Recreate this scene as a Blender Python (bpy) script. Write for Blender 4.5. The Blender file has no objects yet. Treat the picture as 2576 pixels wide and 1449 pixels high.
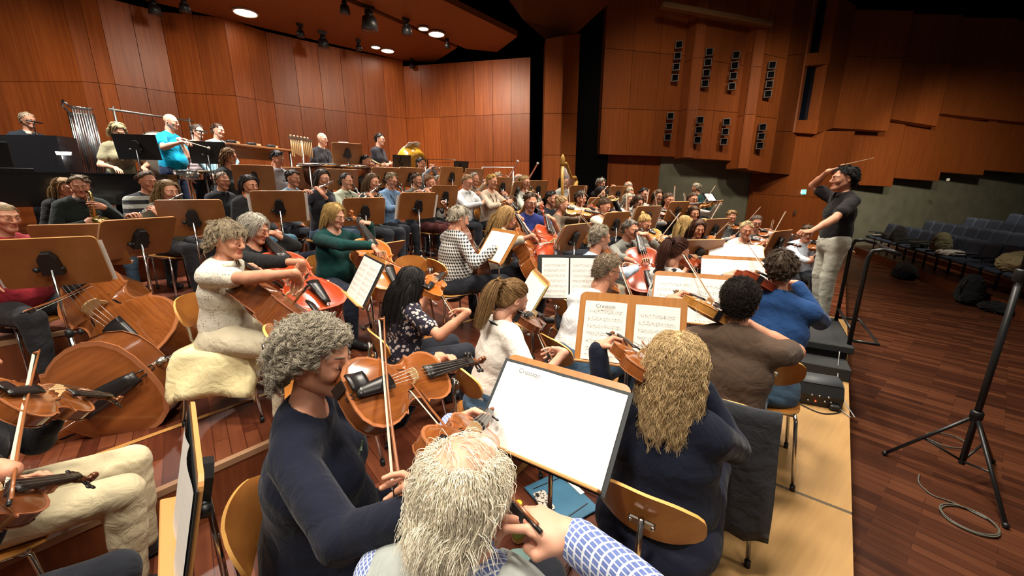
import bpy, math, random
import numpy as np
from mathutils import Vector, Matrix, noise

# ------------------------------------------------------------------ camera, world, lights, exposure
SC = bpy.context.scene
COL = SC.collection
FPX, IW, IH = 1000.0, 2576.0, 1449.0
CH = 1.75
PITCH = math.radians(14.0)
CP, SP = math.cos(PITCH), math.sin(PITCH)
cam_d = bpy.data.cameras.new('camera')
cam_d.sensor_width = 36.0
cam_d.lens = 36.0 * FPX / IW
cam_d.clip_start = 0.02
cam_d.clip_end = 200
cam = bpy.data.objects.new('camera', cam_d)
COL.objects.link(cam)
cam.location = (0, 0, CH)
cam.rotation_euler = (math.pi / 2 - PITCH, 0, 0)
SC.camera = cam
SC.view_settings.view_transform = 'Standard'
SC.view_settings.look = 'None'
SC.view_settings.gamma = 1.0
SC.view_settings.use_curve_mapping = False
SC.view_settings.exposure = 0.3
SC.cycles.max_bounces = 5
SC.cycles.diffuse_bounces = 3
SC.cycles.glossy_bounces = 2
SC.cycles.transmission_bounces = 4
SC.cycles.caustics_reflective = False
SC.cycles.caustics_refractive = False
SC.cycles.use_adaptive_sampling = True
SC.cycles.adaptive_threshold = 0.02
SC.cycles.sample_clamp_indirect = 4.0

wd = bpy.data.worlds.new('world')
SC.world = wd
wd.use_nodes = True
wd.node_tree.nodes['Background'].inputs[0].default_value = (1.0, 0.88, 0.75, 1)
wd.node_tree.nodes['Background'].inputs[1].default_value = 0.075


def PX(u, v, t):
    x = (u - IW / 2) / FPX
    y = (IH / 2 - v) / FPX
    return Vector((x * t, t * (CP + y * SP), CH + t * (-SP + y * CP)))


_TX = (0, 1.8, 2.3, 2.7, 3.2, 4.0, 4.7, 5.5, 6.5, 7.5, 9, 20)
_TF = (1, 1.0, 1.04, 1.08, 1.14, 1.16, 1.15, 1.13, 1.10, 1.08, 1.05, 1)


def PS(u, v, t):
    """PX with the first distance estimates of the seated rows stretched to their measured depth"""
    return PX(u, v, t * float(np.interp(t, _TX, _TF)))


def ON(u, v, z):
    """point of the horizontal plane z seen at a pixel"""
    y = (IH / 2 - v) / FPX
    return PX(u, v, (z - CH) / (-SP + y * CP))


def zat(xy, v):
    y = (IH / 2 - v) / FPX
    return CH + xy[1] / (CP + y * SP) * (-SP + y * CP)


AZ = math.radians(39.0)                       # direction of the stage edge
EX, EY = math.sin(AZ), math.cos(AZ)


def ST(e, n, z=0.0):
    return Vector((EX * e - EY * n, EY * e + EX * n, z))


def en(p):
    return (p[0] * EX + p[1] * EY, -p[0] * EY + p[1] * EX)


def light(name, kind, loc, energy, target=None, color=(1, .9, .76), size=.25, angle=100, blend=.6):
    d = bpy.data.lights.new(name, kind)
    d.energy = energy
    d.color = color
    if kind == 'SPOT':
        d.spot_size = math.radians(angle)
        d.spot_blend = blend
        d.shadow_soft_size = size
    elif kind == 'AREA':
        d.shape = 'DISK'
        d.size = size
    o = bpy.data.objects.new(name, d)
    COL.objects.link(o)
    o.location = loc
    tgt = Vector(target) if target else Vector(loc) - Vector((0, 0, 1))
    o.rotation_euler = (tgt - Vector(loc)).to_track_quat('-Z', 'Y').to_euler()
    return o


# stage lamps: a grid of ceiling spots over the orchestra (the ones out of frame hang above the camera)
CEIL = 4.85
for (e, n, w) in [(-1.5, 1.2, 260), (1.0, .6, 260), (3.6, .9, 300), (6.4, .9, 300), (9.4, 1.2, 260),
                  (-1.0, 3.4, 120), (1.4, 3.2, 150), (4.0, 3.3, 215), (6.8, 3.4, 260), (9.2, 3.6, 200)]:
    p = ST(e, n, 5.6)
    light('stage_spot', 'SPOT', p, w * 2.6, (p.x, p.y, 0), size=.4, angle=95, blend=.7)
for (e, n, w) in [(1.0, 7.2, 330), (3.2, 7.2, 280), (5.4, 7.0, 240), (-1.2, 7.6, 300)]:
    p = ST(e, n + .4, 4.9)
    light('riser_spot', 'SPOT', p, w * 2.7, (p.x, p.y, 0), color=(1, .95, .88), size=.12, angle=105, blend=.6)
for (e, n, te, tn, tz, w) in [(5.4, 6.6, 5.5, 9.3, 2.4, 240), (2.6, 7.6, 1.9, 10.2, 2.4, 200), (5.8, 6.2, 8.6, 7.4, 1.9, 460), (.4, 8.4, -.9, 11.6, 2.3, 330), (-1.6, 9.0, -2.6, 12.2, 2.3, 300)]:
    light('wall_spot', 'SPOT', ST(e, n, 4.9), w, ST(te, tn, tz), color=(1, .86, .68), size=.15, angle=105, blend=.9)
for (e, n, te, tn, w) in [(-1.5, -3.0, .5, 3.0, 420), (3.0, -3.6, 3.0, 3.0, 480), (8.0, -3.4, 6.5, 2.6, 480)]:  # fill added from the hall side to lift dark faces, no actual lamps there
    light('front_fill', 'SPOT', ST(e, n, 6.2), w, ST(te, tn, .6), size=.4, angle=62, blend=.8)
# hall side: dim spots that wash the panelled wall and the seats
for (p, tg, w, an) in [((3.0, 7.0, 6.3), (4.6, 11.6, 3.2), 520, 76), ((6.0, 8.0, 5.6), (8.6, 13.0, 2.6), 520, 74), ((9.0, 9.0, 5.0), (12.0, 14.0, 1.9), 560, 74),
                        ((12.0, 10.0, 4.6), (16.0, 15.4, 1.2), 640, 78), ((10.5, 8.0, 6.0), (12.5, 11.0, 0), 560, 70), ((5.2, 2.2, 6.5), (5.6, 3.2, -.4), 110, 88)]:
    light('hall_spot', 'SPOT', p, w, tg, color=(1, .84, .62), size=.25, angle=an, blend=.95)

# ------------------------------------------------------------------ object helpers


def put(o, label=None, cat=None, group=None, kind=None, parent=None):
    COL.objects.link(o)
    if parent is not None:
        o.parent = parent
    if label:
        o['label'] = label
    if cat:
        o['category'] = cat
    if group:
        o['group'] = group
    if kind:
        o['kind'] = kind
    return o


def empty(name, mat=None, label=None, cat=None, group=None):
    o = bpy.data.objects.new(name, None)
    o.empty_display_size = .1
    if mat is not None:
        o.matrix_world = mat
    return put(o, label, cat, group)


def TR(x, y, z, az=0.0):
    """stand at x,y,z with local +Y looking towards azimuth az (degrees, 0 = away from camera, 90 = image right)"""
    return Matrix.Translation((x, y, z)) @ Matrix.Rotation(-math.radians(az), 4, 'Z')


def frame(o, X, Y, Z):
    m = Matrix.Identity(4)
    for i, a in enumerate((X, Y, Z)):
        for j in range(3):
            m[j][i] = a[j]
    for j in range(3):
        m[j][3] = o[j]
    return m


def yframe(o, Y, Zhint):
    """matrix at o with local Y along Y and local Z as close to Zhint as it gets"""
    Y = Vector(Y).normalized()
    Z = Vector(Zhint)
    Z = (Z - Y * Z.dot(Y))
    if Z.length < 1e-6:
        Z = Y.orthogonal()
    Z.normalize()
    X = Y.cross(Z)
    return frame(o, X, Y, Z)


class MB:
    """collects vertices and faces of one mesh"""

    def __init__(self):
        self.v, self.f, self.m, self.s = [], [], [], []

    def add(self, vs, fs, mat=0, smooth=True):
        b = len(self.v)
        self.v.extend([tuple(p) for p in vs])
        for f in fs:
            self.f.append([i + b for i in f])
            self.m.append(mat)
            self.s.append(smooth)
        return self

    def box(self, c, s, mat=0, rot=None, bev=0.0):
        hx, hy, hz = s[0] / 2, s[1] / 2, s[2] / 2
        if bev > 0:
            b = min(bev, hx * .9, hy * .9, hz * .9)
            vs, fs = [], []
            lay = [(-hz, b), (-hz + b, 0), (hz - b, 0), (hz, b)]
            for z, i in lay:
                X, Y = hx - i, hy - i
                bb = b if i == 0 else b * .6
                for (x, y) in [(-X + bb, -Y), (X - bb, -Y), (X, -Y + bb), (X, Y - bb), (X - bb, Y), (-X + bb, Y), (-X, Y - bb), (-X, -Y + bb)]:
                    vs.append((x, y, z))
            for l in range(3):
                for k in range(8):
                    a, d = l * 8 + k, l * 8 + (k + 1) % 8
                    fs.append((a, d, d + 8, a + 8))
            fs.append(tuple(range(7, -1, -1)))
            fs.append(tuple(range(24, 32)))
        else:
            vs = [(x, y, z) for z in (-hz, hz) for (x, y) in ((-hx, -hy), (hx, -hy), (hx, hy), (-hx, hy))]
            fs = [(3, 2, 1, 0), (4, 5, 6, 7), (0, 1, 5, 4), (1, 2, 6, 5), (2, 3, 7, 6), (3, 0, 4, 7)]
        c = Vector(c)
        if rot is not None:
            vs = [rot @ Vector(p) + c for p in vs]
        else:
            vs = [Vector(p) + c for p in vs]
        return self.add(vs, fs, mat, False)

    def tube(self, pts, r, seg=8, mat=0, caps=True, closed=False, flat=None):
        pts = [Vector(p) for p in pts]
        n = len(pts)
        rr = list(r) if hasattr(r, '__len__') else [r] * n
        vs, fs = [], []
        N = None
        for i in range(n):
            if closed:
                d = pts[(i + 1) % n] - pts[i - 1]
            else:
                d = pts[min(i + 1, n - 1)] - pts[max(i - 1, 0)]
            if d.length < 1e-9:
                d = Vector((0, 0, 1))
            d.normalize()
            if N is None:
                N = d.orthogonal().normalized() if flat is None else Vector(flat)
            N = N - d * N.dot(d)
            if N.length < 1e-6:
                N = d.orthogonal()
            N.normalize()
            B = d.cross(N)
            for k in range(seg):
                a = 2 * math.pi * k / seg
                vs.append(pts[i] + (N * math.cos(a) + B * math.sin(a)) * rr[i])
        m = n if closed else n - 1
        for i in range(m):
            j = (i + 1) % n
            for k in range(seg):
                l = (k + 1) % seg
                fs.append((i * seg + k, i * seg + l, j * seg + l, j * seg + k))
        if caps and not closed:
            fs.append(tuple(range(seg - 1, -1, -1)))
            fs.append(tuple((n - 1) * seg + k for k in range(seg)))
        return self.add(vs, fs, mat, True)

    def lathe(self, prof, seg=16, mat=0, o=(0, 0, 0), axis='Z', smooth=True):
        vs, fs = [], []
        o = Vector(o)
        for (r, z) in prof:
            for k in range(seg):
                a = 2 * math.pi * k / seg
                x, y = r * math.cos(a), r * math.sin(a)
                p = {'Z': (x, y, z), 'Y': (y, z, x), 'X': (z, x, y)}[axis]
                vs.append(Vector(p) + o)
        for i in range(len(prof) - 1):
            for k in range(seg):
                l = (k + 1) % seg
                fs.append((i * seg + k, i * seg + l, (i + 1) * seg + l, (i + 1) * seg + k))
        fs.append(tuple(range(seg - 1, -1, -1)))
        fs.append(tuple((len(prof) - 1) * seg + k for k in range(seg)))
        return self.add(vs, fs, mat, smooth)

    def prism(self, poly, z0, z1, mat=0, M=None):
        n = len(poly)
        vs = [Vector((p[0], p[1], z0)) for p in poly] + [Vector((p[0], p[1], z1)) for p in poly]
        if M is not None:
            vs = [M @ p for p in vs]
        fs = [tuple(range(n - 1, -1, -1)), tuple(range(n, 2 * n))]
        fs += [(i, (i + 1) % n, n + (i + 1) % n, n + i) for i in range(n)]
        return self.add(vs, fs, mat, False)

    def ball(self, c, r, seg=12, rings=8, mat=0, M=None):
        r = r if hasattr(r, '__len__') else (r, r, r)
        vs, fs = [], []
        for i in range(rings + 1):
            th = math.pi * i / rings
            for k in range(seg):
                a = 2 * math.pi * k / seg
                p = Vector((r[0] * math.sin(th) * math.cos(a), r[1] * math.sin(th) * math.sin(a), r[2] * math.cos(th)))
                vs.append((M @ p if M is not None else p) + Vector(c))
        for i in range(rings):
            for k in range(seg):
                l = (k + 1) % seg
                fs.append((i * seg + k, (i + 1) * seg + k, (i + 1) * seg + l, i * seg + l))
        return self.add(vs, fs, mat, True)

    def grid(self, P, mat=0, smooth=True, thick=0.0):
        """P: rows of points; a sheet, given a thickness"""
        R, C = len(P), len(P[0])
        vs = [Vector(p) for row in P for p in row]
        fs = [(i * C + j, i * C + j + 1, (i + 1) * C + j + 1, (i + 1) * C + j) for i in range(R - 1) for j in range(C - 1)]
        if thick:
            nn = [Vector() for _ in vs]
            for f in fs:
                a, b, c, d = (vs[i] for i in f)
                q = (c - a).cross(d - b)
                for i in f:
                    nn[i] += q
            nn = [q.normalized() if q.length > 0 else Vector((0, 0, 1)) for q in nn]
            k = len(vs)
            vs = vs + [vs[i] - nn[i] * thick for i in range(k)]
            fs = fs + [tuple(i + k for i in reversed(f)) for f in fs]
            rim = [j for j in range(C)] + [i * C + C - 1 for i in range(1, R)] + [(R - 1) * C + j for j in range(C - 2, -1, -1)] + [i * C for i in range(R - 2, 0, -1)]
            for i in range(len(rim)):
                a, b = rim[i], rim[(i + 1) % len(rim)]
                fs.append((b, a, a + k, b + k))
        return self.add(vs, fs, mat, smooth)

    def mesh(self, name, mats):
        me = bpy.data.meshes.new(name)
        me.from_pydata(self.v, [], self.f)
        for m in (mats if isinstance(mats, (list, tuple)) else [mats]):
            me.materials.append(m)
        me.polygons.foreach_set('material_index', self.m)
        me.polygons.foreach_set('use_smooth', self.s)
        me.update()
        return me

    def build(self, name, mats, parent=None, **kw):
        return put(bpy.data.objects.new(name, self.mesh(name, mats)), parent=parent, **kw)


def sharp(me, ang=40):
    me.set_sharp_from_angle(angle=math.radians(ang))
    return me


def inst(tree, M, name, label, cat, group=None):
    """one copy of a template: tree = list of (part name, mesh, [sub-parts])"""
    root = empty(name, M, label, cat, group)
    for (pn, me, subs) in tree:
        o = put(bpy.data.objects.new(pn, me), parent=root)
        for (sn, sm) in subs:
            put(bpy.data.objects.new(sn, sm), parent=o)
    return root


# ------------------------------------------------------------------ materials
_mc = {}


def nodes_of(name):
    m = bpy.data.materials.new(name)
    m.use_nodes = True
    nt = m.node_tree
    return m, nt, nt.nodes['Principled BSDF'], nt.links.new


def c4(c):
    return (c[0], c[1], c[2], 1)


def mat(name, col, rough=.5, metal=0.0, coat=0.0, emit=0.0, spec=.5, var=0.0, vscale=8, bump=0.0, bscale=60, alpha=1, trans=0.0):
    key = ('m', name, tuple(col), rough, metal)
    if key in _mc:
        return _mc[key]
    m, nt, b, L = nodes_of(name)
    b.inputs['Base Color'].default_value = c4(col)
    b.inputs['Roughness'].default_value = rough
    b.inputs['Metallic'].default_value = metal
    b.inputs['Specular IOR Level'].default_value = spec
    b.inputs['Coat Weight'].default_value = coat
    if trans:
        b.inputs['Transmission Weight'].default_value = trans
    if emit:
        b.inputs['Emission Color'].default_value = c4(col)
        b.inputs['Emission Strength'].default_value = emit
    if var or bump:
        tc = nt.nodes.new('ShaderNodeTexCoord')
        nz = nt.nodes.new('ShaderNodeTexNoise')
        nz.inputs['Scale'].default_value = vscale
        nz.inputs['Detail'].default_value = 4
        L(tc.outputs['Object'], nz.inputs['Vector'])
        if var:
            mx = nt.nodes.new('ShaderNodeMix')
            mx.data_type = 'RGBA'
            mx.inputs[6].default_value = c4([max(0, x * (1 - var)) for x in col])
            mx.inputs[7].default_value = c4([min(1, x * (1 + var)) for x in col])
            L(nz.outputs['Fac'], mx.inputs[0])
            L(mx.outputs[2], b.inputs['Base Color'])
        if bump:
            n2 = nt.nodes.new('ShaderNodeTexNoise')
            n2.inputs['Scale'].default_value = bscale
            n2.inputs['Detail'].default_value = 3
            L(tc.outputs['Object'], n2.inputs['Vector'])
            bp = nt.nodes.new('ShaderNodeBump')
            bp.inputs['Strength'].default_value = bump
            bp.inputs['Distance'].default_value = .02
            L(n2.outputs['Fac'], bp.inputs['Height'])
            L(bp.outputs[0], b.inputs['Normal'])
    _mc[key] = m
    return m


def wood(name, c1, c2, scale=(1, 1, 1), rough=.4, coat=0.0, spec=.5, coord='Object', rot=0.0, panel=0.0, darkline=None):
    """wood grain: streaks stretched along local Z (scale sets the stretch); panel > 0 changes tone per board of that width"""
    key = ('w', name)
    if key in _mc:
        return _mc[key]
    m, nt, b, L = nodes_of(name)
    tc = nt.nodes.new('ShaderNodeTexCoord')
    mp = nt.nodes.new('ShaderNodeMapping')
    mp.inputs['Scale'].default_value = scale
    mp.inputs['Rotation'].default_value = (0, 0, rot)
    L(tc.outputs[coord], mp.inputs['Vector'])
    nz = nt.nodes.new('ShaderNodeTexNoise')
    nz.inputs['Scale'].default_value = 1.0
    nz.inputs['Detail'].default_value = 6
    nz.inputs['Roughness'].default_value = .65
    L(mp.outputs[0], nz.inputs['Vector'])
    rp = nt.nodes.new('ShaderNodeValToRGB')
    rp.color_ramp.elements[0].position = .32
    rp.color_ramp.elements[1].position = .68
    rp.color_ramp.elements[0].color = c4(c1)
    rp.color_ramp.elements[1].color = c4(c2)
    L(nz.outputs['Fac'], rp.inputs['Fac'])
    L(rp.outputs[0], b.inputs['Base Color'])
    b.inputs['Roughness'].default_value = rough
    b.inputs['Coat Weight'].default_value = coat
    b.inputs['Coat Roughness'].default_value = .1
    b.inputs['Specular IOR Level'].default_value = spec
    _mc[key] = m
    return m


def parquet(name, cols, rot, plank=(1.2, .07), rough=.35, spec=.5, mortar=.004, wear=.0):
    m, nt, b, L = nodes_of(name)
    tc = nt.nodes.new('ShaderNodeTexCoord')
    mp = nt.nodes.new('ShaderNodeMapping')
    mp.inputs['Rotation'].default_value = (0, 0, rot)
    L(tc.outputs['Object'], mp.inputs['Vector'])
    br = nt.nodes.new('ShaderNodeTexBrick')
    br.inputs['Color1'].default_value = (0, 0, 0, 1)
    br.inputs['Color2'].default_value = (1, 1, 1, 1)
    br.inputs['Mortar'].default_value = (.0, .0, .0, 1)
    br.inputs['Scale'].default_value = 1
    br.inputs['Brick Width'].default_value = plank[0]
    br.inputs['Row Height'].default_value = plank[1]
    br.inputs['Mortar Size'].default_value = mortar
    br.offset_frequency = 2
    br.offset = .37
    L(mp.outputs[0], br.inputs['Vector'])
    m2 = nt.nodes.new('ShaderNodeMapping')
    m2.inputs['Scale'].default_value = (2.5, 40, 1)
    L(mp.outputs[0], m2.inputs['Vector'])
    nz = nt.nodes.new('ShaderNodeTexNoise')
    nz.inputs['Scale'].default_value = 1
    nz.inputs['Detail'].default_value = 5
    L(m2.outputs[0], nz.inputs['Vector'])
    n3 = nt.nodes.new('ShaderNodeTexNoise')
    n3.inputs['Scale'].default_value = .9
    n3.inputs['Detail'].default_value = 3
    L(mp.outputs[0], n3.inputs['Vector'])
    add = nt.nodes.new('ShaderNodeMath')
    add.operation = 'MULTIPLY_ADD'
    add.inputs[1].default_value = .55
    L(br.outputs['Color'], add.inputs[0])
    sc = nt.nodes.new('ShaderNodeMath')
    sc.operation = 'MULTIPLY'
    sc.inputs[1].default_value = .45
    L(nz.outputs['Fac'], sc.inputs[0])
    L(sc.outputs[0], add.inputs[2])
    a2 = nt.nodes.new('ShaderNodeMath')
    a2.operation = 'MULTIPLY_ADD'
    a2.inputs[1].default_value = .35
    L(n3.outputs['Fac'], a2.inputs[0])
    L(add.outputs[0], a2.inputs[2])
    rp = nt.nodes.new('ShaderNodeValToRGB')
    e = rp.color_ramp.elements
    e[0].position, e[1].position = .25, .95
    e[0].color, e[1].color = c4(cols[0]), c4(cols[2])
    q = e.new(.6)
    q.color = c4(cols[1])
    L(a2.outputs[0], rp.inputs['Fac'])
    if wear:
        n4 = nt.nodes.new('ShaderNodeTexNoise')
        n4.inputs['Scale'].default_value = 5
        n4.inputs['Detail'].default_value = 8
        n4.inputs['Roughness'].default_value = .75
        m3 = nt.nodes.new('ShaderNodeMapping')
        m3.inputs['Scale'].default_value = (.6, 3, 1)
        L(mp.outputs[0], m3.inputs['Vector'])
        L(m3.outputs[0], n4.inputs['Vector'])
        r4 = nt.nodes.new('ShaderNodeValToRGB')
        r4.color_ramp.elements[0].position = .66
        r4.color_ramp.elements[1].position = .76
        r4.color_ramp.elements[0].color = (0, 0, 0, 1)
        r4.color_ramp.elements[1].color = (wear, wear, wear, 1)
        L(n4.outputs['Fac'], r4.inputs['Fac'])
        mx = nt.nodes.new('ShaderNodeMix')
        mx.data_type = 'RGBA'
        mx.inputs[7].default_value = (.34, .2, .13, 1)
        L(r4.outputs[0], mx.inputs[0])
        L(rp.outputs[0], mx.inputs[6])
        L(mx.outputs[2], b.inputs['Base Color'])
    else:
        L(rp.outputs[0], b.inputs['Base Color'])
    b.inputs['Roughness'].default_value = rough
    b.inputs['Specular IOR Level'].default_value = spec
    return m


def cloth(col, pat=None, col2=None, sc=1.0):
    """fabric; pat: stripes / vstripes / dots / floral / hound / plaid"""
    key = ('c', tuple(col), pat, tuple(col2) if col2 else None, sc)
    if key in _mc:
        return _mc[key]
    m, nt, b, L = nodes_of('fabric')
    b.inputs['Roughness'].default_value = .88
    b.inputs['Specular IOR Level'].default_value = .15
    b.inputs['Sheen Weight'].default_value = .08
    tc = nt.nodes.new('ShaderNodeTexCoord')
    nz = nt.nodes.new('ShaderNodeTexNoise')
    nz.inputs['Scale'].default_value = 14
    nz.inputs['Detail'].default_value = 3
    nz.inputs['Distortion'].default_value = .8
    L(tc.outputs['Object'], nz.inputs['Vector'])
    bp = nt.nodes.new('ShaderNodeBump')
    bp.inputs['Strength'].default_value = .35
    bp.inputs['Distance'].default_value = .03
    L(nz.outputs['Fac'], bp.inputs['Height'])
    L(bp.outputs[0], b.inputs['Normal'])
    mx = nt.nodes.new('ShaderNodeMix')
    mx.data_type = 'RGBA'
    mx.inputs[6].default_value = c4(col)
    L(mx.outputs[2], b.inputs['Base Color'])
    if pat is None:
        mx.inputs[7].default_value = c4([min(1, x * 1.12) for x in col])
        L(nz.outputs['Fac'], mx.inputs[0])
    else:
        mx.inputs[7].default_value = c4(col2)

        def mth(op, a, bb=None):
            n = nt.nodes.new('ShaderNodeMath')
            n.operation = op
            for i, q in enumerate((a, bb)):
                if q is None:
                    continue
                if isinstance(q, (int, float)):
                    n.inputs[i].default_value = q
                else:
                    L(q, n.inputs[i])
            return n.outputs[0]
        sx = nt.nodes.new('ShaderNodeSeparateXYZ')
        L(tc.outputs['Object'], sx.inputs[0])
        X, Y, Z = sx.outputs
        if pat == 'stripes':
            fr = mth('FRACT', mth('MULTIPLY', Z, 14 * sc))
            fac = mth('GREATER_THAN', fr, .5)
        elif pat == 'vstripes':
            fr = mth('FRACT', mth('MULTIPLY', mth('ADD', X, mth('MULTIPLY', Y, .6)), 26 * sc))
            fac = mth('GREATER_THAN', fr, .62)
        elif pat == 'plaid':
            q = mth('ADD', mth('ADD', X, Y), Z)
            w = mth('ADD', mth('SUBTRACT', X, Y), mth('MULTIPLY', Z, .3))
            f1 = mth('LESS_THAN', mth('FRACT', mth('MULTIPLY', q, 60 * sc)), .25)
            f2 = mth('LESS_THAN', mth('FRACT', mth('MULTIPLY', w, 60 * sc)), .25)
            fac = mth('MAXIMUM', f1, f2)
        elif pat == 'dots':
            vo = nt.nodes.new('ShaderNodeTexVoronoi')
            vo.inputs['Scale'].default_value = 58 * sc
            vo.inputs['Randomness'].default_value = .25
            L(tc.outputs['Object'], vo.inputs['Vector'])
            fac = mth('LESS_THAN', vo.outputs['Distance'], .2)
        elif pat == 'floral':
            vo = nt.nodes.new('ShaderNodeTexVoronoi')
            vo.inputs['Scale'].default_value = 34 * sc
            L(tc.outputs['Object'], vo.inputs['Vector'])
            n2 = nt.nodes.new('ShaderNodeTexNoise')
            n2.inputs['Scale'].default_value = 45 * sc
            L(tc.outputs['Object'], n2.inputs['Vector'])
            fac = mth('GREATER_THAN', mth('SUBTRACT', n2.outputs['Fac'], vo.outputs['Distance']), .12)
        else:  # hound: broken checks
            q = mth('MULTIPLY', mth('ADD', X, mth('MULTIPLY', Y, .7)), 34 * sc)
            w = mth('MULTIPLY', Z, 34 * sc)
            a = mth('GREATER_THAN', mth('FRACT', mth('ADD', q, mth('MULTIPLY', w, .5))), .5)
            c = mth('GREATER_THAN', mth('FRACT', w), .5)
            d = mth('GREATER_THAN', mth('FRACT', mth('SUBTRACT', mth('MULTIPLY', q, 2), w)), .5)
            fac = mth('MAXIMUM', mth('MULTIPLY', a, c), mth('MULTIPLY', mth('MULTIPLY', d, c), .9))
            fac = mth('MAXIMUM', fac, mth('MULTIPLY', mth('MULTIPLY', a, d), .9))
        L(fac, mx.inputs[0])
    _mc[key] = m
    return m


def skin(col):
    key = ('s', tuple(col))
    if key in _mc:
        return _mc[key]
    m, nt, b, L = nodes_of('skin')
    tc = nt.nodes.new('ShaderNodeTexCoord')
    nz = nt.nodes.new('ShaderNodeTexNoise')
    nz.inputs['Scale'].default_value = 16
    nz.inputs['Detail'].default_value = 4
    L(tc.outputs['Object'], nz.inputs['Vector'])
    mx = nt.nodes.new('ShaderNodeMix')
    mx.data_type = 'RGBA'
    mx.inputs[6].default_value = c4(col)
    mx.inputs[7].default_value = c4((col[0] * .92, col[1] * .72, col[2] * .66))
    L(nz.outputs['Fac'], mx.inputs[0])
    L(mx.outputs[2], b.inputs['Base Color'])
    b.inputs['Roughness'].default_value = .5
    b.inputs['Specular IOR Level'].default_value = .35
    _mc[key] = m
    return m


def hairmat(col):
    key = ('h', tuple(col))
    if key in _mc:
        return _mc[key]
    m, nt, b, L = nodes_of('hair')
    tc = nt.nodes.new('ShaderNodeTexCoord')
    nz = nt.nodes.new('ShaderNodeTexNoise')
    nz.inputs['Scale'].default_value = 60
    nz.inputs['Detail'].default_value = 5
    L(tc.outputs['Object'], nz.inputs['Vector'])
    rp = nt.nodes.new('ShaderNodeValToRGB')
    rp.color_ramp.elements[0].position = .3
    rp.color_ramp.elements[1].position = .7
    rp.color_ramp.elements[0].color = c4([x * .68 for x in col])
    rp.color_ramp.elements[1].color = c4([min(1, x * 1.2) for x in col])
    L(nz.outputs['Fac'], rp.inputs['Fac'])
    L(rp.outputs[0], b.inputs['Base Color'])
    b.inputs['Roughness'].default_value = .6
    b.inputs['Specular IOR Level'].default_value = .25
    _mc[key] = m
    return m


def paper(name='printed_paper', ink=.55):
    """white page with staves (UV: 0-1 over one page)"""
    key = ('p', name)
    if key in _mc:
        return _mc[key]
    m, nt, b, L = nodes_of(name)
    uv = nt.nodes.new('ShaderNodeUVMap')
    sx = nt.nodes.new('ShaderNodeSeparateXYZ')
    L(uv.outputs[0], sx.inputs[0])
    U, V = sx.outputs[0], sx.outputs[1]

    def mth(op, a, bb=None):
        n = nt.nodes.new('ShaderNodeMath')
        n.operation = op
        for i, q in enumerate((a, bb)):
            if q is None:
                continue
            if isinstance(q, (int, float)):
                n.inputs[i].default_value = q
            else:
                L(q, n.inputs[i])
        return n.outputs[0]
    row = mth('FRACT', mth('MULTIPLY', V, 8))
    instaff = mth('MULTIPLY', mth('GREATER_THAN', row, .3), mth('LESS_THAN', row, .7))
    line = mth('LESS_THAN', mth('FRACT', mth('MULTIPLY', mth('SUBTRACT', row, .3), 10.5)), .2)
    nz = nt.nodes.new('ShaderNodeTexNoise')
    nz.inputs['Scale'].default_value = 1
    nz.inputs['Detail'].default_value = 2
    mp = nt.nodes.new('ShaderNodeMapping')
    mp.inputs['Scale'].default_value = (46, 60, 1)
    L(uv.outputs[0], mp.inputs['Vector'])
    L(mp.outputs[0], nz.inputs['Vector'])
    notes = mth('MULTIPLY', mth('GREATER_THAN', nz.outputs['Fac'], .60), mth('MULTIPLY', mth('GREATER_THAN', row, .22), mth('LESS_THAN', row, .8)))
    ma = mth('MULTIPLY', mth('MULTIPLY', mth('GREATER_THAN', U, .09), mth('LESS_THAN', U, .91)), mth('MULTIPLY', mth('GREATER_THAN', V, .06), mth('LESS_THAN', V, .86)))
    fac = mth('MULTIPLY', mth('MULTIPLY', mth('MAXIMUM', mth('MULTIPLY', mth('MULTIPLY', line, instaff), .6), notes), ma), ink)
    mx = nt.nodes.new('ShaderNodeMix')
    mx.data_type = 'RGBA'
    mx.inputs[6].default_value = (.80, .78, .74, 1)
    mx.inputs[7].default_value = (.05, .05, .05, 1)
    L(fac, mx.inputs[0])
    L(mx.outputs[2], b.inputs['Base Color'])
    b.inputs['Roughness'].default_value = .7
    b.inputs['Specular IOR Level'].default_value = .2
    _mc[key] = m
    return m


BLACK = mat('black_plastic', (.008, .008, .009), .45)
BLACKM = mat('black_metal', (.012, .012, .013), .38, spec=.5)
VOID = mat('black_drape', (.004, .004, .005), .95, spec=.1)
CHROME = mat('chrome_steel', (.62, .6, .57), .18, 1.0)
DULL = mat('dull_steel', (.35, .33, .3), .35, 1.0)
SILVER = mat('silver_plate', (.75, .73, .7), .2, 1.0)
BRASS = mat('lacquered_brass', (.72, .46, .14), .22, 1.0)
EBONY = mat('ebony', (.012, .010, .010), .3, spec=.5)
PLY = wood('plywood_veneer', (.30, .10, .018), (.43, .17, .035), (3, 30, 3), .32, coat=.3)
PLYEDGE = mat('plywood_edge', (.72, .38, .10), .5)
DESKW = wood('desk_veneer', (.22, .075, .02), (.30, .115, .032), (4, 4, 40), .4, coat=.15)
DESK_LIT = wood('desk_front_lit', (.36, .14, .028), (.48, .20, .045), (40, 4, 4), .35, coat=.2)  # same veneer on the page side, its lit look painted as a lighter tone
DESKE = mat('desk_edge', (.52, .25, .08), .5)
PAPER = paper('printed_paper', .95)
PAPERF = paper('faint_printed_paper', .12)
BLANK = mat('white_paper', (.84, .83, .8), .7, spec=.2)
WHITE = mat('white_plastic', (.75, .74, .7), .4)
# ------------------------------------------------------------------ the setting


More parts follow.
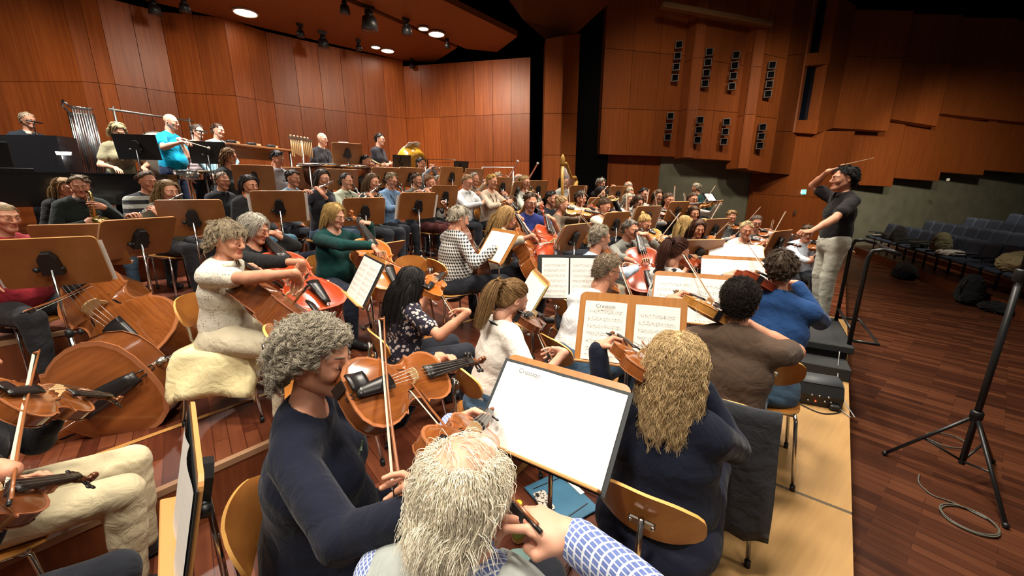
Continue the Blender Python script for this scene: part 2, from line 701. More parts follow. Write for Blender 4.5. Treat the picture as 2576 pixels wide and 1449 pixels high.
def wallwood(name, c1, c2, rough=.42, vary=.25):
    m, nt, b, L = nodes_of(name)
    tc = nt.nodes.new('ShaderNodeTexCoord')
    mp = nt.nodes.new('ShaderNodeMapping')
    mp.inputs['Scale'].default_value = (22, 22, .9)
    L(tc.outputs['Object'], mp.inputs['Vector'])
    nz = nt.nodes.new('ShaderNodeTexNoise')
    nz.inputs['Scale'].default_value = 1
    nz.inputs['Detail'].default_value = 6
    nz.inputs['Roughness'].default_value = .7
    L(mp.outputs[0], nz.inputs['Vector'])
    rp = nt.nodes.new('ShaderNodeValToRGB')
    rp.color_ramp.elements[0].position = .3
    rp.color_ramp.elements[1].position = .7
    rp.color_ramp.elements[0].color = c4(c1)
    rp.color_ramp.elements[1].color = c4(c2)
    L(nz.outputs['Fac'], rp.inputs['Fac'])
    ge = nt.nodes.new('ShaderNodeNewGeometry')
    mr = nt.nodes.new('ShaderNodeMapRange')
    mr.inputs[3].default_value = 1 - vary
    mr.inputs[4].default_value = 1 + vary * .5
    L(ge.outputs['Random Per Island'], mr.inputs[0])
    mu = nt.nodes.new('ShaderNodeMix')
    mu.data_type = 'RGBA'
    mu.blend_type = 'MULTIPLY'
    mu.inputs[0].default_value = 1
    L(rp.outputs[0], mu.inputs[6])
    L(mr.outputs[0], mu.inputs[7])
    L(mu.outputs[2], b.inputs['Base Color'])
    b.inputs['Roughness'].default_value = rough
    b.inputs['Specular IOR Level'].default_value = .4
    return m


WALLW = wallwood('shell_wood', (.27, .057, .011), (.46, .122, .025))
HALLW = wallwood('hall_wood', (.25, .064, .014), (.36, .098, .024), vary=.14)
CEILW = wallwood('ceiling_wood', (.20, .058, .016), (.27, .085, .024), .55, vary=.06)
CONC = mat('green_stone', (.21, .215, .16), .7, var=.35, vscale=2.5, bump=.2)
FLOORM = parquet('stage_parquet', ((.034, .008, .004), (.082, .020, .009), (.16, .046, .020)), -AZ + math.pi / 2 * 0 + math.radians(90), (.9, .075), .30, .5, .0025, wear=.55)
HFLOOR = parquet('hall_parquet', ((.024, .0075, .004), (.058, .017, .0075), (.115, .038, .016)), math.radians(90) - AZ, (.55, .075), .36, .45, .002, wear=.25)
TAN = parquet('plywood_boards', ((.34, .19, .07), (.44, .26, .10), (.54, .34, .15)), -AZ, (2.5, 1.22), .48, .4, .0, wear=.0)
NOSE = mat('step_nosing', (.32, .18, .10), .5, var=.3)
RISERF = wood('riser_face', (.12, .032, .011), (.22, .062, .02), (20, 20, 2), .4)
YEL = mat('yellow_marking', (.42, .20, .05), .6, var=.25, vscale=12)


def poly_slab(name, pts, z0, z1, mats, **kw):
    mb = MB()
    mb.prism([(p[0], p[1]) for p in pts], z0, z1)
    # side faces take the second material
    if len(mats) > 1:
        for i in range(len(mb.f)):
            mb.m[i] = 0 if i < 2 else 1
    o = mb.build(name, mats, kind='structure', **kw)
    return o


# stage floor, risers
Z1, Z2, Z3, Z4, ZH = .30, .62, .92, 1.05, -.45
poly_slab('floor', [ST(-9, -.30), ST(20, -.30), ST(20, 16), ST(-9, 16)], -.45, 0, [FLOORM, RISERF])


def riser(name, edge, zb, zt, far=15.5):
    pts = [ST(e, n) for e, n in edge] + [ST(edge[-1][0], far), ST(edge[0][0], far)]
    poly_slab(name, pts, zb, zt, [FLOORM, RISERF])
    mb = MB()
    for (a, b) in zip(edge, edge[1:]):
        p, q = ST(*a, zt), ST(*b, zt)
        d = (q - p).normalized()
        nn = Vector((-d.y, d.x, 0))
        mb.add([p - nn * .004 + Vector((0, 0, .004)), q - nn * .004 + Vector((0, 0, .004)), q + nn * .035 + Vector((0, 0, .004)), p + nn * .035 + Vector((0, 0, .004)),
                p - nn * .004 - Vector((0, 0, .03)), q - nn * .004 - Vector((0, 0, .03))], [(0, 1, 2, 3), (4, 5, 1, 0)], 0, False)
    mb.build(name.replace('floor', 'trim'), [NOSE], kind='structure')


E1 = [(-9, 2.40), (4.4, 2.40), (6.0, 2.1), (8.4, 1.55)]
E2 = [(-9, 5.0), (3.0, 4.7), (5.5, 4.1), (8.4, 3.2)]
E3 = [(-9, 6.8), (1.5, 6.7), (3.5, 6.45), (5.2, 6.15), (7.0, 6.0)]
E4 = [(-9, 7.5), (3.0, 7.4), (5.5, 7.1), (6.8, 7.0)]
riser('floor', E1, 0, Z1)
riser('floor', E2, Z1 - .01, Z2)
riser('floor', E3, Z2 - .01, Z3)
riser('floor', E4, Z3 - .01, Z4)
# yellow marking line on the first riser, brass strip on the flat floor
mb = MB()
for (a, b, z) in [((-3, 2.98), (3.6, 3.08), Z1), ((.2, 1.30), (4.4, 1.42), 0.0)]:
    p, q = ST(*a, z + .004), ST(*b, z + .004)
    d = (q - p).normalized()
    nn = Vector((-d.y, d.x, 0)) * .02
    mb.add([p - nn, q - nn, q + nn, p + nn], [(0, 1, 2, 3)], 0, False)
mb.build('trim_1', [YEL], kind='structure')

# tan plywood boards laid along the stage edge, in two fields with a gap
g0 = ON(1795, 1165, .03)
g1 = ON(2160, 1290, .03)
eg = en(g0)[0] * .5 + en(g1)[0] * .5
for (ea, eb) in ((-3.0, eg - .012), (eg + .012, 6.9)):
    poly_slab('floor', [ST(ea, -.305), ST(eb, -.305), ST(eb, .40), ST(ea, .40)], .0005, .03, [TAN, mat('board_edge', (.5, .42, .3), .6)])
# hall floor and the raised seating step
poly_slab('floor', [(-6, -6), (32, -8), (32, 26), (-6, 26)], -.75, ZH, [HFLOOR])
SA = math.radians(24)
SD_, SN_ = Vector((math.sin(SA), math.cos(SA), 0)), Vector((math.cos(SA), -math.sin(SA), 0))
SB = Vector((8.75, 6.45, 0))


def SEATP(a, r, z=0.0):
    p = SB + SD_ * a + SN_ * r
    return Vector((p.x, p.y, z))


poly_slab('floor', [SEATP(-7, 0), SEATP(8.2, 0), SEATP(8.2, 16), SEATP(-7, 16)], ZH - .1, ZH + .22, [HFLOOR, RISERF])

# ---- back wall: zig-zag panelled shell, horizontal seams at fixed heights
WZ = [1.0, 2.08, 3.66, 5.12]


def panelwall(mb, p0, p1, zs, cols, thick=.08, gap=.008, tilt=0):
    p0, p1 = Vector((p0[0], p0[1], 0)), Vector((p1[0], p1[1], 0))
    d = p1 - p0
    Lw = d.length
    d.normalize()
    nn = Vector((-d.y, d.x, 0))
    if nn.dot(Vector((p0.x, p0.y, 0))) < 0:
        nn = -nn                                  # away from the camera
    for i in range(cols):
        for (za, zb) in zip(zs, zs[1:]):
            a = p0 + d * (Lw * i / cols + gap / 2)
            b = p0 + d * (Lw * (i + 1) / cols - gap / 2)
            vs = []
            for z in (za + gap / 2, zb - gap / 2):
                vs += [a + Vector((0, 0, z)), b + Vector((0, 0, z)), b + nn * thick + Vector((0, 0, z)), a + nn * thick + Vector((0, 0, z))]
            mb.add(vs, [(3, 2, 1, 0), (4, 5, 6, 7), (0, 1, 5, 4), (1, 2, 6, 5), (2, 3, 7, 6), (3, 0, 4, 7)], 0, False)
    # dark backing
    a, b = p0 + nn * (thick * .4), p1 + nn * (thick * .4)
    mb.add([a + Vector((0, 0, zs[0])), b + Vector((0, 0, zs[0])), b + Vector((0, 0, zs[-1])), a + Vector((0, 0, zs[-1]))], [(0, 1, 2, 3)], 1, False)


def seam_t(v, z=3.66):
    return (z - CH) / (-SP + (IH / 2 - v) / FPX * CP)


seam = [(-420, 212), (0, 205), (205, 205), (290, 212), (440, 233), (593, 241), (690, 259), (815, 275), (920, 287), (1022, 298)]
wp = [PX(u, v, seam_t(v)) for u, v in seam]
mb = MB()
cols = [3, 2, 2, 2, 2, 2, 2, 2, 2]
for (a, b, c) in zip(wp, wp[1:], cols):
    panelwall(mb, a, b, WZ, c)
mb.build('wall_back', [WALLW, VOID], kind='structure')
CORN = wp[-1]
SIDE1 = PX(1333, 287, 0.985 * seam_t(288))
mb = MB()
panelwall(mb, (CORN.x, CORN.y), (SIDE1.x, SIDE1.y), [.6, 1.61, 2.47, 3.66, 4.98], 7)
mb.build('wall_side', [WALLW, VOID], kind='structure')
# dark behind everything at the back
mb = MB()
mb.add([PX(-900, 700, 14), PX(1600, 700, 15), PX(1600, -600, 15), PX(-900, -600, 14)], [(0, 1, 2, 3)], 0, False)
mb.build('wall_rear', [VOID], kind='structure')

mb = MB()
mb.box((31.0, 8, 3.2), (.2, 36, 8.6), 0)
mb.build('wall_hall_rear', [VOID], kind='structure')

# ---- proscenium pier, drapes, hall wall


def vpanel(mb, A, B, vt, vb, thick, mat_i=0, cols=1, seams=(), away=True):
    """upright slab between two ground points seen at pixels A,B = (u, v, t); vt, vb = v of the top / bottom at A and B"""
    a, b = PX(*A), PX(*B)
    d = Vector((b.x - a.x, b.y - a.y, 0))
    L_ = d.length
    d.normalize()
    nn = Vector((-d.y, d.x, 0))
    if nn.dot(Vector((a.x, a.y, 0))) < 0:
        nn = -nn
    za = [zat(a, vt[0])] + [zat(a, s[0]) for s in seams] + [zat(a, vb[0])]
    zb = [zat(b, vt[1])] + [zat(b, s[1]) for s in seams] + [zat(b, vb[1])]
    g = .012 if (cols > 1 or seams) else 0
    for i in range(cols):
        f0, f1 = i / cols, (i + 1) / cols
        for k in range(len(za) - 1):
            p = a.lerp(b, f0) + d * g / 2
            q = a.lerp(b, f1) - d * g / 2
            zz = [za[k + 1] * (1 - f0) + zb[k + 1] * f0, za[k + 1] * (1 - f1) + zb[k + 1] * f1, za[k] * (1 - f1) + zb[k] * f1, za[k] * (1 - f0) + zb[k] * f0]
            zz[0] += g / 2
            zz[1] += g / 2
            zz[2] -= g / 2
            zz[3] -= g / 2
            fr = [Vector((p.x, p.y, zz[0])), Vector((q.x, q.y, zz[1])), Vector((q.x, q.y, zz[2])), Vector((p.x, p.y, zz[3]))]
            vs = fr + [w + nn * thick for w in fr]
            mb.add(vs, [(0, 1, 2, 3), (7, 6, 5, 4), (0, 4, 5, 1), (1, 5, 6, 2), (2, 6, 7, 3), (3, 7, 4, 0)], mat_i, False)
    if g:
        bk = [Vector((a.x, a.y, za[-1])), Vector((b.x, b.y, zb[-1])), Vector((b.x, b.y, zb[0])), Vector((a.x, a.y, za[0]))]
        mb.add([w + nn * .03 for w in bk], [(0, 1, 2, 3)], 1, False)


mb = MB()
vpanel(mb, (1330, 300, 10.9), (1385, 300, 11.2), (80, 80), (520, 520), .05)
vpanel(mb, (1430, 300, 11.4), (1535, 300, 11.9), (-140, -140), (540, 540), .05)
mb.build('wall_drape', [VOID], kind='structure')
mb = MB()
vpanel(mb, (1368, 300, 10.2), (1412, 300, 10.2), (97, 90), (500, 500), .5, cols=1, seams=((285, 285), (390, 390)))
vpanel(mb, (1412.5, 300, 10.2), (1452, 300, 10.75), (88, 84), (500, 500), .3, cols=1, seams=((285, 287), (390, 392)))
mb.build('wall_pier', [HALLW, VOID], kind='structure')

mb = MB()
vpanel(mb, (1512, 300, 11.6), (1712, 300, 12.2), (-160, -160), (388, 395), .35, cols=3, seams=((121, 140), (272, 279)))       # flat field
vpanel(mb, (1712.5, 300, 12.2), (1727, 300, 11.75), (-160, -160), (395, 397), .3, seams=((140, 146), (279, 277)))                 # return
vpanel(mb, (1727.5, 300, 11.75), (1860, 300, 12.0), (-160, -160), (397, 405), .5, cols=2, seams=((146, 166), (273, 284)))       # centre box
vpanel(mb, (1860.5, 300, 12.0), (1872, 300, 11.7), (-160, -160), (405, 424), .3, seams=((166, 168), (284, 288)))
vpanel(mb, (1872.5, 300, 11.7), (1955, 300, 11.95), (-160, -160), (424, 436), .5, cols=2, seams=((130, 148), (290, 298)))       # third box
vpanel(mb, (1955.5, 300, 11.95), (2010, 300, 12.9), (-160, -160), (435, 440), .3, cols=2, seams=((140, 133), (330, 332)))
mb.build('wall_hall', [HALLW, VOID], kind='structure')

mb = MB()          # lower wall under the boxes
vpanel(mb, (1490, 440, 12.3), (1660, 440, 12.9), (370, 380), (560, 560), .2, cols=4)
mb.build('wall_lower', [HALLW, VOID], kind='structure')
mb = MB()
vpanel(mb, (1655, 500, 13.0), (1898, 500, 13.6), (375, 385), (680, 700), .2)
mb.build('wall_stone', [CONC], kind='structure')
mb = MB()
vpanel(mb, (1893, 500, 13.3), (2118, 500, 14.0), (325, 330), (700, 720), .2, cols=3, seams=((488, 500),))
mb.build('wall_door', [HALLW, VOID], kind='structure')

# booth with dark windows in two storeys
mb = MB()
vpanel(mb, (1995, 250, 12.6), (2012, 250, 12.55), (-200, -200), (332, 333), .5)
vpanel(mb, (2067, 250, 12.7), (2110, 250, 13.3), (-200, -200), (336, 322), .5)
vpanel(mb, (2010, 250, 12.56), (2070, 250, 12.7), (302, 303), (333, 337), .5)
vpanel(mb, (2010, 250, 12.56), (2070, 250, 12.7), (134, 130), (166, 160), .5)
mb.build('wall_booth', [HALLW], kind='structure')
mb = MB()
vpanel(mb, (2008, 250, 12.9), (2076, 250, 13.0), (-200, -200), (320, 320), .05)
mb.build('window_1', [mat('dark_glass', (.006, .009, .018), .12)], kind='structure')

# stepped panels of the hall wall going back, each lower one behind the upper
mb = MB()
steps = [((2108, 2262, 13.4), (322, 330), -220), ((2262.5, 2385, 13.7), (300, 318), -220), ((2385.5, 2520, 13.95), (286, 300), -220), ((2520.5, 2680, 14.2), (300, 315), -220)]
for (u0, u1, t), vb, vt in steps:
    vpanel(mb, (u0, 200, t), (u1, 200, t + .1), (vt, vt), vb, .35, cols=2, seams=((140 + (u0 - 2108) * .09, 147 + (u0 - 2108) * .09),))
mb.build('wall_upper', [HALLW, VOID], kind='structure')
mb = MB()
for (u0, u1, t), vb in [((2085, 2282, 14.2), (460, 470)), ((2282.5, 2400, 14.45), (448, 456)), ((2400.5, 2512, 14.65), (433, 441)), ((2512.5, 2680, 14.9), (428, 440))]:
    vpanel(mb, (u0, 300, t), (u1, 300, t + .15), (255, 255), vb, .3, cols=2)
mb.build('wall_panelled', [HALLW, VOID], kind='structure')
mb = MB()
vpanel(mb, (2095, 500, 15.2), (2720, 500, 17.5), (380, 380), (720, 760), .2)
mb.build('wall_stone', [CONC], kind='structure')

# ---- ceiling: wooden reflector panels over the stage with dark slots, dark above


def cpanel(name, pix, z, thick=.12, m=CEILW):
    mb = MB()
    pts = [ON(u, v, z) if not isinstance(u, str) else ST(v[0], v[1], z) for (u, v) in pix]
    mb.prism([(p.x, p.y) for p in pts], z, z + thick)
    return mb.build(name, [m], kind='structure')


mb = MB()
mb.add([Vector((-22, -10, 7.4)), Vector((32, -10, 7.4)), Vector((32, 30, 7.4)), Vector((-22, 30, 7.4))], [(3, 2, 1, 0)], 0, False)
mb.build('ceiling', [VOID], kind='structure')
ZC = 5.12
cpanel('ceiling', [(-500, -180), (350, -3), (1012, 152), (1092, 157), (1150, 120), (858, -3), (640, -180)], ZC)
cpanel('ceiling', [(1172, 123), (888, -3), (700, -180), (1000, -180), (1108, -3), (1302, 92), (1250, 131)], ZC + .02)
mb = MB()
vs = [PX(1235, -60, 9.0), PX(1318, 52, 9.6), PX(1374, 100, 10.0), PX(1450, 84, 10.6), PX(1532, 8, 10.6), PX(1560, -160, 9.5), PX(1300, -160, 8.5)]
mb.add(vs + [w + Vector((.1, .3, .5)) for w in vs], [tuple(range(7)), tuple(range(13, 6, -1))] + [(i, i + 7, (i + 1) % 7 + 7, (i + 1) % 7) for i in range(7)], 0, False)
mb.build('trim_2', [CEILW], kind='structure')
# ------------------------------------------------------------------ instruments
_HALF = [(0, 0), (35, 1.5), (64, 9), (87, 26), (100, 50), (104, 76), (101, 100), (93, 121), (86, 133), (91, 141), (84, 144), (72, 150), (62, 163), (57, 180),
         (57, 197), (62, 212), (71, 223), (80, 228), (73, 233), (74, 241), (79, 256), (83, 277), (82, 298), (74, 322), (57, 341), (32, 352), (0, 355)]
_BASSH = [(0, 0), (35, 1.5), (66, 9), (90, 26), (104, 52), (107, 78), (103, 102), (94, 123), (87, 134), (90, 142), (83, 145), (71, 152), (62, 165), (58, 180),
          (58, 196), (62, 210), (70, 219), (77, 223), (73, 230), (74, 244), (76, 262), (74, 284), (64, 308), (46, 332), (30, 352), (14, 368), (0, 370)]


def outline(half, L):
    k = L / 355.0 / 1000.0 * 1000.0
    s = L / 355.0
    h = [(x * s, y * s) for x, y in half]
    return h + [(-x, y) for x, y in reversed(h[1:-1])]


_fid = {}


def fiddle(L, rib, finish, big=False, half=_HALF, strings=True):
    """bowed instrument; origin at the bottom of the body, +Y to the scroll, +Z out of the belly. Returns a template tree."""
    key = (L, rib, finish, big)
    if key in _fid:
        return _fid[key]
    c1, c2 = finish
    top = wood('varnish%s' % (finish,), c1, c2, (60, 3, 60) if not big else (22, 1.2, 22), .22, coat=.6)
    side = wood('varnish_side%s' % (finish,), [x * .75 for x in c1], [x * .85 for x in c2], (8, 40, 8) if not big else (3, 14, 3), .25, coat=.5)
    edge = mat('edge%s' % (finish,), [min(1, x * 1.2 + .03) for x in c2], .3)
    s = L / .355
    out = outline(half, L)
    n = len(out)
    cy = .5 * L
    th = .004 * s * (1 if not big else .8)
    mb = MB()

    def plate(z0, sg, mi):
        rings = [(1.0, 0), (1.0, th), (.96, th * .8), (.90, th * 1.1), (.75, .007 * s + th), (.55, .011 * s + th), (.3, .0135 * s + th), (.06, .0145 * s + th)]
        vs, fs = [], []
        for (f, h) in rings:
            for (x, y) in out:
                ex = 1.03 if f == 1.0 else 1.0
                vs.append((x * f * ex, cy + (y - cy) * (f * (1.012 if f == 1.0 else 1)), z0 + sg * h))
        for i in range(len(rings) - 1):
            for k in range(n):
                l = (k + 1) % n
                q = (i * n + k, i * n + l, (i + 1) * n + l, (i + 1) * n + k)
                fs.append(q if sg > 0 else q[::-1])
        c = tuple((len(rings) - 1) * n + k for k in range(n))
        fs.append(c if sg > 0 else c[::-1])
        b = len(mb.f)
        mb.add(vs, fs, mi, True)
        for j in range(b, b + 2 * n):
            mb.m[j] = 2
    plate(rib / 2, 1, 0)
    plate(-rib / 2, -1, 1)
    vs = [(x, y, -rib / 2) for x, y in out] + [(x, y, rib / 2) for x, y in out]
    mb.add(vs, [(i, (i + 1) % n, n + (i + 1) % n, n + i) for i in range(n)], 1, True)
    body = sharp(mb.mesh('body', [top, side, edge]), 50)
    # f-holes
    subs = []
    for sg in (1, -1):
        f = MB()
        P = []
        for (x, y) in [(30, 150), (34, 145), (40, 148), (40, 156), (36, 165), (33, 175), (32, 185), (28, 198), (25, 207), (26, 215), (31, 217), (33, 212)]:
            r = min(1, abs(x) / 60.0)
            zz = rib / 2 + th + (.0142 - .0070 * r) * s
            P.append((sg * x * s / 1000, y * s / 1000, zz - .001 * s))
        f.tube(P, [.004 * s] + [.0022 * s] * 2 + [.0026 * s] * 6 + [.0022 * s] * 2 + [.004 * s], 6, flat=(0, 0, 1))
        subs.append(('f_hole', f.mesh('f_hole', [VOID])))
    tree = [('body', body, subs)]
    bt = rib / 2 + th + .0145 * s        # belly height
    nl = .130 * s if not big else .28 * (L / .755)
    yb = L * .545                        # bridge position
    bh = .033 * s if not big else .036 * s
    # neck + scroll
    m = MB()
    y1 = L + nl
    zn = rib / 2 + .012 * s
    m.tube([(0, L - .01 * s, rib / 2 - .012 * s), (0, L + .02 * s, zn - .010 * s), (0, y1, zn - .006 * s)], [.018 * s, .0115 * s, .010 * s], 10)
    m.tube([(0, y1 - .004 * s, zn - .006 * s), (0, y1 + .035 * s, zn - .014 * s), (0, y1 + .068 * s, zn - .026 * s)], [.0125 * s, .0115 * s, .0095 * s], 8)
    sp = []
    rr = []
    for i in range(26):
        a = i / 25 * 2 * math.pi * 1.75
        r = .0155 * s * (1 - .78 * i / 25)
        sp.append((0, y1 + .080 * s - r * math.cos(a + .9) * 1.0, zn - .020 * s + r * math.sin(a + .9) * 1.0))
        rr.append((.0085 - .003 * i / 25) * s)
    m.tube(sp, rr, 8)
    m.lathe([(.003 * s, -.012 * s), (.006 * s, -.011 * s), (.006 * s, .011 * s), (.003 * s, .012 * s)], 10, o=(0, y1 + .080 * s, zn - .020 * s), axis='X')
    pegs = []
    for i in range(4):
        sg = 1 if i % 2 else -1
        p = MB()
        py = y1 + (.012 + .014 * i) * s
        pz = zn - (.010 + .004 * i) * s
        p.tube([(-sg * .014 * s, py, pz), (sg * .03 * s, py, pz)], .0032 * s, 6)
        p.ball((sg * .036 * s, py, pz), (.009 * s, .0095 * s, .004 * s), 8, 6)
        pegs.append(('peg', p.mesh('peg', [EBONY])))
    tree.append(('neck', m.mesh('neck', [side]), pegs))
    # fingerboard
    m = MB()
    y0 = yb + (.058 * s if not big else .085 * s)
    za, zb = rib / 2 + th + .0235 * s, zn + .007 * s
    P = []
    for i in range(7):
        f = i / 6
        y = y0 + (y1 - y0) * f
        w = (.021 - .009 * f) * s
        z = za + (zb - za) * f
        P.append([(w * math.sin(a) * 1.0, y, z + w * .28 * (math.cos(a) - 1)) for a in [-1.4, -.8, -.3, .3, .8, 1.4]])
    m.grid(P, thick=-.005 * s)
    tree.append(('fingerboard', m.mesh('fingerboard', [EBONY]), []))
    m = MB()
    pr = [(-.021, 0), (-.016, .002), (-.012, .010), (-.004, .010), (0, .006), (.004, .010), (.012, .010), (.016, .002), (.021, 0), (.022, .006), (.018, .018), (.020, .026), (.010, .0325), (0, .034), (-.010, .0325), (-.020, .026), (-.018, .018), (-.022, .006)]
    kk = s * (bh / (.033 * s))
    M_ = Matrix.Translation((0, yb, bt - .001 * s)) @ Matrix.Rotation(math.pi / 2, 4, 'X')
    m.prism([(a * s, b * kk) for a, b in pr], -.002 * s, .002 * s, 0, M_)
    tree.append(('bridge', m.mesh('bridge', [mat('maple', (.62, .42, .2), .5)]), []))
    m = MB()
    yt0, yt1 = .012 * s, .115 * s
    zt0, zt1 = bt - .004 * s, bt + bh * .45
    P = []
    for i in range(6):
        f = i / 5
        w = (.010 + .012 * f ** .7) * s
        P.append([(w * q, yt0 + (yt1 - yt0) * f, zt0 + (zt1 - zt0) * f + .004 * s * (1 - q * q)) for q in (-1, -.5, 0, .5, 1)])
    m.grid(P, thick=-.005 * s)
    m.tube([(-.006 * s, yt0, zt0), (-.004 * s, -.003 * s, rib * .3), (.004 * s, -.003 * s, rib * .3), (.006 * s, yt0, zt0)], .0016 * s, 5)
    tree.append(('tailpiece', m.mesh('tailpiece', [EBONY]), []))
    m = MB()
    for i in range(4):
        q = (i - 1.5) / 1.5
        m.tube([(q * .012 * s, yt1 - .004 * s, zt1 + .003 * s), (q * .0165 * s, yb, bt + kk * .034 - .004 * s * q * q), (q * .008 * s, y1, zb + .001 * s), (q * .005 * s, y1 + (.02 + .012 * i) * s, zn - .008 * s)],
               .0007 * s if not big else .00055 * s, 4)
    tree.append(('string_set', m.mesh('string_set', [mat('string_wire', (.55, .52, .48), .3, .9)]), []))
    if not big:
        m = MB()
        P = []
        for i in range(6):
            a = i / 5
            P.append([(-.004 * s - .052 * s * b, (.004 + .052 * a) * s, bt + (.013 - .008 * math.cos((a - .5) * 2.4) + .006 * b * b - .012 * b * b * b) * s * (1 if 0 < a < 1 else .9)) for b in (0, .25, .5, .75, 1)])
        m.grid(P, thick=-.006 * s)
        m.box((-.035 * s, -.002 * s, 0), (.03 * s, .004 * s, rib * 1.4), 0)
        tree.append(('chin_rest', m.mesh('chin_rest', [EBONY]), []))
    else:
        m = MB()
        m.tube([(0, .02 * s, 0), (0, -.02 * s, 0)], .013 * s if L < .9 else .008 * s, 8)
        m.tube([(0, -.02 * s, 0), (0, -.30 if L < .9 else -.2, 0)], .005, 6)
        tree.append(('endpin', m.mesh('endpin', [CHROME]), []))
    _fid[key] = tree
    return tree


FIN = {'brown': ((.19, .052, .012), (.30, .092, .020)), 'gold': ((.40, .165, .03), (.54, .25, .055)), 'red': ((.20, .026, .008), (.29, .048, .013)),
       'orange': ((.38, .095, .014), (.50, .15, .024)), 'dark': ((.11, .030, .009), (.19, .055, .015)), 'scarlet': ((.33, .038, .011), (.43, .062, .016)), 'bass': ((.17, .048, .012), (.27, .082, .02))}


def violin(f='brown'):
    return fiddle(.356, .036, FIN[f])


def viola(f='brown'):
    return fiddle(.405, .042, FIN[f])


def cello(f='orange'):
    return fiddle(.755, .13, FIN[f], True)


def bass(f='bass'):
    return fiddle(1.06, .20, FIN[f], True, _BASSH)


_bow = {}


def bowtree(L=.735, s=1.0):
    if (L, s) in _bow:
        return _bow[(L, s)]
    m = MB()
    P = [(0, y, .010 - .012 * math.sin(math.pi * min(1, y / L))) for y in [0, .1 * L, .3 * L, .5 * L, .7 * L, .9 * L, L]]
    m.tube(P, [.0045 * s, .0042 * s, .0040 * s, .0037 * s, .0034 * s, .003 * s, .0028 * s], 6)
    m.tube([(0, L - .012, .006), (0, L + .006, -.008), (0, L + .008, -.014)], [.005 * s, .0045 * s, .003 * s], 6)
    st = ('stick', m.mesh('stick', [wood('bow_stick', (.20, .06, .016), (.30, .10, .03), (60, 4, 60), .3, coat=.3)]), [])
    m = MB()
    m.box((0, .055, -.003), (.010 * s, .05, .019 * s), 0, bev=.003)
    m.tube([(0, -.015, .006), (0, .04, .003)], .005 * s, 6)
    fr = ('frog', m.mesh('frog', [EBONY]), [])
    m = MB()
    m.box((0, (.06 + L) / 2, -.0125), (.0085 * s, L - .06, .0012), 0)
    ha = ('hair_ribbon', m.mesh('hair_ribbon', [mat('bow_hair', (.72, .66, .52), .6)]), [])
    _bow[(L, s)] = [st, fr, ha]
    return _bow[(L, s)]


def _keys(m, L, r, n, y0=.25, y1=.95, mi=1):
    for i in range(n):
        y = L * (y0 + (y1 - y0) * i / (n - 1))
        m.lathe([(r * .55, r * .7), (r * .6, r * 1.05), (r * .35, r * 1.25)], 8, mi, (0, y, 0))
    m.tube([(r * 1.15, L * y0, r * .4), (r * 1.15, L * y1, r * .4)], r * .22, 5, mi)


_wind = {}


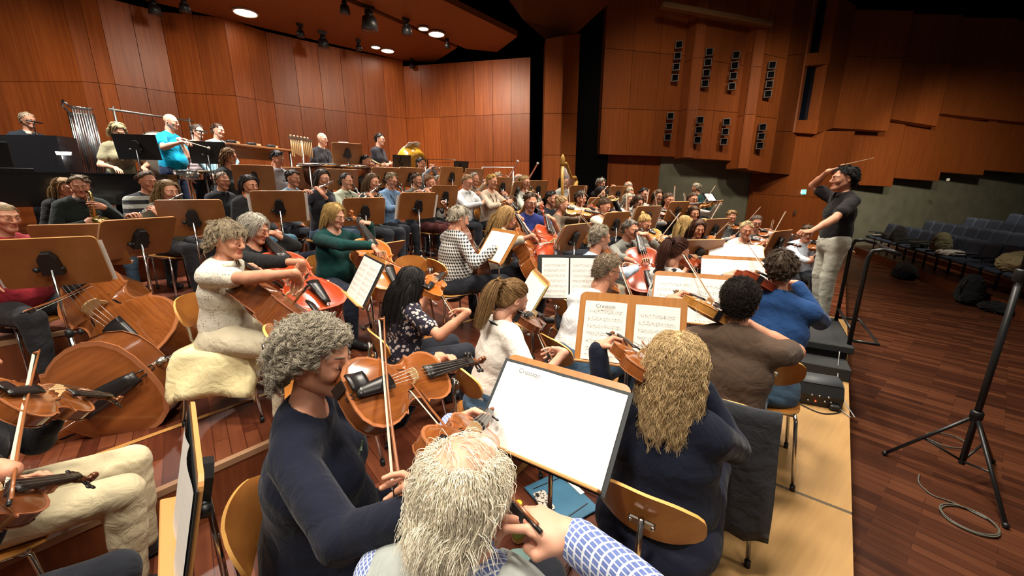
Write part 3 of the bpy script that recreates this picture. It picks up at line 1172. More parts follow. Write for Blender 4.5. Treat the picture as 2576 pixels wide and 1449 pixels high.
def wind(kind):
    """wind instruments: local +Y runs from the mouthpiece away, +Z up"""
    if kind in _wind:
        return _wind[kind]
    t = []
    if kind == 'flute':
        m = MB()
        m.tube([(0, -.06, 0), (0, .21, 0)], .0115, 10)
        m.lathe([(.006, .010), (.012, .011), (.012, .014), (.005, .014)], 10, o=(0, .0, 0))
        t.append(('head_joint', m.mesh('head_joint', [SILVER]), []))
        m = MB()
        m.tube([(0, .19, 0), (0, .20, 0), (0, .205, 0), (0, .61, 0)], [.012, .013, .0105, .0105], 10)
        _keys(m, .61, .0115, 14, .38, .97, 0)
        t.append(('tube', m.mesh('tube', [SILVER]), []))
    elif kind in ('clarinet', 'oboe'):
        m = MB()
        if kind == 'clarinet':
            m.lathe([(.004, -.02), (.008, .0), (.012, .05), (.013, .06)], 10, axis='Y')
            m.lathe([(.014, .06), (.014, .12), (.0125, .13), (.0125, .52), (.015, .53), (.017, .56), (.030, .645), (.031, .66)], 12, axis='Y')
        else:
            m.lathe([(.002, -.05), (.003, .0), (.006, .01), (.009, .02)], 8, axis='Y')
            m.lathe([(.009, .02), (.010, .26), (.012, .48), (.013, .5), (.020, .56), (.021, .58)], 12, axis='Y')
        kk = MB()
        _keys(kk, .58, .0125, 11, .2, .88, 0)
        t.append(('tube', m.mesh('tube', [EBONY]), [('keywork', kk.mesh('keywork', [SILVER]))]))
    elif kind == 'bassoon':
        m = MB()
        rw = mat('bassoon_maple', (.16, .035, .012), .25, coat=.4)
        m.tube([(0, -.55, 0), (0, .72, 0)], [.022, .017], 10, 0)
        m.tube([(.038, -.55, 0), (.038, .35, 0)], [.024, .018], 10, 0)
        m.tube([(.019, -.60, 0), (.019, -.50, 0)], [.030, .030], 10, 0)
        m.tube([(0, .70, 0), (0, .735, 0)], [.022, .024], 10, 1)
        t.append(('tube', m.mesh('tube', [rw, WHITE]), []))
        k = MB()
        _keys(k, .6, .012, 8, -.6, .9, 0)
        t.append(('keywork', k.mesh('keywork', [SILVER]), []))
        k = MB()
        k.tube([(.038, .34, 0), (.045, .40, .02), (.05, .36, .10), (.05, .28, .20), (.05, .25, .25)], [.006, .005, .004, .003, .003], 6)
        t.append(('crook', k.mesh('crook', [SILVER]), []))
    elif kind == 'sax':
        m = MB()
        m.tube([(0, 0, 0), (0, .05, .015), (0, .09, .0), (0, .10, -.05), (0, .10, -.30), (0, .105, -.42), (0, .13, -.47), (0, .17, -.48), (0, .205, -.45), (0, .215, -.38), (0, .225, -.28), (0, .235, -.24)],
               [.008, .010, .012, .014, .026, .033, .036, .038, .04, .045, .058, .068], 14, 0)
        t.append(('tube', m.mesh('tube', [BRASS]), []))
        k = MB()
        for i in range(7):
            k.lathe([(.004, -.004), (.014, 0), (.014, .005), (.004, .006)], 10, o=(.028, .10, -.1 - .045 * i), axis='X')
        k.tube([(.03, .085, -.06), (.03, .085, -.40)], .003, 5)
        t.append(('keywork', k.mesh('keywork', [BRASS]), []))
        k = MB()
        k.tube([(0, -.05, -.005), (0, .01, 0)], [.006, .012], 8)
        t.append(('mouthpiece', k.mesh('mouthpiece', [EBONY]), []))
    elif kind == 'trumpet':
        m = MB()
        m.lathe([(.008, .0), (.0065, .01), (.0055, .10)], 8, axis='Y')
        m.tube([(0, .08, 0), (0, .40, 0), (0, .44, -.02), (0, .44, -.05), (0, .40, -.07), (0, .12, -.07), (0, .09, -.05), (0, .11, -.035), (0, .20, -.03)], .006, 8)
        m.lathe([(.006, .20), (.010, .36), (.02, .43), (.04, .475), (.061, .49)], 16, o=(0, 0, -.035), axis='Y')
        for i in range(3):
            m.tube([(0, .20 + .03 * i, -.10), (0, .20 + .03 * i, .03)], .010, 8)
        t.append(('tube', m.mesh('tube', [SILVER]), []))
    elif kind == 'trombone':
        m = MB()
        m.tube([(.0, 0, 0), (0, .70, 0), (0, .73, -.03), (0, .73, -.05), (0, .70, -.08), (0, .0, -.08)], .007, 8)
        t.append(('slide', m.mesh('slide', [SILVER]), []))
        m = MB()
        m.tube([(0, .0, -.08), (-.06, -.06, -.08), (-.11, -.16, -.04), (-.11, -.20, 0), (-.11, -.16, .05), (-.11, .0, .05), (-.11, .2, .05)], [.007, .007, .008, .009, .01, .014, .02], 10)
        m.lathe([(.02, .2), (.03, .30), (.055, .37), (.1, .41), (.105, .412)], 16, o=(-.11, 0, .05), axis='Y')
        t.append(('bell', m.mesh('bell', [BRASS]), []))
    elif kind == 'tuba':
        m = MB()
        m.tube([(0, .0, 0), (0, .10, -.03), (.06, .16, -.2), (.06, .16, -.42), (.0, .16, -.50), (-.1, .16, -.44), (-.12, .16, -.25), (-.12, .16, .0), (-.12, .18, .15)], [.008, .01, .02, .03, .04, .05, .06, .08, .1], 12)
        m.lathe([(.1, 0), (.13, .10), (.19, .17), (.20, .175)], 20, o=(-.12, .19, .15))
        for i in range(4):
            m.tube([(.0 - .045 * i, .10, -.30), (.0 - .045 * i, .10, -.10)], .016, 8)
        t.append(('tube', m.mesh('tube', [SILVER]), []))
    elif kind == 'horn':
        m = MB()
        for (r0, zz) in ((.12, 0), (.095, .02)):
            m.tube([(r0 * math.cos(a), .18 + r0 * math.sin(a), zz * .5) for a in [i * 2 * math.pi / 22 for i in range(22)]], .009, 8, closed=True)
        m.tube([(0, 0, .06), (.0, .06, .05), (.04, .12, .02), (.06, .18, 0)], [.006, .006, .006, .007], 8)
        m.tube([(-.10, .10, 0), (-.02, .06, -.02), (.09, .05, -.03), (.18, .07, -.04), (.24, .09, -.05)], [.012, .018, .03, .06, .14], 16, caps=False)
        for i in range(3):
            m.tube([(-.03 + .035 * i, .14, -.01), (-.03 + .035 * i, .24, -.01)], .012, 8)
        t.append(('tube', m.mesh('tube', [BRASS]), []))
    elif kind == 'baton':
        m = MB()
        m.tube([(0, .03, 0), (0, .40, 0)], [.003, .0015], 6)
        k = MB()
        k.lathe([(.003, -.03), (.010, -.015), (.010, .01), (.003, .04)], 8, axis='Y')
        t = [('stick', m.mesh('stick', [mat('birch', (.8, .66, .42), .5)]), []), ('handle', k.mesh('handle', [mat('cork', (.5, .28, .12), .7)]), [])]
    elif kind == 'mallet':
        m = MB()
        m.tube([(0, 0, 0), (0, .36, 0)], .005, 6)
        k = MB()
        k.ball((0, .37, 0), .02, 10, 8)
        t = [('stick', m.mesh('stick', [mat('birch', (.8, .66, .42), .5)]), []), ('felt_head', k.mesh('felt_head', [WHITE]), [])]
    _wind[kind] = t
    return t


# ------------------------------------------------------------------ plywood chair
def chair_tree():
    t = []
    # seat: rounded, dished plywood
    P = []
    for i in range(9):
        f = i / 8
        y = -.19 + .40 * f
        w = .185 + .012 * math.sin(f * math.pi) - (.05 * (abs(f - .5) * 2) ** 6)
        row = []
        for j in range(9):
            q = -1 + 2 * j / 8
            z = .455 - .010 * (1 - q * q) - .018 * max(0, (f - .75) / .25) ** 2 + .006 * max(0, (.2 - f) / .2)
            row.append((w * q, y, z))
        P.append(row)
    m = MB()
    m.grid(P, thick=.012)
    for i in range(len(m.f)):
        m.m[i] = 0 if i < 128 else 1
    t.append(('seat', sharp(m.mesh('seat', [PLY, PLYEDGE])), []))
    # backrest: curved oval plate
    P = []
    for i in range(9):
        f = -1 + 2 * i / 8
        w = .178 * (1 - .38 * abs(f) ** 3.2) * (1.0 if f < 0 else 1.0)
        row = []
        for j in range(11):
            q = -1 + 2 * j / 10
            x = w * q
            row.append((x, -.19 - .05 * (f * .5 + .5) + .045 * (x / .178) ** 2, .705 + .095 * f - .012 * abs(q) ** 3 * f))
        P.append(row)
    m = MB()
    m.grid(P, thick=.011)
    for i in range(len(m.f)):
        m.m[i] = 0 if i < 160 else 1
    br = MB()
    br.box((0, -.237, .70), (.085, .014, .03), 0, bev=.004)
    br.tube([(-.036, -.247, .70), (-.036, -.237, .70)], .007, 8)
    br.tube([(.036, -.247, .70), (.036, -.237, .70)], .007, 8)
    t.append(('backrest', sharp(m.mesh('backrest', [PLY, PLYEDGE])), [('bracket', br.mesh('bracket', [CHROME]))]))
    m = MB()
    m.tube([(0, -.244, .72), (0, -.25, .60), (0, -.245, .50), (0, -.21, .435), (0, -.10, .425), (0, .1, .425)], .0105, 8)
    t.append(('back_stem', m.mesh('back_stem', [CHROME]), []))
    m = MB()
    for s in (-1, 1):
        m.tube([(s * .165, -.20, .43), (s * .165, .18, .43)], .0095, 8)
    m.tube([(-.165, -.16, .43), (.165, -.16, .43)], .008, 8)
    m.tube([(-.165, .12, .43), (.165, .12, .43)], .008, 8)
    t.append(('frame', m.mesh('frame', [CHROME]), []))
    for (sx, sy) in ((-1, 1), (1, 1), (-1, -1), (1, -1)):
        m = MB()
        y = .175 if sy > 0 else -.195
        m.tube([(sx * .165, y * .8, .43), (sx * .168, y, .415), (sx * .205, y * 1.25, .02)], .0105, 8)
        c = MB()
        c.tube([(sx * .2035, y * 1.24, .035), (sx * .205, y * 1.25, 0.0)], .0135, 8)
        t.append(('leg', m.mesh('leg', [CHROME]), [('rubber_foot', c.mesh('rubber_foot', [BLACK]))]))
    return t


CHAIR = chair_tree()


def add_chair(M, label, group='plywood orchestra chairs'):
    return inst(CHAIR, M, 'orchestra_chair', label, 'chair', group)


# ------------------------------------------------------------------ music stands
def rrect(w, h, r, n=4):
    p = []
    for (cx, cy, a0) in ((w / 2 - r, h / 2 - r, 0), (-w / 2 + r, h / 2 - r, 90), (-w / 2 + r, -h / 2 + r, 180), (w / 2 - r, -h / 2 + r, 270)):
        for i in range(n + 1):
            a = math.radians(a0 + 90 * i / n)
            p.append((cx + r * math.cos(a), cy + r * math.sin(a)))
    return p


def _desk():
    m = MB()
    m.prism(rrect(.50, .35, .03), -.006, .006)
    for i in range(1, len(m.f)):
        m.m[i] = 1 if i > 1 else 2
    d = m.mesh('desk', [DESKW, DESKE, DESK_LIT])
    m = MB()
    m.box((0, -.172, .028), (.49, .012, .05), 0, bev=.003)
    l = m.mesh('ledge', [DESKE])
    m = MB()
    m.prism([(-.05, -.07), (.05, -.07), (.042, .05), (.02, .085), (-.02, .085), (-.042, .05)], -.05, -.006)
    m.tube([(-.06, -.03, -.035), (.06, -.03, -.035)], .013, 8)
    m.ball((.068, -.03, -.035), .018, 10, 8)
    b = m.mesh('bracket', [BLACK])
    m = MB()
    m.prism(rrect(.48, .33, .012), -.003, .003)
    m.box((0, -.165, .025), (.48, .005, .05), 0)
    bd = m.mesh('desk', [BLACKM])
    lg, ft = [], []
    for k in range(3):
        a = math.radians(90 + 120 * k)
        c, s = math.cos(a), math.sin(a)
        m = MB()
        m.tube([(c * .03, s * .03, .085), (c * .29, s * .29, .022)], [.011, .009], 8)
        f = MB()
        f.ball((c * .30, s * .30, .018), .018, 10, 8)
        lg.append((m.mesh('leg', [CHROME]), f.mesh('foot', [mat('grey_rubber', (.25, .23, .2), .6)])))
    h = MB()
    h.lathe([(.02, .045), (.05, .05), (.055, .075), (.045, .10), (.02, .115), (.015, .16)], 16)
    return d, l, b, bd, lg, h.mesh('hub', [CHROME])


_DESK = _desk()


def stand(pos, az, zf, label, tilt=28, black=False, leg_az=0, roll=0, scale=1.0):
    """pos: centre of the desk; az: azimuth the page side looks to; zf: floor height below"""
    d, l, b, bd, lg, hub = _DESK
    M0 = TR(pos[0], pos[1], zf, az)
    root = empty('music_stand', M0, label, 'music stand', 'black metal music stands' if black else 'wooden orchestra music stands')
    hgt = pos[2] - zf
    T = Matrix.Translation((0, 0, hgt)) @ Matrix.Rotation(math.radians(180), 4, 'Z') @ Matrix.Rotation(math.radians(roll), 4, 'Y') @ Matrix.Rotation(math.radians(90 - tilt), 4, 'X') @ Matrix.Scale(scale, 4)
    # local frame of the desk: X across, Y up the board, Z out of the page side
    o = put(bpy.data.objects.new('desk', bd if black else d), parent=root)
    o.matrix_local = T
    if not black:
        q = put(bpy.data.objects.new('ledge', l), parent=o)
    k = put(bpy.data.objects.new('bracket', b), parent=root)
    k.matrix_local = T
    base = T @ Vector((0, -.03, -.045))
    m = MB()
    m.tube([(base.x, base.y, base.z), (base.x, base.y, hgt * .45)], .0095, 8)
    m.build('pole', [BLACKM if black else CHROME], root)
    m = MB()
    m.tube([(base.x, base.y, hgt * .52), (base.x, base.y, .05)], .0145, 10)
    cl = MB()
    cl.lathe([(.016, hgt * .50), (.022, hgt * .505), (.022, hgt * .545), (.012, hgt * .55)], 10, o=(base.x, base.y, 0))
    cl.tube([(base.x, base.y, hgt * .525), (base.x + .045, base.y, hgt * .525)], .006, 6)
    cl.ball((base.x + .055, base.y, hgt * .525), (.014, .022, .022), 10, 8)
    tb = m.build('lower_tube', [BLACKM if black else CHROME], root)
    cl.build('clamp_knob', [BLACK], tb)
    hb = put(bpy.data.objects.new('hub', hub), parent=root)
    hb.matrix_local = Matrix.Translation((base.x, base.y, 0))
    for (lm, fm) in lg:
        o2 = put(bpy.data.objects.new('leg', lm), parent=root)
        o2.matrix_local = Matrix.Translation((base.x, base.y, 0)) @ Matrix.Rotation(math.radians(leg_az), 4, 'Z')
        put(bpy.data.objects.new('foot', fm), parent=o2)
    return root, M0 @ T


def page_mesh(name, w, h, m, curl=.012, flip=1, wob=0.0, seed=0):
    rnd = random.Random(seed)
    R, C = 6, 8
    mb = MB()
    P = []
    for i in range(R):
        row = []
        for j in range(C):
            f = j / (C - 1)
            g = i / (R - 1)
            z = curl * math.sin(f * math.pi) * (1.2 - f) + wob * math.sin(3 * f + 5 * g + seed) * f
            row.append((flip * w * f, -h / 2 + h * g, z + .004))
        P.append(row)
    mb.grid(P, thick=0)
    me = mb.mesh(name, [m])
    uv = me.uv_layers.new(name='UVMap')
    for poly in me.polygons:
        for li, vi in zip(poly.loop_indices, poly.vertices):
            i, j = divmod(vi, C)
            uv.data[li].uv = (j / (C - 1) if flip > 0 else 1 - j / (C - 1), i / (R - 1))
    return me


_pages = {}


def pages(T, label, kind='double', m=None, w=.225, h=.31, dx=0, dy=.0, rot=0, title=None, folder=None, name='sheet_music', sep=0):
    """open music resting on a desk whose frame is T (X across, Y up, Z towards the reader)"""
    m = m or PAPER
    M = T @ Matrix.Translation((dx, dy - (.016 if h > .28 else 0), .008)) @ Matrix.Rotation(math.radians(rot), 4, 'Z')
    root = empty(name, M, label, 'sheet music', 'sheet music on the stands')
    sides = (-1, 1) if kind == 'double' else ((1,) if kind == 'right' else (-1,))
    for s in sides:
        key = (m.name, w, h, s)
        if key not in _pages:
            _pages[key] = page_mesh('page', w, h, m, flip=s, seed=s)
        o = put(bpy.data.objects.new('page', _pages[key]), parent=root)
        o.location = (s * sep, 0, 0)
        if title and s == -1:
            cu = bpy.data.curves.new('title', 'FONT')
            cu.body = title
            cu.size = .026
            cu.align_x = 'CENTER'
            cu.materials.append(mat('print_ink', (.12, .12, .12), .8))
            tmp = bpy.data.objects.new('title', cu)
            COL.objects.link(tmp)
            me = bpy.data.meshes.new_from_object(tmp.evaluated_get(bpy.context.evaluated_depsgraph_get()))
            bpy.data.objects.remove(tmp)
            to = put(bpy.data.objects.new('title', me), parent=o)
            to.location = (-w / 2, h / 2 - .034, .022)
    if folder is not None:
        key = ('fold', tuple(folder))
        if key not in _pages:
            mb = MB()
            mb.box((0, 0, -.002), (.52, .335, .004), 0)
            _pages[key] = mb.mesh('cover', [mat('folder_card', folder, .6)])
        put(bpy.data.objects.new('cover', _pages[key]), parent=root)
    return root
# ------------------------------------------------------------------ bodies from smoothly blended distance fields
def V3(p):
    return np.array((p[0], p[1], p[2]), np.float32)


class SDF:
    def __init__(self):
        self.p = []

    def cap(self, a, b, r1, r2=None, k=.02, sub=False):
        self.p.append(('c', V3(a), V3(b), r1, r1 if r2 is None else r2, k, sub))
        return self

    def ell(self, c, r, k=.02, sub=False, R=None):
        self.p.append(('e', V3(c), V3(r), R, 0, k, sub))
        return self

    def ecap(self, a, b, e1, e2, X, k=.04):
        self.p.append(('t', V3(a), V3(b), (e1, e2), V3(X), k, False))
        return self

    def bounds(self, q, infl):
        if q[0] == 'c':
            r = max(q[3], q[4])
            return np.minimum(q[1], q[2]) - r, np.maximum(q[1], q[2]) + r
        if q[0] == 'e':
            r = q[2].max() if q[3] is not None else q[2]
            return q[1] - r, q[1] + r
        r = max(q[3][0] + q[3][1])
        return np.minimum(q[1], q[2]) - r, np.maximum(q[1], q[2]) + r

    def mesh(self, h, infl=0.0, fold=0.0, cuts=(), seed=0, holes=()):
        pos = [q for q in self.p if not q[6]]
        lo = np.min([self.bounds(q, 0)[0] for q in pos], 0) - infl - 2.5 * h - fold
        hi = np.max([self.bounds(q, 0)[1] for q in pos], 0) + infl + 2.5 * h + fold
        n = np.ceil((hi - lo) / h).astype(int) + 1
        ax = [lo[i] + h * np.arange(n[i], dtype=np.float32) for i in range(3)]
        f = np.full(n, .4, np.float32)
        for q in self.p:
            k = q[5]
            b0, b1 = self.bounds(q, 0)
            mg = k + 3 * h + infl + fold
            i0 = np.maximum(0, np.floor((b0 - mg - lo) / h).astype(int))
            i1 = np.minimum(n, np.ceil((b1 + mg - lo) / h).astype(int) + 1)
            if (i1 <= i0).any():
                continue
            X = ax[0][i0[0]:i1[0]][:, None, None]
            Y = ax[1][i0[1]:i1[1]][None, :, None]
            Z = ax[2][i0[2]:i1[2]][None, None, :]
            if q[0] == 'c':
                a, b = q[1], q[2]
                d = b - a
                L2 = max(float(d @ d), 1e-9)
                t = np.clip(((X - a[0]) * d[0] + (Y - a[1]) * d[1] + (Z - a[2]) * d[2]) / L2, 0, 1)
                D = np.sqrt((X - a[0] - t * d[0]) ** 2 + (Y - a[1] - t * d[1]) ** 2 + (Z - a[2] - t * d[2]) ** 2) - (q[3] + (q[4] - q[3]) * t)
            elif q[0] == 'e':
                c, r, R = q[1], q[2], q[3]
                x, y, z = X - c[0], Y - c[1], Z - c[2]
                if R is not None:
                    x, y, z = (R[0][0] * x + R[1][0] * y + R[2][0] * z, R[0][1] * x + R[1][1] * y + R[2][1] * z, R[0][2] * x + R[1][2] * y + R[2][2] * z)
                k0 = np.sqrt((x / r[0]) ** 2 + (y / r[1]) ** 2 + (z / r[2]) ** 2)
                k1 = np.sqrt((x / r[0] ** 2) ** 2 + (y / r[1] ** 2) ** 2 + (z / r[2] ** 2) ** 2) + 1e-6
                D = np.where(k0 < .05, -r.min(), k0 * (k0 - 1) / k1)
            else:
                a, b = q[1], q[2]
                d = b - a
                L_ = max(float(np.sqrt(d @ d)), 1e-6)
                w = d / L_
                u = q[4] - w * float(q[4] @ w)
                u = u / np.sqrt(u @ u)
                v = np.cross(w, u)
                x, y, z = X - a[0], Y - a[1], Z - a[2]
                s = x * w[0] + y * w[1] + z * w[2]
                t = np.clip(s / L_, 0, 1)
                e1, e2 = q[3]
                rx = e1[0] + (e2[0] - e1[0]) * t
                ry = e1[1] + (e2[1] - e1[1]) * t
                ov = s - t * L_
                gx = (x * u[0] + y * u[1] + z * u[2]) / rx
                gy = (x * v[0] + y * v[1] + z * v[2]) / ry
                k0 = np.sqrt(gx ** 2 + gy ** 2 + (ov / ry) ** 2)
                k1 = np.sqrt((gx / rx) ** 2 + (gy / ry) ** 2 + (ov / ry ** 2) ** 2) + 1e-6
                D = np.where(k0 < .05, -np.minimum(rx, ry), k0 * (k0 - 1) / k1)
            F = f[i0[0]:i1[0], i0[1]:i1[1], i0[2]:i1[2]]
            if q[6]:
                hh = np.maximum(k - np.abs(F + D), 0) / k
                F[...] = np.maximum(F, -D) + hh * hh * k / 4
            else:
                hh = np.maximum(k - np.abs(F - D), 0) / k
                F[...] = np.minimum(F, D) - hh * hh * k / 4
        if infl:
            f -= infl
        if fold:
            X = ax[0][:, None, None]
            Y = ax[1][None, :, None]
            Z = ax[2][None, None, :]
            w = np.sin(X * 17 + Z * 9 + seed) + np.sin(Y * 21 - Z * 13 + seed * 2)
            g = np.sin(Z * 46 + X * 31 + w * 1.6 + seed) * np.sin(Y * 27 - X * 19 + Z * 15 + w) + .6 * np.sin(Z * 85 + Y * 40 + w * 2.2)
            f += (fold * .5 * g).astype(np.float32)
        for (p, nn) in cuts:
            p, nn = V3(p), V3(nn)
            nn = nn / np.sqrt(nn @ nn)
            f = np.maximum(f, (ax[0][:, None, None] - p[0]) * nn[0] + (ax[1][None, :, None] - p[1]) * nn[1] + (ax[2][None, None, :] - p[2]) * nn[2])
        for (a, b, r) in holes:
            a, b = V3(a), V3(b)
            d = b - a
            X, Y, Z = ax[0][:, None, None], ax[1][None, :, None], ax[2][None, None, :]
            t = np.clip(((X - a[0]) * d[0] + (Y - a[1]) * d[1] + (Z - a[2]) * d[2]) / float(d @ d), 0, 1)
            D = np.sqrt((X - a[0] - t * d[0]) ** 2 + (Y - a[1] - t * d[1]) ** 2 + (Z - a[2] - t * d[2]) ** 2) - r
            f = np.maximum(f, -D)
        return surfnet(f, lo, h)


def surfnet(f, o, h):
    f = np.pad(f, 1, constant_values=.4)
    o = np.asarray(o) - h
    s = f < 0
    dm = np.array(f.shape) - 1
    ids, pos, quads = [], [], []
    strd = np.array([dm[1] * dm[2], dm[2], 1])
    for a in range(3):
        b, c = (a + 1) % 3, (a + 2) % 3
        s0 = [slice(None)] * 3
        s1 = [slice(None)] * 3
        s0[a] = slice(0, -1)
        s1[a] = slice(1, None)
        s0, s1 = tuple(s0), tuple(s1)
        e = np.argwhere(s[s0] != s[s1])
        e = e[(e[:, b] > 0) & (e[:, c] > 0) & (e[:, b] < dm[b]) & (e[:, c] < dm[c])]
        if len(e) == 0:
            continue
        f0 = f[s0][tuple(e.T)]
        f1 = f[s1][tuple(e.T)]
        ins = s[s0][tuple(e.T)]
        P = e.astype(np.float64)
        P[:, a] += f0 / (f0 - f1)
        q = []
        for (db, dc) in ((0, 0), (-1, 0), (-1, -1), (0, -1)):
            w = e.copy()
            w[:, b] += db
            w[:, c] += dc
            q.append(w @ strd)
            ids.append(q[-1])
            pos.append(P)
        q = np.stack(q, 1)
        q[~ins] = q[~ins][:, ::-1]
        quads.append(q)
    ids = np.concatenate(ids)
    pos = np.concatenate(pos)
    u, inv = np.unique(ids, return_inverse=True)
    cnt = np.bincount(inv)
    v = np.stack([np.bincount(inv, pos[:, i]) / cnt for i in range(3)], 1)
    Q = np.searchsorted(u, np.concatenate(quads))
    return v * h + o, Q


class NM:
    """numpy mesh collector: quads and triangles with a material index"""

    def __init__(self):
        self.v, self.q, self.m, self.n = [], [], [], 0

    def add(self, v, q, mi=0, M=None):
        v = np.asarray(v, np.float64)
        if M is not None:
            A = np.array(M)
            v = v @ A[:3, :3].T + A[:3, 3]
            if np.linalg.det(A[:3, :3]) < 0:
                q = np.asarray(q)[:, ::-1]
        self.v.append(v)
        self.q.append(np.asarray(q) + self.n)
        self.m.append(np.full(len(q), mi, np.int32) if np.isscalar(mi) else np.asarray(mi, np.int32))
        self.n += len(v)
        return self

    def mesh(self, name, mats):
        v = np.concatenate(self.v)
        q = np.concatenate(self.q)
        mi = np.concatenate(self.m)
        me = bpy.data.meshes.new(name)
        me.vertices.add(len(v))
        me.vertices.foreach_set('co', v.astype(np.float32).ravel())
        me.loops.add(q.size)
        me.loops.foreach_set('vertex_index', q.astype(np.int32).ravel())
        me.polygons.add(len(q))
        me.polygons.foreach_set('loop_start', np.arange(0, q.size, q.shape[1], dtype=np.int32))
        for m in mats:
            me.materials.append(m)
        me.polygons.foreach_set('material_index', mi)
        me.polygons.foreach_set('use_smooth', np.ones(len(q), bool))
        me.update(calc_edges=True)
        return me


# ---- head: origin between the ears, face to +Y, crown at +.115, chin at -.115
_head = {}


def head(sex, fine, age=0):
    key = (sex, fine, age)
    if key in _head:
        return _head[key]
    w = 1.0 if sex == 'm' else .95
    s = SDF()
    s.ell((0, -.014, .028), (.075 * w, .094, .086), .02)
    s.cap((0, .030, -.012), (0, .060, -.080), .060 * w, .030 * (1 if sex == 'm' else .86), .035)
    for g in (1, -1):
        s.cap((g * .048 * w, .004, -.045), (g * .014, .070, -.090), .021, .015, .03)
        s.ell((g * .040 * w, .068, -.022), (.020, .018, .018), .03)
        s.ell((g * .030, .103, .010), (.018, .018, .012), .014, True)
        s.cap((g * .012, .088, .026), (g * .046 * w, .068, .028), .0095 if sex == 'm' else .007, .008, .016)
        s.ell((g * .030, .0795, .006), (.0135, .0115, .0125), .006)
        s.ell((g * .0115, .100, -.029), (.0075, .010, .0065), .008)
        # ear
        R = Matrix.Rotation(g * -.35, 3, 'Z') @ Matrix.Rotation(-.18, 3, 'X')
        s.ell((g * .078 * w, -.012, -.004), (.008, .018, .031), .006, R=R)
        s.ell((g * .085 * w, -.006, .0), (.007, .010, .020), .005, True, R=R)
    s.cap((0, .086, .020), (0, .112, -.022), .0075, .0115, .012)
    s.cap((-.017, .090, -.053), (.017, .090, -.053), .005, .005, .006)
    s.cap((0, .0965, -.0525), (0, .0965, -.0525), .006, .006, .012)
    s.cap((-.013, .0905, -.063), (.013, .0905, -.063), .0065, .0065, .006)
    s.cap((-.024, .094, -.058), (.024, .094, -.058), .0022, .0022, .004, True)
    s.ell((0, .080, -.093), (.019, .016, .014), .018)
    # neck root closes the underside
    s.cap((0, -.015, -.06), (0, -.03, -.13), .050 * w, .050 * w, .035)
    v, q = s.mesh(fine)
    c = v[q].mean(1)
    mi = np.zeros(len(q), np.int32)
    lip = (np.abs(c[:, 0]) < .021) & (c[:, 2] > -.0695) & (c[:, 2] < -.0475) & (c[:, 1] > .088)
    mi[lip] = 1
    nm = NM().add(v, q, mi)

    # eyes: white ball under the lid line, dark iris; brows
    def ball(cc, r, n=10):
        th = np.linspace(0, np.pi, n // 2 + 1)
        ph = np.linspace(0, 2 * np.pi, n, endpoint=False)
        vs = np.array([[np.sin(t) * np.cos(p) * r[0], np.cos(t) * r[1], np.sin(t) * np.sin(p) * r[2]] for t in th for p in ph]) + np.array(cc)
        fs = [(i * n + j, i * n + (j + 1) % n, (i + 1) * n + (j + 1) % n, (i + 1) * n + j) for i in range(n // 2) for j in range(n)]
        return vs, np.array(fs)
    for g in (1, -1):
        nm.add(*ball((g * .030, .0832, .0030), (.0098, .0105, .0046)), 2)
        nm.add(*ball((g * .030, .0898, .0030), (.0055, .0045, .0044)), 3)
        v0 = []
        for i in range(6):
            f = i / 5
            x = g * (.013 + .034 * f) * w
            y = .0985 - .030 * f ** 1.8
            z = .0285 + .006 * math.sin(f * 2.4) - .003 * f
            for (dy, dz) in ((.0, -.0032), (.0035, 0), (.0, .0032), (-.006, 0)):
                v0.append((x, y + dy, z + dz * (1 - .5 * f)))
        fs = [(i * 4 + j, i * 4 + (j + 1) % 4, i * 4 + 4 + (j + 1) % 4, i * 4 + 4 + j) for i in range(5) for j in range(4)]
        nm.add(v0, np.array(fs), 4)
    _head[key] = (np.concatenate(nm.v), np.concatenate(nm.q), np.concatenate(nm.m))
    return _head[key]


# ---- hands: right hand, wrist at the origin, fingers to +Y, palm to -Z, thumb on -X
_hand = {}


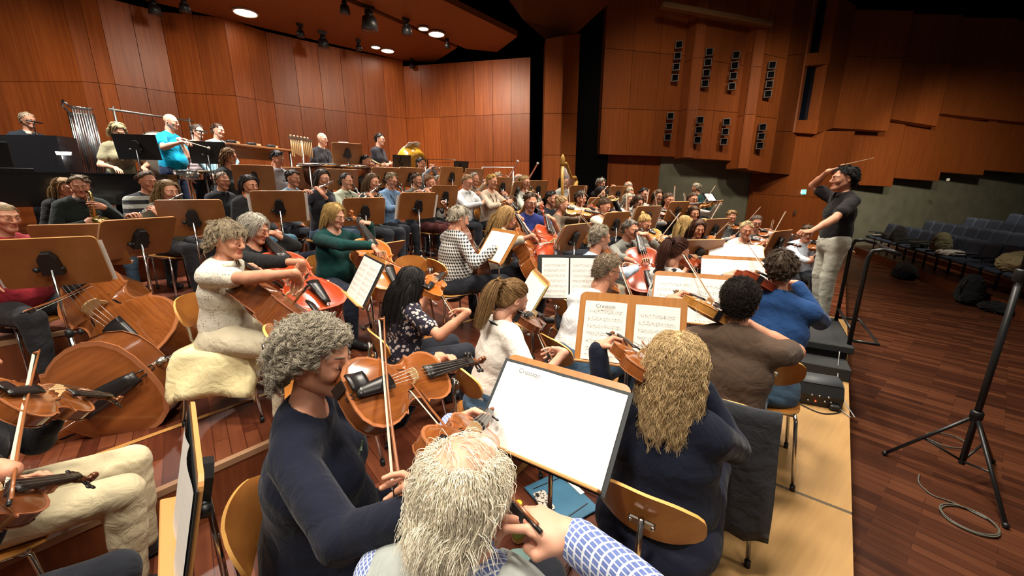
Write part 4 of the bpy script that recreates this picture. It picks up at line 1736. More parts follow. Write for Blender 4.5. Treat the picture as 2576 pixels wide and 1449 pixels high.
def hand(pose, fine):
    key = (pose, fine)
    if key in _hand:
        return _hand[key]
    s = SDF()
    s.cap((0, -.004, 0), (0, .012, 0), .025, .027, .01)
    s.ecap((0, .005, 0), (0, .075, -.002), (.030, .018), (.041, .014), (1, 0, 0), .015)
    s.ell((-.022, .035, -.010), (.018, .030, .014), .015)
    curl = {'neck': (55, 70, 45), 'bow': (28, 45, 25), 'relaxed': (18, 25, 15), 'fist': (65, 85, 55), 'wind': (35, 45, 25), 'point': (10, 14, 8)}[pose]
    spread = {'neck': 4, 'bow': 5, 'relaxed': 4, 'fist': 1, 'wind': 4, 'point': 3}[pose]
    base = [(-.030, .083, .0), (-.010, .088, .002), (.010, .085, .001), (.029, .076, -.003)]
    lens = [(.043, .026, .020), (.048, .030, .021), (.044, .028, .020), (.034, .021, .018)]
    rad = [.0090, .0092, .0088, .0076]
    for i in range(4):
        p = Vector(base[i])
        ang = 0
        side = math.radians((1.5 - i) * -spread)
        r = rad[i]
        for j in range(3):
            ang += math.radians(curl[j] * (1 + .10 * (i - 1) if pose != 'point' or i else .3))
            d = Vector((math.sin(side) * math.cos(ang), math.cos(ang) * math.cos(side), -math.sin(ang)))
            q = p + d * lens[i][j]
            s.cap(p, q, r, r * .88, .004)
            p, r = q, r * .9
    th = {'neck': ((-.030, .022, -.012), (-.052, .046, -.030), (-.050, .074, -.045)), 'bow': ((-.028, .025, -.012), (-.042, .052, -.034), (-.026, .074, -.048)),
          'relaxed': ((-.030, .022, -.008), (-.052, .050, -.020), (-.055, .080, -.026)), 'fist': ((-.028, .025, -.012), (-.040, .055, -.034), (-.012, .070, -.046)),
          'wind': ((-.030, .022, -.010), (-.046, .048, -.032), (-.036, .074, -.046)), 'point': ((-.030, .022, -.010), (-.050, .046, -.030), (-.040, .072, -.038))}[pose]
    s.cap(th[0], th[1], .0135, .0115, .01)
    s.cap(th[1], th[2], .0110, .0090, .004)
    v, q = s.mesh(fine)
    _hand[key] = (v, q)
    return _hand[key]


# ---- hair
SCALP_C, SCALP_R = np.array((0, -.014, .028)), np.array((.0765, .0955, .0875))
HLX = [0, .5, .85, 1.1, 1.45, 1.8, 2.2, math.pi]
HLZ = {'std': [.55, .50, .40, .18, -.10, -.60, -.85, -.95], 'short': [.70, .66, .46, .15, .0, -.55, -.85, -.95], 'recede': [.80, .84, .66, .25, .0, -.55, -.85, -.95],
       'fringe': [.95, .95, .80, .35, .02, -.55, -.85, -.95]}


def scalp_pts(a, z, t):
    """points on the scalp: a azimuth from the face, z sine of the elevation, t thickness"""
    cz = np.sqrt(np.maximum(0, 1 - z * z))
    back = np.clip((np.abs(a) - 1.3) / .7, 0, 1)
    rho = np.where(z < 0, cz * (1 - back) + (1 - .24 * z * z) * back, cz)
    zz = np.where(z < 0, z * (1 + .35 * back), z)
    return np.stack([SCALP_C[0] + np.sin(a) * rho * (SCALP_R[0] + t), SCALP_C[1] + np.cos(a) * rho * (SCALP_R[1] + t), SCALP_C[2] + zz * (SCALP_R[2] + t)], -1)


def hair_shell(th, line, jitter, seed, top=1.0):
    """closed cap over the scalp; top < 1 leaves the crown bare"""
    rnd = random.Random(seed)
    NP, NZ = 40, 12
    off = Vector([rnd.uniform(0, 9) for _ in range(3)])
    v, q = [], []
    for i in range(NP):
        a = 2 * math.pi * i / NP
        a = (a + math.pi) % (2 * math.pi) - math.pi
        z0 = math.asin(max(-.98, float(np.interp(abs(a), HLX, HLZ[line])) - .02))
        z1 = math.asin(top) if top < 1 else math.pi / 2 - .02
        for j in range(NZ + 1):
            f = j / NZ
            el = z0 + (z1 - z0) * f
            d = Vector((math.sin(a) * math.cos(el), math.cos(a) * math.cos(el), math.sin(el)))
            t = th * min(1, f * 3.2 + .05) * (1 if top >= 1 else min(1, (1 - f) * 3 + .05))
            t *= 1.05 + .5 * noise.noise(d * 3.1 + off)
            t += jitter * noise.noise(d * 9 + off) * min(1, f * 4)
            if f < .02:
                t = -.005
            v.append(scalp_pts(np.array(a), np.array(math.sin(el)), t))
    for i in range(NP):
        k = (i + 1) % NP
        for j in range(NZ):
            q.append((i * (NZ + 1) + j, k * (NZ + 1) + j, k * (NZ + 1) + j + 1, i * (NZ + 1) + j + 1))
    if top >= 1:
        b = len(v)
        v.append(np.array((SCALP_C[0], SCALP_C[1], SCALP_C[2] + SCALP_R[2] + th)))
        for i in range(0, NP, 2):
            q.append((i * (NZ + 1) + NZ, (i + 1) * (NZ + 1) + NZ, ((i + 2) % NP) * (NZ + 1) + NZ, b))
    return np.array(v), np.array(q)


def _nrm(x):
    return x / np.maximum(np.linalg.norm(x, axis=-1, keepdims=True), 1e-6)


def strands(n, length, line, seed, grav=.4, curl=0.0, wild=.15, part=None, off=.012, top=1.0, segs=7, comb=(0, -.2, 0), toward=None, minphi=0, tuck=None, lift=.35, kids=10, spread=.006, clump=.5, bot=-1.0):
    """hair strands laid over the scalp and hanging from it: (n, segs + 1, 3)"""
    R = np.random.RandomState(seed)
    kids = max(1, min(kids, n // 30))
    m = n // kids
    z = R.uniform(-.95, top, m * 8)
    a = R.uniform(-math.pi, math.pi, m * 8)
    ok = (z > np.interp(np.abs(a), HLX, HLZ[line]) + .02) & (np.abs(a) >= minphi) & (z > bot)
    z, a = z[ok][:m], a[ok][:m]
    m = len(z)
    cz = np.sqrt(1 - z * z)
    d = np.stack([np.sin(a) * cz, np.cos(a) * cz, z], 1)
    p = scalp_pts(a, z, .001)
    if toward is not None:
        g = np.array(toward) - p
    elif part is not None:
        g = np.stack([np.where(d[:, 0] > part, 1., -1.), np.full(m, .15), np.zeros(m)], 1) + np.array(comb)
    else:
        W = np.array((0.05, -.45, .9))
        W /= np.linalg.norm(W)
        g = d - W * (d @ W)[:, None] + np.array(comb)
    g = g - d * np.sum(g * d, 1)[:, None]
    g = _nrm(_nrm(g) + d * lift + R.normal(0, wild, (m, 3)))
    st = (length * R.uniform(.72, 1.15, m) / segs)[:, None]
    ph, cs = R.uniform(0, 6.3, m), R.choice((-1., 1.), m)
    out = [p.copy()]
    for i in range(segs):
        if toward is not None:
            g = _nrm(g + _nrm(np.array(toward) - p) * .9)
        p = p + g * st
        e = (p - SCALP_C) / (SCALP_R + off)
        L = np.linalg.norm(e, axis=1, keepdims=True)
        p = np.where(L < 1, SCALP_C + e / np.maximum(L, 1e-6) * (SCALP_R + off), p)
        low = p[:, 2] < -.05
        rr = np.hypot(p[:, 0], p[:, 1] + .01)
        sc = np.where(low & (rr < .078), .078 / np.maximum(rr, 1e-3), 1)
        p[:, 0] *= sc
        p[:, 1] = (p[:, 1] + .01) * sc - .01
        if tuck is not None:
            w = p[:, 2] < tuck
            p[w, 1] = np.minimum(p[w, 1], .03)
        g = _nrm(g + np.array((0, 0, -grav)) + R.normal(0, wild * .6, (m, 3)))
        w = p.copy()
        if curl:
            b1 = _nrm(np.cross(g, np.array((.3, .2, .93))))
            b2 = np.cross(g, b1)
            w = p + (b1 * np.cos(ph + cs * i * 1.35)[:, None] + b2 * np.sin(ph + cs * i * 1.35)[:, None]) * curl * min(1, (i + 1) / 3)
        out.append(w)
    P = np.stack(out, 1)
    if kids > 1:
        o = R.normal(0, spread, (m, kids, 1, 3))
        f = np.linspace(0, 1, segs + 1)[None, None, :, None]
        P = P[:, None] + o * (1 - clump * f) * np.minimum(1, .4 + f * 3)
        P = P + R.normal(0, .0008, P.shape)
        P = P.reshape(-1, segs + 1, 3)
        P = P[R.permutation(len(P))]
    return P


def strand_mesh(P, r):
    """thin three-sided tapering tubes"""
    n, k, _ = P.shape
    T = np.gradient(P, axis=1)
    T = _nrm(T)
    A = _nrm(np.cross(T, np.array((.21, .35, .91))))
    B = np.cross(T, A)
    f = np.linspace(0, 1, k)
    ri = (r * (.6 + .7 * np.sin(np.pi * np.minimum(.97, f * .8 + .12))) * np.where(f > .6, 1 - .8 * (f - .6) / .4, 1))[None, :, None]
    V = np.stack([P + (A * math.cos(t) + B * math.sin(t)) * ri for t in (0, 2.094, 4.189)], 2)
    idx = np.arange(n * k * 3).reshape(n, k, 3)
    q = [np.stack([idx[:, :-1, j], idx[:, :-1, (j + 1) % 3], idx[:, 1:, (j + 1) % 3], idx[:, 1:, j]], -1).reshape(-1, 4) for j in range(3)]
    return V.reshape(-1, 3), np.concatenate(q)


def strand_curves(P, r, m):
    n, k, _ = P.shape
    hc = bpy.data.hair_curves.new('hair_strands')
    hc.add_curves([k] * n)
    hc.attributes['position'].data.foreach_set('vector', P.astype(np.float32).ravel())
    ra = hc.attributes.get('radius') or hc.attributes.new('radius', 'FLOAT', 'POINT')
    f = np.linspace(0, 1, k)
    ra.data.foreach_set('value', np.tile((r * (1.1 - .8 * f ** 2)).astype(np.float32), n))
    hc.materials.append(m)
    return hc


def hair(style, seed, near):
    """(shell mesh or None, list of strand sets); near: 0 far, 1 mid, 2 close to the camera"""
    nm = NM()
    N = (420, 2600, 9000)[near]
    S = lambda q, *a, **k: sets.append(strands(int(N * q), *a, **k))
    sets = []
    if style == 'short':
        nm.add(*hair_shell(.008, 'short', .003, seed))
        S(1, .046, 'short', seed, .10, wild=.22, off=.008, spread=.005)
    elif style == 'crop':
        nm.add(*hair_shell(.004, 'short', .0015, seed))
        S(1, .016, 'short', seed, .05, wild=.25, off=.004, kids=3)
    elif style == 'recede':
        nm.add(*hair_shell(.005, 'recede', .002, seed))
        S(1, .034, 'recede', seed, .10, wild=.2, off=.006)
    elif style == 'fringe':
        nm.add(*hair_shell(.006, 'fringe', .002, seed, top=.42))
        S(.7, .034, 'fringe', seed, .30, wild=.18, off=.006, top=.36)
    elif style == 'thin':
        nm.add(*hair_shell(.006, 'fringe', .002, seed, top=.52))
        S(1.5, .055, 'fringe', seed, .40, wild=.03, off=.005, top=.66, segs=8, lift=.03, spread=.009, clump=.1)
        S(.04, .075, 'recede', seed + 1, .25, wild=.12, off=.005, top=1.0, segs=8, comb=(.5, -.2, 0), lift=.03, kids=2)
    elif style == 'tousled':
        nm.add(*hair_shell(.014, 'std', .006, seed))
        S(1.2, .062, 'std', seed, .22, wild=.26, off=.012, comb=(.15, .1, 0), spread=.006)
    elif style == 'curly':
        nm.add(*hair_shell(.010, 'short', .006, seed))
        S(1.8, .062, 'short', seed, .14, curl=.0080, wild=.28, off=.012, segs=14, kids=12, spread=.0035, clump=.3)
    elif style == 'wavy':
        nm.add(*hair_shell(.010, 'std', .004, seed))
        S(1.1, .21, 'std', seed, 1.0, curl=.0055, wild=.13, part=-.1, off=.011, segs=16, comb=(0, -.55, 0), tuck=-.03, lift=.12, spread=.006, clump=.3)
        S(.8, .19, 'std', seed + 5, 1.0, curl=.0055, wild=.13, off=.012, segs=16, minphi=1.5, lift=.12, spread=.006, clump=.3)
    elif style == 'bob':
        nm.add(*hair_shell(.011, 'std', .003, seed))
        S(1.1, .155, 'std', seed, 1.0, wild=.06, part=0.1, off=.012, segs=9, comb=(0, -.25, 0), lift=.1, spread=.007, clump=.4)
        S(.6, .15, 'std', seed + 5, 1.0, wild=.06, off=.012, segs=9, minphi=1.6, lift=.1, spread=.007, clump=.4)
    elif style == 'long':
        nm.add(*hair_shell(.010, 'std', .003, seed))
        S(1.1, .38, 'std', seed, 1.1, wild=.045, part=0.05, off=.010, segs=12, comb=(0, -.55, 0), tuck=-.02, lift=.08, spread=.007, clump=.4)
        S(.8, .36, 'std', seed + 5, 1.1, wild=.045, off=.012, segs=12, minphi=1.7, lift=.08, spread=.007, clump=.4)
    elif style in ('pony', 'bun'):
        nm.add(*hair_shell(.006, 'std', .002, seed))
        root = (0, -.128, .055) if style == 'pony' else (0, -.10, .09)
        S(1, .15, 'std', seed, 0, wild=.02, toward=root, off=.007, segs=9, spread=.003, clump=.2)
        R = np.random.RandomState(seed)
        k = int(N * .6)
        if style == 'pony':
            x, y, L = R.normal(0, .011, k), R.normal(0, .009, k), R.uniform(.20, .31, k)
            Z = np.zeros(k)
            key = [np.stack(c, 1) for c in ([x * .4, Z - .120, .055 + y * .4], [x * .8, -.146 + y, Z + .060], [x * 1.4, -.166 + y, Z + .02], [x * 1.9, -.166 + y * 1.3, Z - .05], [x * 1.9, -.150 + y * 1.3, .05 - L * .72], [x * 1.5 + R.normal(0, .006, k), -.135 + y, .05 - L])]
        else:
            a, b = R.uniform(0, 6.3, k), R.uniform(-1.2, 1.2, k)
            key = [np.stack([.030 * np.cos(a + t) * np.cos(b), root[1] - .01 + .024 * np.sin(b + t * .3), root[2] + .030 * np.sin(a + t)], 1) for t in (0, .45, .9, 1.35, 1.8, 2.25)]
            nm.add(*_ball((0, root[1] - .01, root[2]), (.029, .023, .029)))
        sets.append(np.stack(key, 1))
    return nm, sets


def _ball(c, r, n=12):
    th = np.linspace(0, np.pi, n // 2 + 1)
    ph = np.linspace(0, 2 * np.pi, n, endpoint=False)
    v = np.array([[c[0] + r[0] * math.sin(t) * math.cos(p), c[1] + r[1] * math.sin(t) * math.sin(p), c[2] + r[2] * math.cos(t)] for t in th for p in ph])
    q = np.array([(i * n + j, (i + 1) * n + j, (i + 1) * n + (j + 1) % n, i * n + (j + 1) % n) for i in range(n // 2) for j in range(n)])
    return v, q


def add_hair(style, seed, near, m, root, HM):
    nm, sets = hair(style, seed, near)
    if near == 0:
        for P in sets:
            nm.add(*strand_mesh(P, .0034))
    o = put(bpy.data.objects.new('hair', nm.mesh('hair', [m])), parent=root)
    o.matrix_local = HM
    if near:
        r = (.0034, .0012, .00065)[near]
        by = {}
        for P in sets:
            by.setdefault(P.shape[1], []).append(P)
        for k, L in by.items():
            put(bpy.data.objects.new('hair_strands', strand_curves(np.concatenate(L), r, m)), parent=o)
    return o


EYEW = mat('eye_white', (.62, .58, .54), .3)
IRIS = mat('iris', (.03, .018, .012), .25)
SHOE = {}
# ------------------------------------------------------------------ people
SK = (.60, .31, .20)
SKP = (.66, .38, .27)
SKT = (.50, .24, .14)


def ik(a, t, l1, l2, hint):
    a, t = Vector(a), Vector(t)
    d = t - a
    L = d.length
    mx = (l1 + l2) * .995
    if L > mx:
        t = a + d * (mx / L)
        d = t - a
        L = mx
    w = d / L
    x = (l1 * l1 - l2 * l2 + L * L) / (2 * L)
    y = math.sqrt(max(0, l1 * l1 - x * x))
    h = Vector(hint)
    h = h - w * h.dot(w)
    h = h.normalized() if h.length > 1e-5 else w.orthogonal().normalized()
    return a + w * x + h * y, t


class P:
    pass


PEOPLE = []


def person(d, label, u, v, t, zf, az=None, pose='sit', inst_=None, sex='m', top=(.05, .05, .06), pat=None, top2=None, psc=1.0, sleeve='long', legs=(.02, .022, .03), hs='short', hc=(.06, .035, .02),
           sk=SK, yaw=0, pitch=12, lean=4, fat=1.0, hsc=1.0, glasses=False, vaz=-42, vup=-4, bp=.34, ba=18, fin='brown', kind='violin', near=None, kn=None, dress=False, ovr=None, chair=True, seed=None, collar=None, hx=None,
           strap=None, shoe=(.015, .015, .017), vest=None, chair_label=None, sh=None, raw=False, roll=0, beard=None):
    o = P()
    o.__dict__.update(locals())
    o.o = None
    PEOPLE.append(o)
    return o


CONDUCTOR_AT = (2.75, 3.45)


def make(o):
    rnd = random.Random(o.seed if o.seed is not None else hash((o.u, o.v)) % 1000)
    seed = rnd.randint(0, 999)
    QX = PX if o.raw else PS
    H = QX(o.u, o.v, o.t)
    az = o.az
    if az is None:
        az = math.degrees(math.atan2(CONDUCTOR_AT[0] - H.x, CONDUCTOR_AT[1] - H.y))
    near = o.near if o.near is not None else (2 if o.t < 2.0 else (1 if o.t < 3.4 else 0))
    h = (.011, .015, .021)[2 - near]
    ohd = o.hsc * (.94 if o.t > 2.2 and not o.raw else 1.0)
    sit = o.pose == 'sit'
    Hs = H.z - o.zf
    # proportions
    if sit:
        ks = max(.82, min(1.24, (Hs - .52) / (1.172 - .52)))
        B = lambda z: .52 + (z - .52) * ks
        sc = .5 + .5 * ks
    else:
        ks = Hs / 1.565
        B = lambda z: .52 + (z - .52) * ks
        sc = ks
    if not sit:
        hipz = .90 * ks
        up = lambda z: hipz + (z - .52) * ks * .98       # seated torso heights moved up onto standing legs
        B = up
    f = o.fat
    wS = (1.0 if o.sex == 'm' else .90) * sc
    ln = math.radians(o.lean)
    piv = Vector((0, 0, B(.52)))

    def T(x, y, z):
        p = Vector((x, y, B(z))) - piv
        return piv + Vector((p.x, p.y * math.cos(ln) + p.z * math.sin(ln), p.z * math.cos(ln) - p.y * math.sin(ln)))
    hl = T(0, .058, 1.172)
    hl.z = Hs if sit else Hs
    # world placement: the head sits where the photograph puts it
    R0 = Matrix.Rotation(-math.radians(az), 3, 'Z')
    off = R0 @ Vector((hl.x, hl.y, 0))
    M = TR(H.x - off.x, H.y - off.y, o.zf, az)
    Mi = M.inverted()
    o.M, o.az_, o.H = M, az, H
    root = empty('person', M, o.label, 'person', 'orchestra musicians')
    o.root = root
    sk_, sh_, tr_ = SDF(), SDF(), SDF()
    Xv = (1, 0, 0)

    def torso(s):
        fw = f * wS
        s.ecap(T(0, 0, .50), T(0, .0, .62), (.165 * fw * (1.0 if o.sex == 'm' else 1.12), .115 * f), (.150 * fw * (1.0 if o.sex == 'm' else 1.05), .110 * f), Xv, .05)
        s.ecap(T(0, 0, .62), T(0, .015, .84), (.142 * fw, .105 * f), (.162 * fw, .112 * (.7 + .3 * f)), Xv, .05)
        s.ecap(T(0, .015, .84), T(0, .012, .965), (.165 * wS * (.6 + .4 * f), .110 * (.7 + .3 * f)), (.135 * wS, .068), Xv, .05)
        s.cap(T(-.135 * wS, .008, .978), T(.135 * wS, .008, .978), .052, .052, .05)
        s.cap(T(-.06, .005, 1.005), T(.06, .005, 1.005), .045, .045, .05)
        if o.sex == 'f':
            for g in (1, -1):
                s.ell(T(g * .070, .098 * (.6 + .4 * f), .835), (.062 * f, .058 * f, .062 * f), .04)
        if f > 1.12:
            s.ell(T(0, .06, .66), (.15 * f, .12 * f, .13), .06)
    hN = T(0, .022, 1.08)
    headv = Vector((hl.x, hl.y, hl.z))
    torso(sk_)
    sk_.cap(T(0, .005, .99), headv + Vector((0, -.028, -.07)), .056 * (1.0 if o.sex == 'm' else .88) * (.7 + .3 * f), .050 * (1.0 if o.sex == 'm' else .88), .035)
    torso(sh_)
    sh_.cap(T(0, .004, 1.0), T(0, .016, 1.045 if o.sex == 'm' else 1.02), .058 * (.7 + .3 * f), .054 * (.7 + .3 * f), .03)
    # legs
    kn = o.kn if o.kn is not None else ({'cello': .27, 'bass': .22}.get(o.inst_, .12))
    hips = [Vector((g * .088 * f, .0, B(.53) if sit else B(.52))) for g in (1, -1)]
    if sit:
        ky = .46
        knees = [Vector((kn, ky, .525)), Vector((-kn, ky - .01, .525))]
        dy = rnd.uniform(-.06, .08)
        ank = [Vector((kn * 1.02, ky - .04 + dy, .095)), Vector((-kn * 1.02, ky - .03 - dy * .7, .095))]
        if o.sh is not None:
            ank = [a + Vector(q) for a, q in zip(ank, o.sh)]
    else:
        knees = [Vector((.095, .03, .50 * ks)), Vector((-.10, .04, .50 * ks))]
        ank = [Vector((.105, -.02, .095)), Vector((-.115, .02, .095))]
    for i in range(2):
        for (s, e) in ((sk_, 0), (tr_, .0)):
            s.cap(hips[i], knees[i], .082 * f, .058 * (.5 + .5 * f), .03)
            s.cap(knees[i], ank[i], .057 * (.5 + .5 * f), .038, .02)
            s.cap(knees[i].lerp(ank[i], .15), knees[i].lerp(ank[i], .5), .052, .050, .02)
    tr_.ecap((0, -.0, B(.49)), (0, 0, B(.60)), (.162 * f * wS * 1.04, .118 * f), (.148 * f * wS, .110 * f), Xv, .04)
    if sit:
        sk_.ell((0, -.02, B(.50)), (.155 * f, .13 * f, .055), .04)
        tr_.ell((0, -.02, B(.50)), (.155 * f, .13 * f, .055), .04)
    if o.dress:
        for s in (sh_,):
            for i in range(2):
                s.cap(hips[i], knees[i] + Vector((0, .02, -.01)), .092 * f, .070, .06)
            s.cap(hips[0].lerp(knees[0], .75), hips[1].lerp(knees[1], .75), .075, .075, .08)
            s.cap(knees[0], knees[0].lerp(ank[0], .55), .068, .075, .05)
            s.cap(knees[1], knees[1].lerp(ank[1], .55), .068, .075, .05)
    # instrument and hand targets (world matrices)
    sho = [T(.172 * wS, .006, .965), T(-.172 * wS, .006, .965)]        # right, left
    IM = None
    L1, L2 = .285 * sc, .255 * sc
    tgt = [None, None]      # wrist, finger dir, palm normal, pose
    hint = [Vector((.55, -.35, -.8)), Vector((-.55, -.1, -.8))]
    held = []
    kd = o.inst_
    ov = o.ovr or {}

    def loc(p):
        return Mi @ Vector(p)

    def bowset(C, Xr, Zi, bp, ba, L, s=1.0, big=False):
        """bow through contact point C (local), pulled along Xr (towards the player's right)"""
        a = math.radians(ba)
        D = (Xr * math.cos(a) - Zi * math.sin(a)).normalized()
        fr = C + D * bp
        return fr, -D
    if kd in ('violin', 'viola', 'violin_rest'):
        Ls = .356 if o.kind == 'violin' else .405
        s = Ls / .355
        if 'vio' in ov:
            tail, scr = loc(QX(*ov['vio'][0])), loc(QX(*ov['vio'][1]))
            Y = (scr - tail).normalized()
        else:
            tail = headv + Vector((-.055, .055, -.150))
            a = math.radians(o.vaz)
            e = math.radians(o.vup)
            Y = Vector((math.sin(a) * math.cos(e), math.cos(a) * math.cos(e), math.sin(e)))
        tl = math.radians(ov.get('tilt', 28))
        Xh = Vector((Y.y, -Y.x, 0)).normalized()
        Zh = Vector((0, 0, 1)) * math.cos(tl) + Xh * math.sin(tl)
        I = yframe(tail, Y, Zh)
        IM = M @ I
        Xi, Yi, Zi = I.col[0].xyz, I.col[1].xyz, I.col[2].xyz
        Xr = Xi if Xi.dot(Xh) > 0 else -Xi
        held.append((viola if o.kind == 'viola' else violin)(o.fin))
        q = tail + Yi * (.435 * s) + Zi * .018
        # left hand comes up from below on the far side, fingers over the board
        fdir = (Xr * .45 + Zi * .75 + Yi * .1).normalized()
        pn = (Xr * .85 - Zi * .35 - Yi * .25).normalized()
        wr = q - fdir * .080 - Xr * .045 - Yi * .005
        tgt[1] = (wr, fdir, pn, 'neck')
        hint[1] = Vector((-.05, .15, -1))
        if kd != 'violin_rest':
            Cc = tail + Yi * (.215 * s) + Zi * (.018 + .0145 + .036) * s
            if 'bow' in ov:
                fr, tp = loc(QX(*ov['bow'][0])), loc(QX(*ov['bow'][1]))
                Bd = (tp - fr).normalized()
            else:
                fr, Bd = bowset(Cc, Xr, Zi, o.bp, o.ba, .735)
            BM = yframe(fr, Bd, Vector((0, 0, 1)) * .6 + Yi * .6)
            held.append(('bow', M @ BM))
            zb = BM.col[2].xyz
            fd = (Bd * .42 - zb * .55 + Yi * .35 - Xr * .2).normalized()
            pn = (-zb * .8 - Yi * .2 - Xr * .5)
            pn = (pn - fd * pn.dot(fd)).normalized()
            fpos = fr + Bd * .035 + zb * .012
            tgt[0] = (fpos - fd * .085 - pn * .030, fd, pn, 'bow')
            hint[0] = Vector((.6, -.25, -.85))
    elif kd in ('cello', 'bass'):
        tree = cello(o.fin) if kd == 'cello' else bass(o.fin)
        Lb = .755 if kd == 'cello' else 1.06
        s = Lb / .355
        if 'vio' in ov:
            tail, scr = loc(QX(*ov['vio'][0])), loc(QX(*ov['vio'][1]))
            Y = (scr - tail).normalized()
        else:
            tail = Vector((.03, .58, .22)) if kd == 'cello' else Vector((.10, .55, .25))
            Y = (Vector((-.13, .10, B(1.215) + .06)) - tail).normalized()
        tl = math.radians(ov.get('tilt', -10))
        Zh = Vector((math.sin(tl), math.cos(tl), .3))
        I = yframe(tail, Y, Mi.to_3x3() @ Vector(ov['zw']) if 'zw' in ov else Zh)
        IM = M @ I
        Xi, Yi, Zi = I.col[0].xyz, I.col[1].xyz, I.col[2].xyz
        Xr = Xi if Xi.x > 0 else -Xi
        held.append(tree)
        rib = .13 if kd == 'cello' else .20
        bt = rib / 2 + .0145 * s + .003 * s
        q = tail + Yi * (Lb * (1 + .22 + .05 * rnd.random())) + Zi * (rib / 2 + .02)
        fdir = (Xr * .75 + Zi * .15 - Yi * .05 + Vector((0, 0, .05))).normalized()
        pn = (-Zi * .75 - Yi * .1 + Xr * .1)
        pn = (pn - fdir * pn.dot(fdir)).normalized()
        tgt[1] = (q - fdir * .075 + Zi * .045 - Xr * .02, fdir, pn, 'neck')
        hint[1] = Vector((-.7, .1, -.75))
        if ov.get('rh') != 'rest':
            Cc = tail + Yi * (Lb * .60) + Zi * (bt + .025 * s)
            if 'bow' in ov:
                fr, tp = loc(QX(*ov['bow'][0])), loc(QX(*ov['bow'][1]))
                Bd = (tp - fr).normalized()
            else:
                fr, Bd = bowset(Cc, Xr, -Vector((0, 0, 1)), o.bp, -o.ba * .5 - 0, .71)
            BM = yframe(fr, Bd, Zi + Vector((0, 0, .4)))
            held.append(('bow', M @ BM))
            zb = BM.col[2].xyz
            fd = (-Vector((0, 0, 1)) * .55 + Bd * .45 + Zi * .25).normalized()
            pn = (-zb)
            pn = (pn - fd * pn.dot(fd)).normalized()
            tgt[0] = (fr + Bd * .03 + zb * .012 - fd * .085 - pn * .03, fd, pn, 'bow')
            hint[0] = Vector((.9, .0, -.25))
    elif kd == 'flute':
        mouth = headv + Vector((0, .118, -.055))
        a = math.radians(ov.get('a', 12))
        Y = Vector((math.cos(a), math.sin(a) * .55, ov.get('dip', -.30))).normalized()
        I = yframe(mouth, Y, Vector((0, 0, 1)))
        IM = M @ I
        held.append(wind('flute'))
        for k, (dd, sg) in enumerate(((.44, 1), (.27, -1))):
            q = mouth + Y * dd
            if k == 0:
                fd = Vector((.0, .75, .35)).normalized()
                pn = Vector((-.1, .3, -.8))
                wr = q - fd * .075 + Vector((0, 0, .03))
            else:
                fd = Vector((.25, -.45, .8)).normalized()
                pn = Vector((.1, -.75, -.4))
                wr = q - fd * .075 + Vector((0, .045, 0))
            pn = (pn - fd * pn.dot(fd)).normalized()
            tgt[k] = (wr, fd, pn, 'wind')
        hint = [Vector((.5, -.3, -.9)), Vector((-.3, .4, -1))]
    elif kd in ('clarinet', 'oboe', 'sax', 'bassoon', 'trumpet', 'trombone', 'horn', 'tuba'):
        mouth = headv + Vector((0, .115, -.058))
        dn = {'clarinet': -48, 'oboe': -42, 'sax': -8, 'bassoon': 62, 'trumpet': -4, 'trombone': 8, 'horn': -10, 'tuba': 0}[kd]
        e = math.radians(ov.get('dn', dn))
        sx = {'bassoon': -.25}.get(kd, 0) + ov.get('sx', 0)
        Y = Vector((sx, math.cos(e), math.sin(e))).normalized()
        org = mouth
        if kd == 'bassoon':
            org = headv + Vector((.12, .16, -.32))
        if kd == 'tuba':
            org = mouth + Vector((0, .02, 0))
        if kd == 'horn':
            org = mouth
        if kd == 'sax':
            I = yframe(org, Vector((.12, .96, -.2)), Vector((0, 0, 1)))
        else:
            I = yframe(org, Y, Vector((0, 0, 1)) if kd != 'horn' else Vector((.3, 0, 1)))
        IM = M @ I
        held.append(wind(kd))
        Yi, Zi, Xi = I.col[1].xyz, I.col[2].xyz, I.col[0].xyz
        at = {'clarinet': (.40, .22), 'oboe': (.38, .20), 'sax': (None, None), 'bassoon': (-.12, .30), 'trumpet': (.22, .2), 'trombone': (.22, .04), 'horn': (.2, .2), 'tuba': (.1, .1)}[kd]
        for k, g in ((0, 1), (1, -1)):
            if kd == 'sax':
                q = I @ Vector((0.02 * g, .10, -.28 if k == 0 else -.12))
            elif kd == 'horn':
                q = I @ (Vector((.22, .09, -.04)) if k == 0 else Vector((-.02, .18, .0)))
            elif kd == 'tuba':
                q = I @ (Vector((-.05, .10, -.15)) if k == 0 else Vector((-.1, .12, -.35)))
            else:
                q = org + Yi * at[k]
            if kd in ('clarinet', 'oboe', 'sax', 'bassoon'):
                fd = Vector((-g * .72, .35, .30)).normalized()
                pn = Vector((-g * .3, -.7, -.15)) if kd != 'bassoon' else Vector((-g * .6, .2, -.2))
                wr = q - fd * .07 + Vector((g * .01, .035, -.01))
            else:
                fd = Vector((-g * .35, .35, .75)).normalized()
                pn = Vector((-g * .9, .2, 0))
                wr = q - fd * .06 + Vector((g * .035, 0, 0))
            pn = (pn - fd * pn.dot(fd)).normalized()
            tgt[k] = (wr, fd, pn, 'wind')
        hint = [Vector((.7, -.2, -.8)), Vector((-.7, -.2, -.8))]
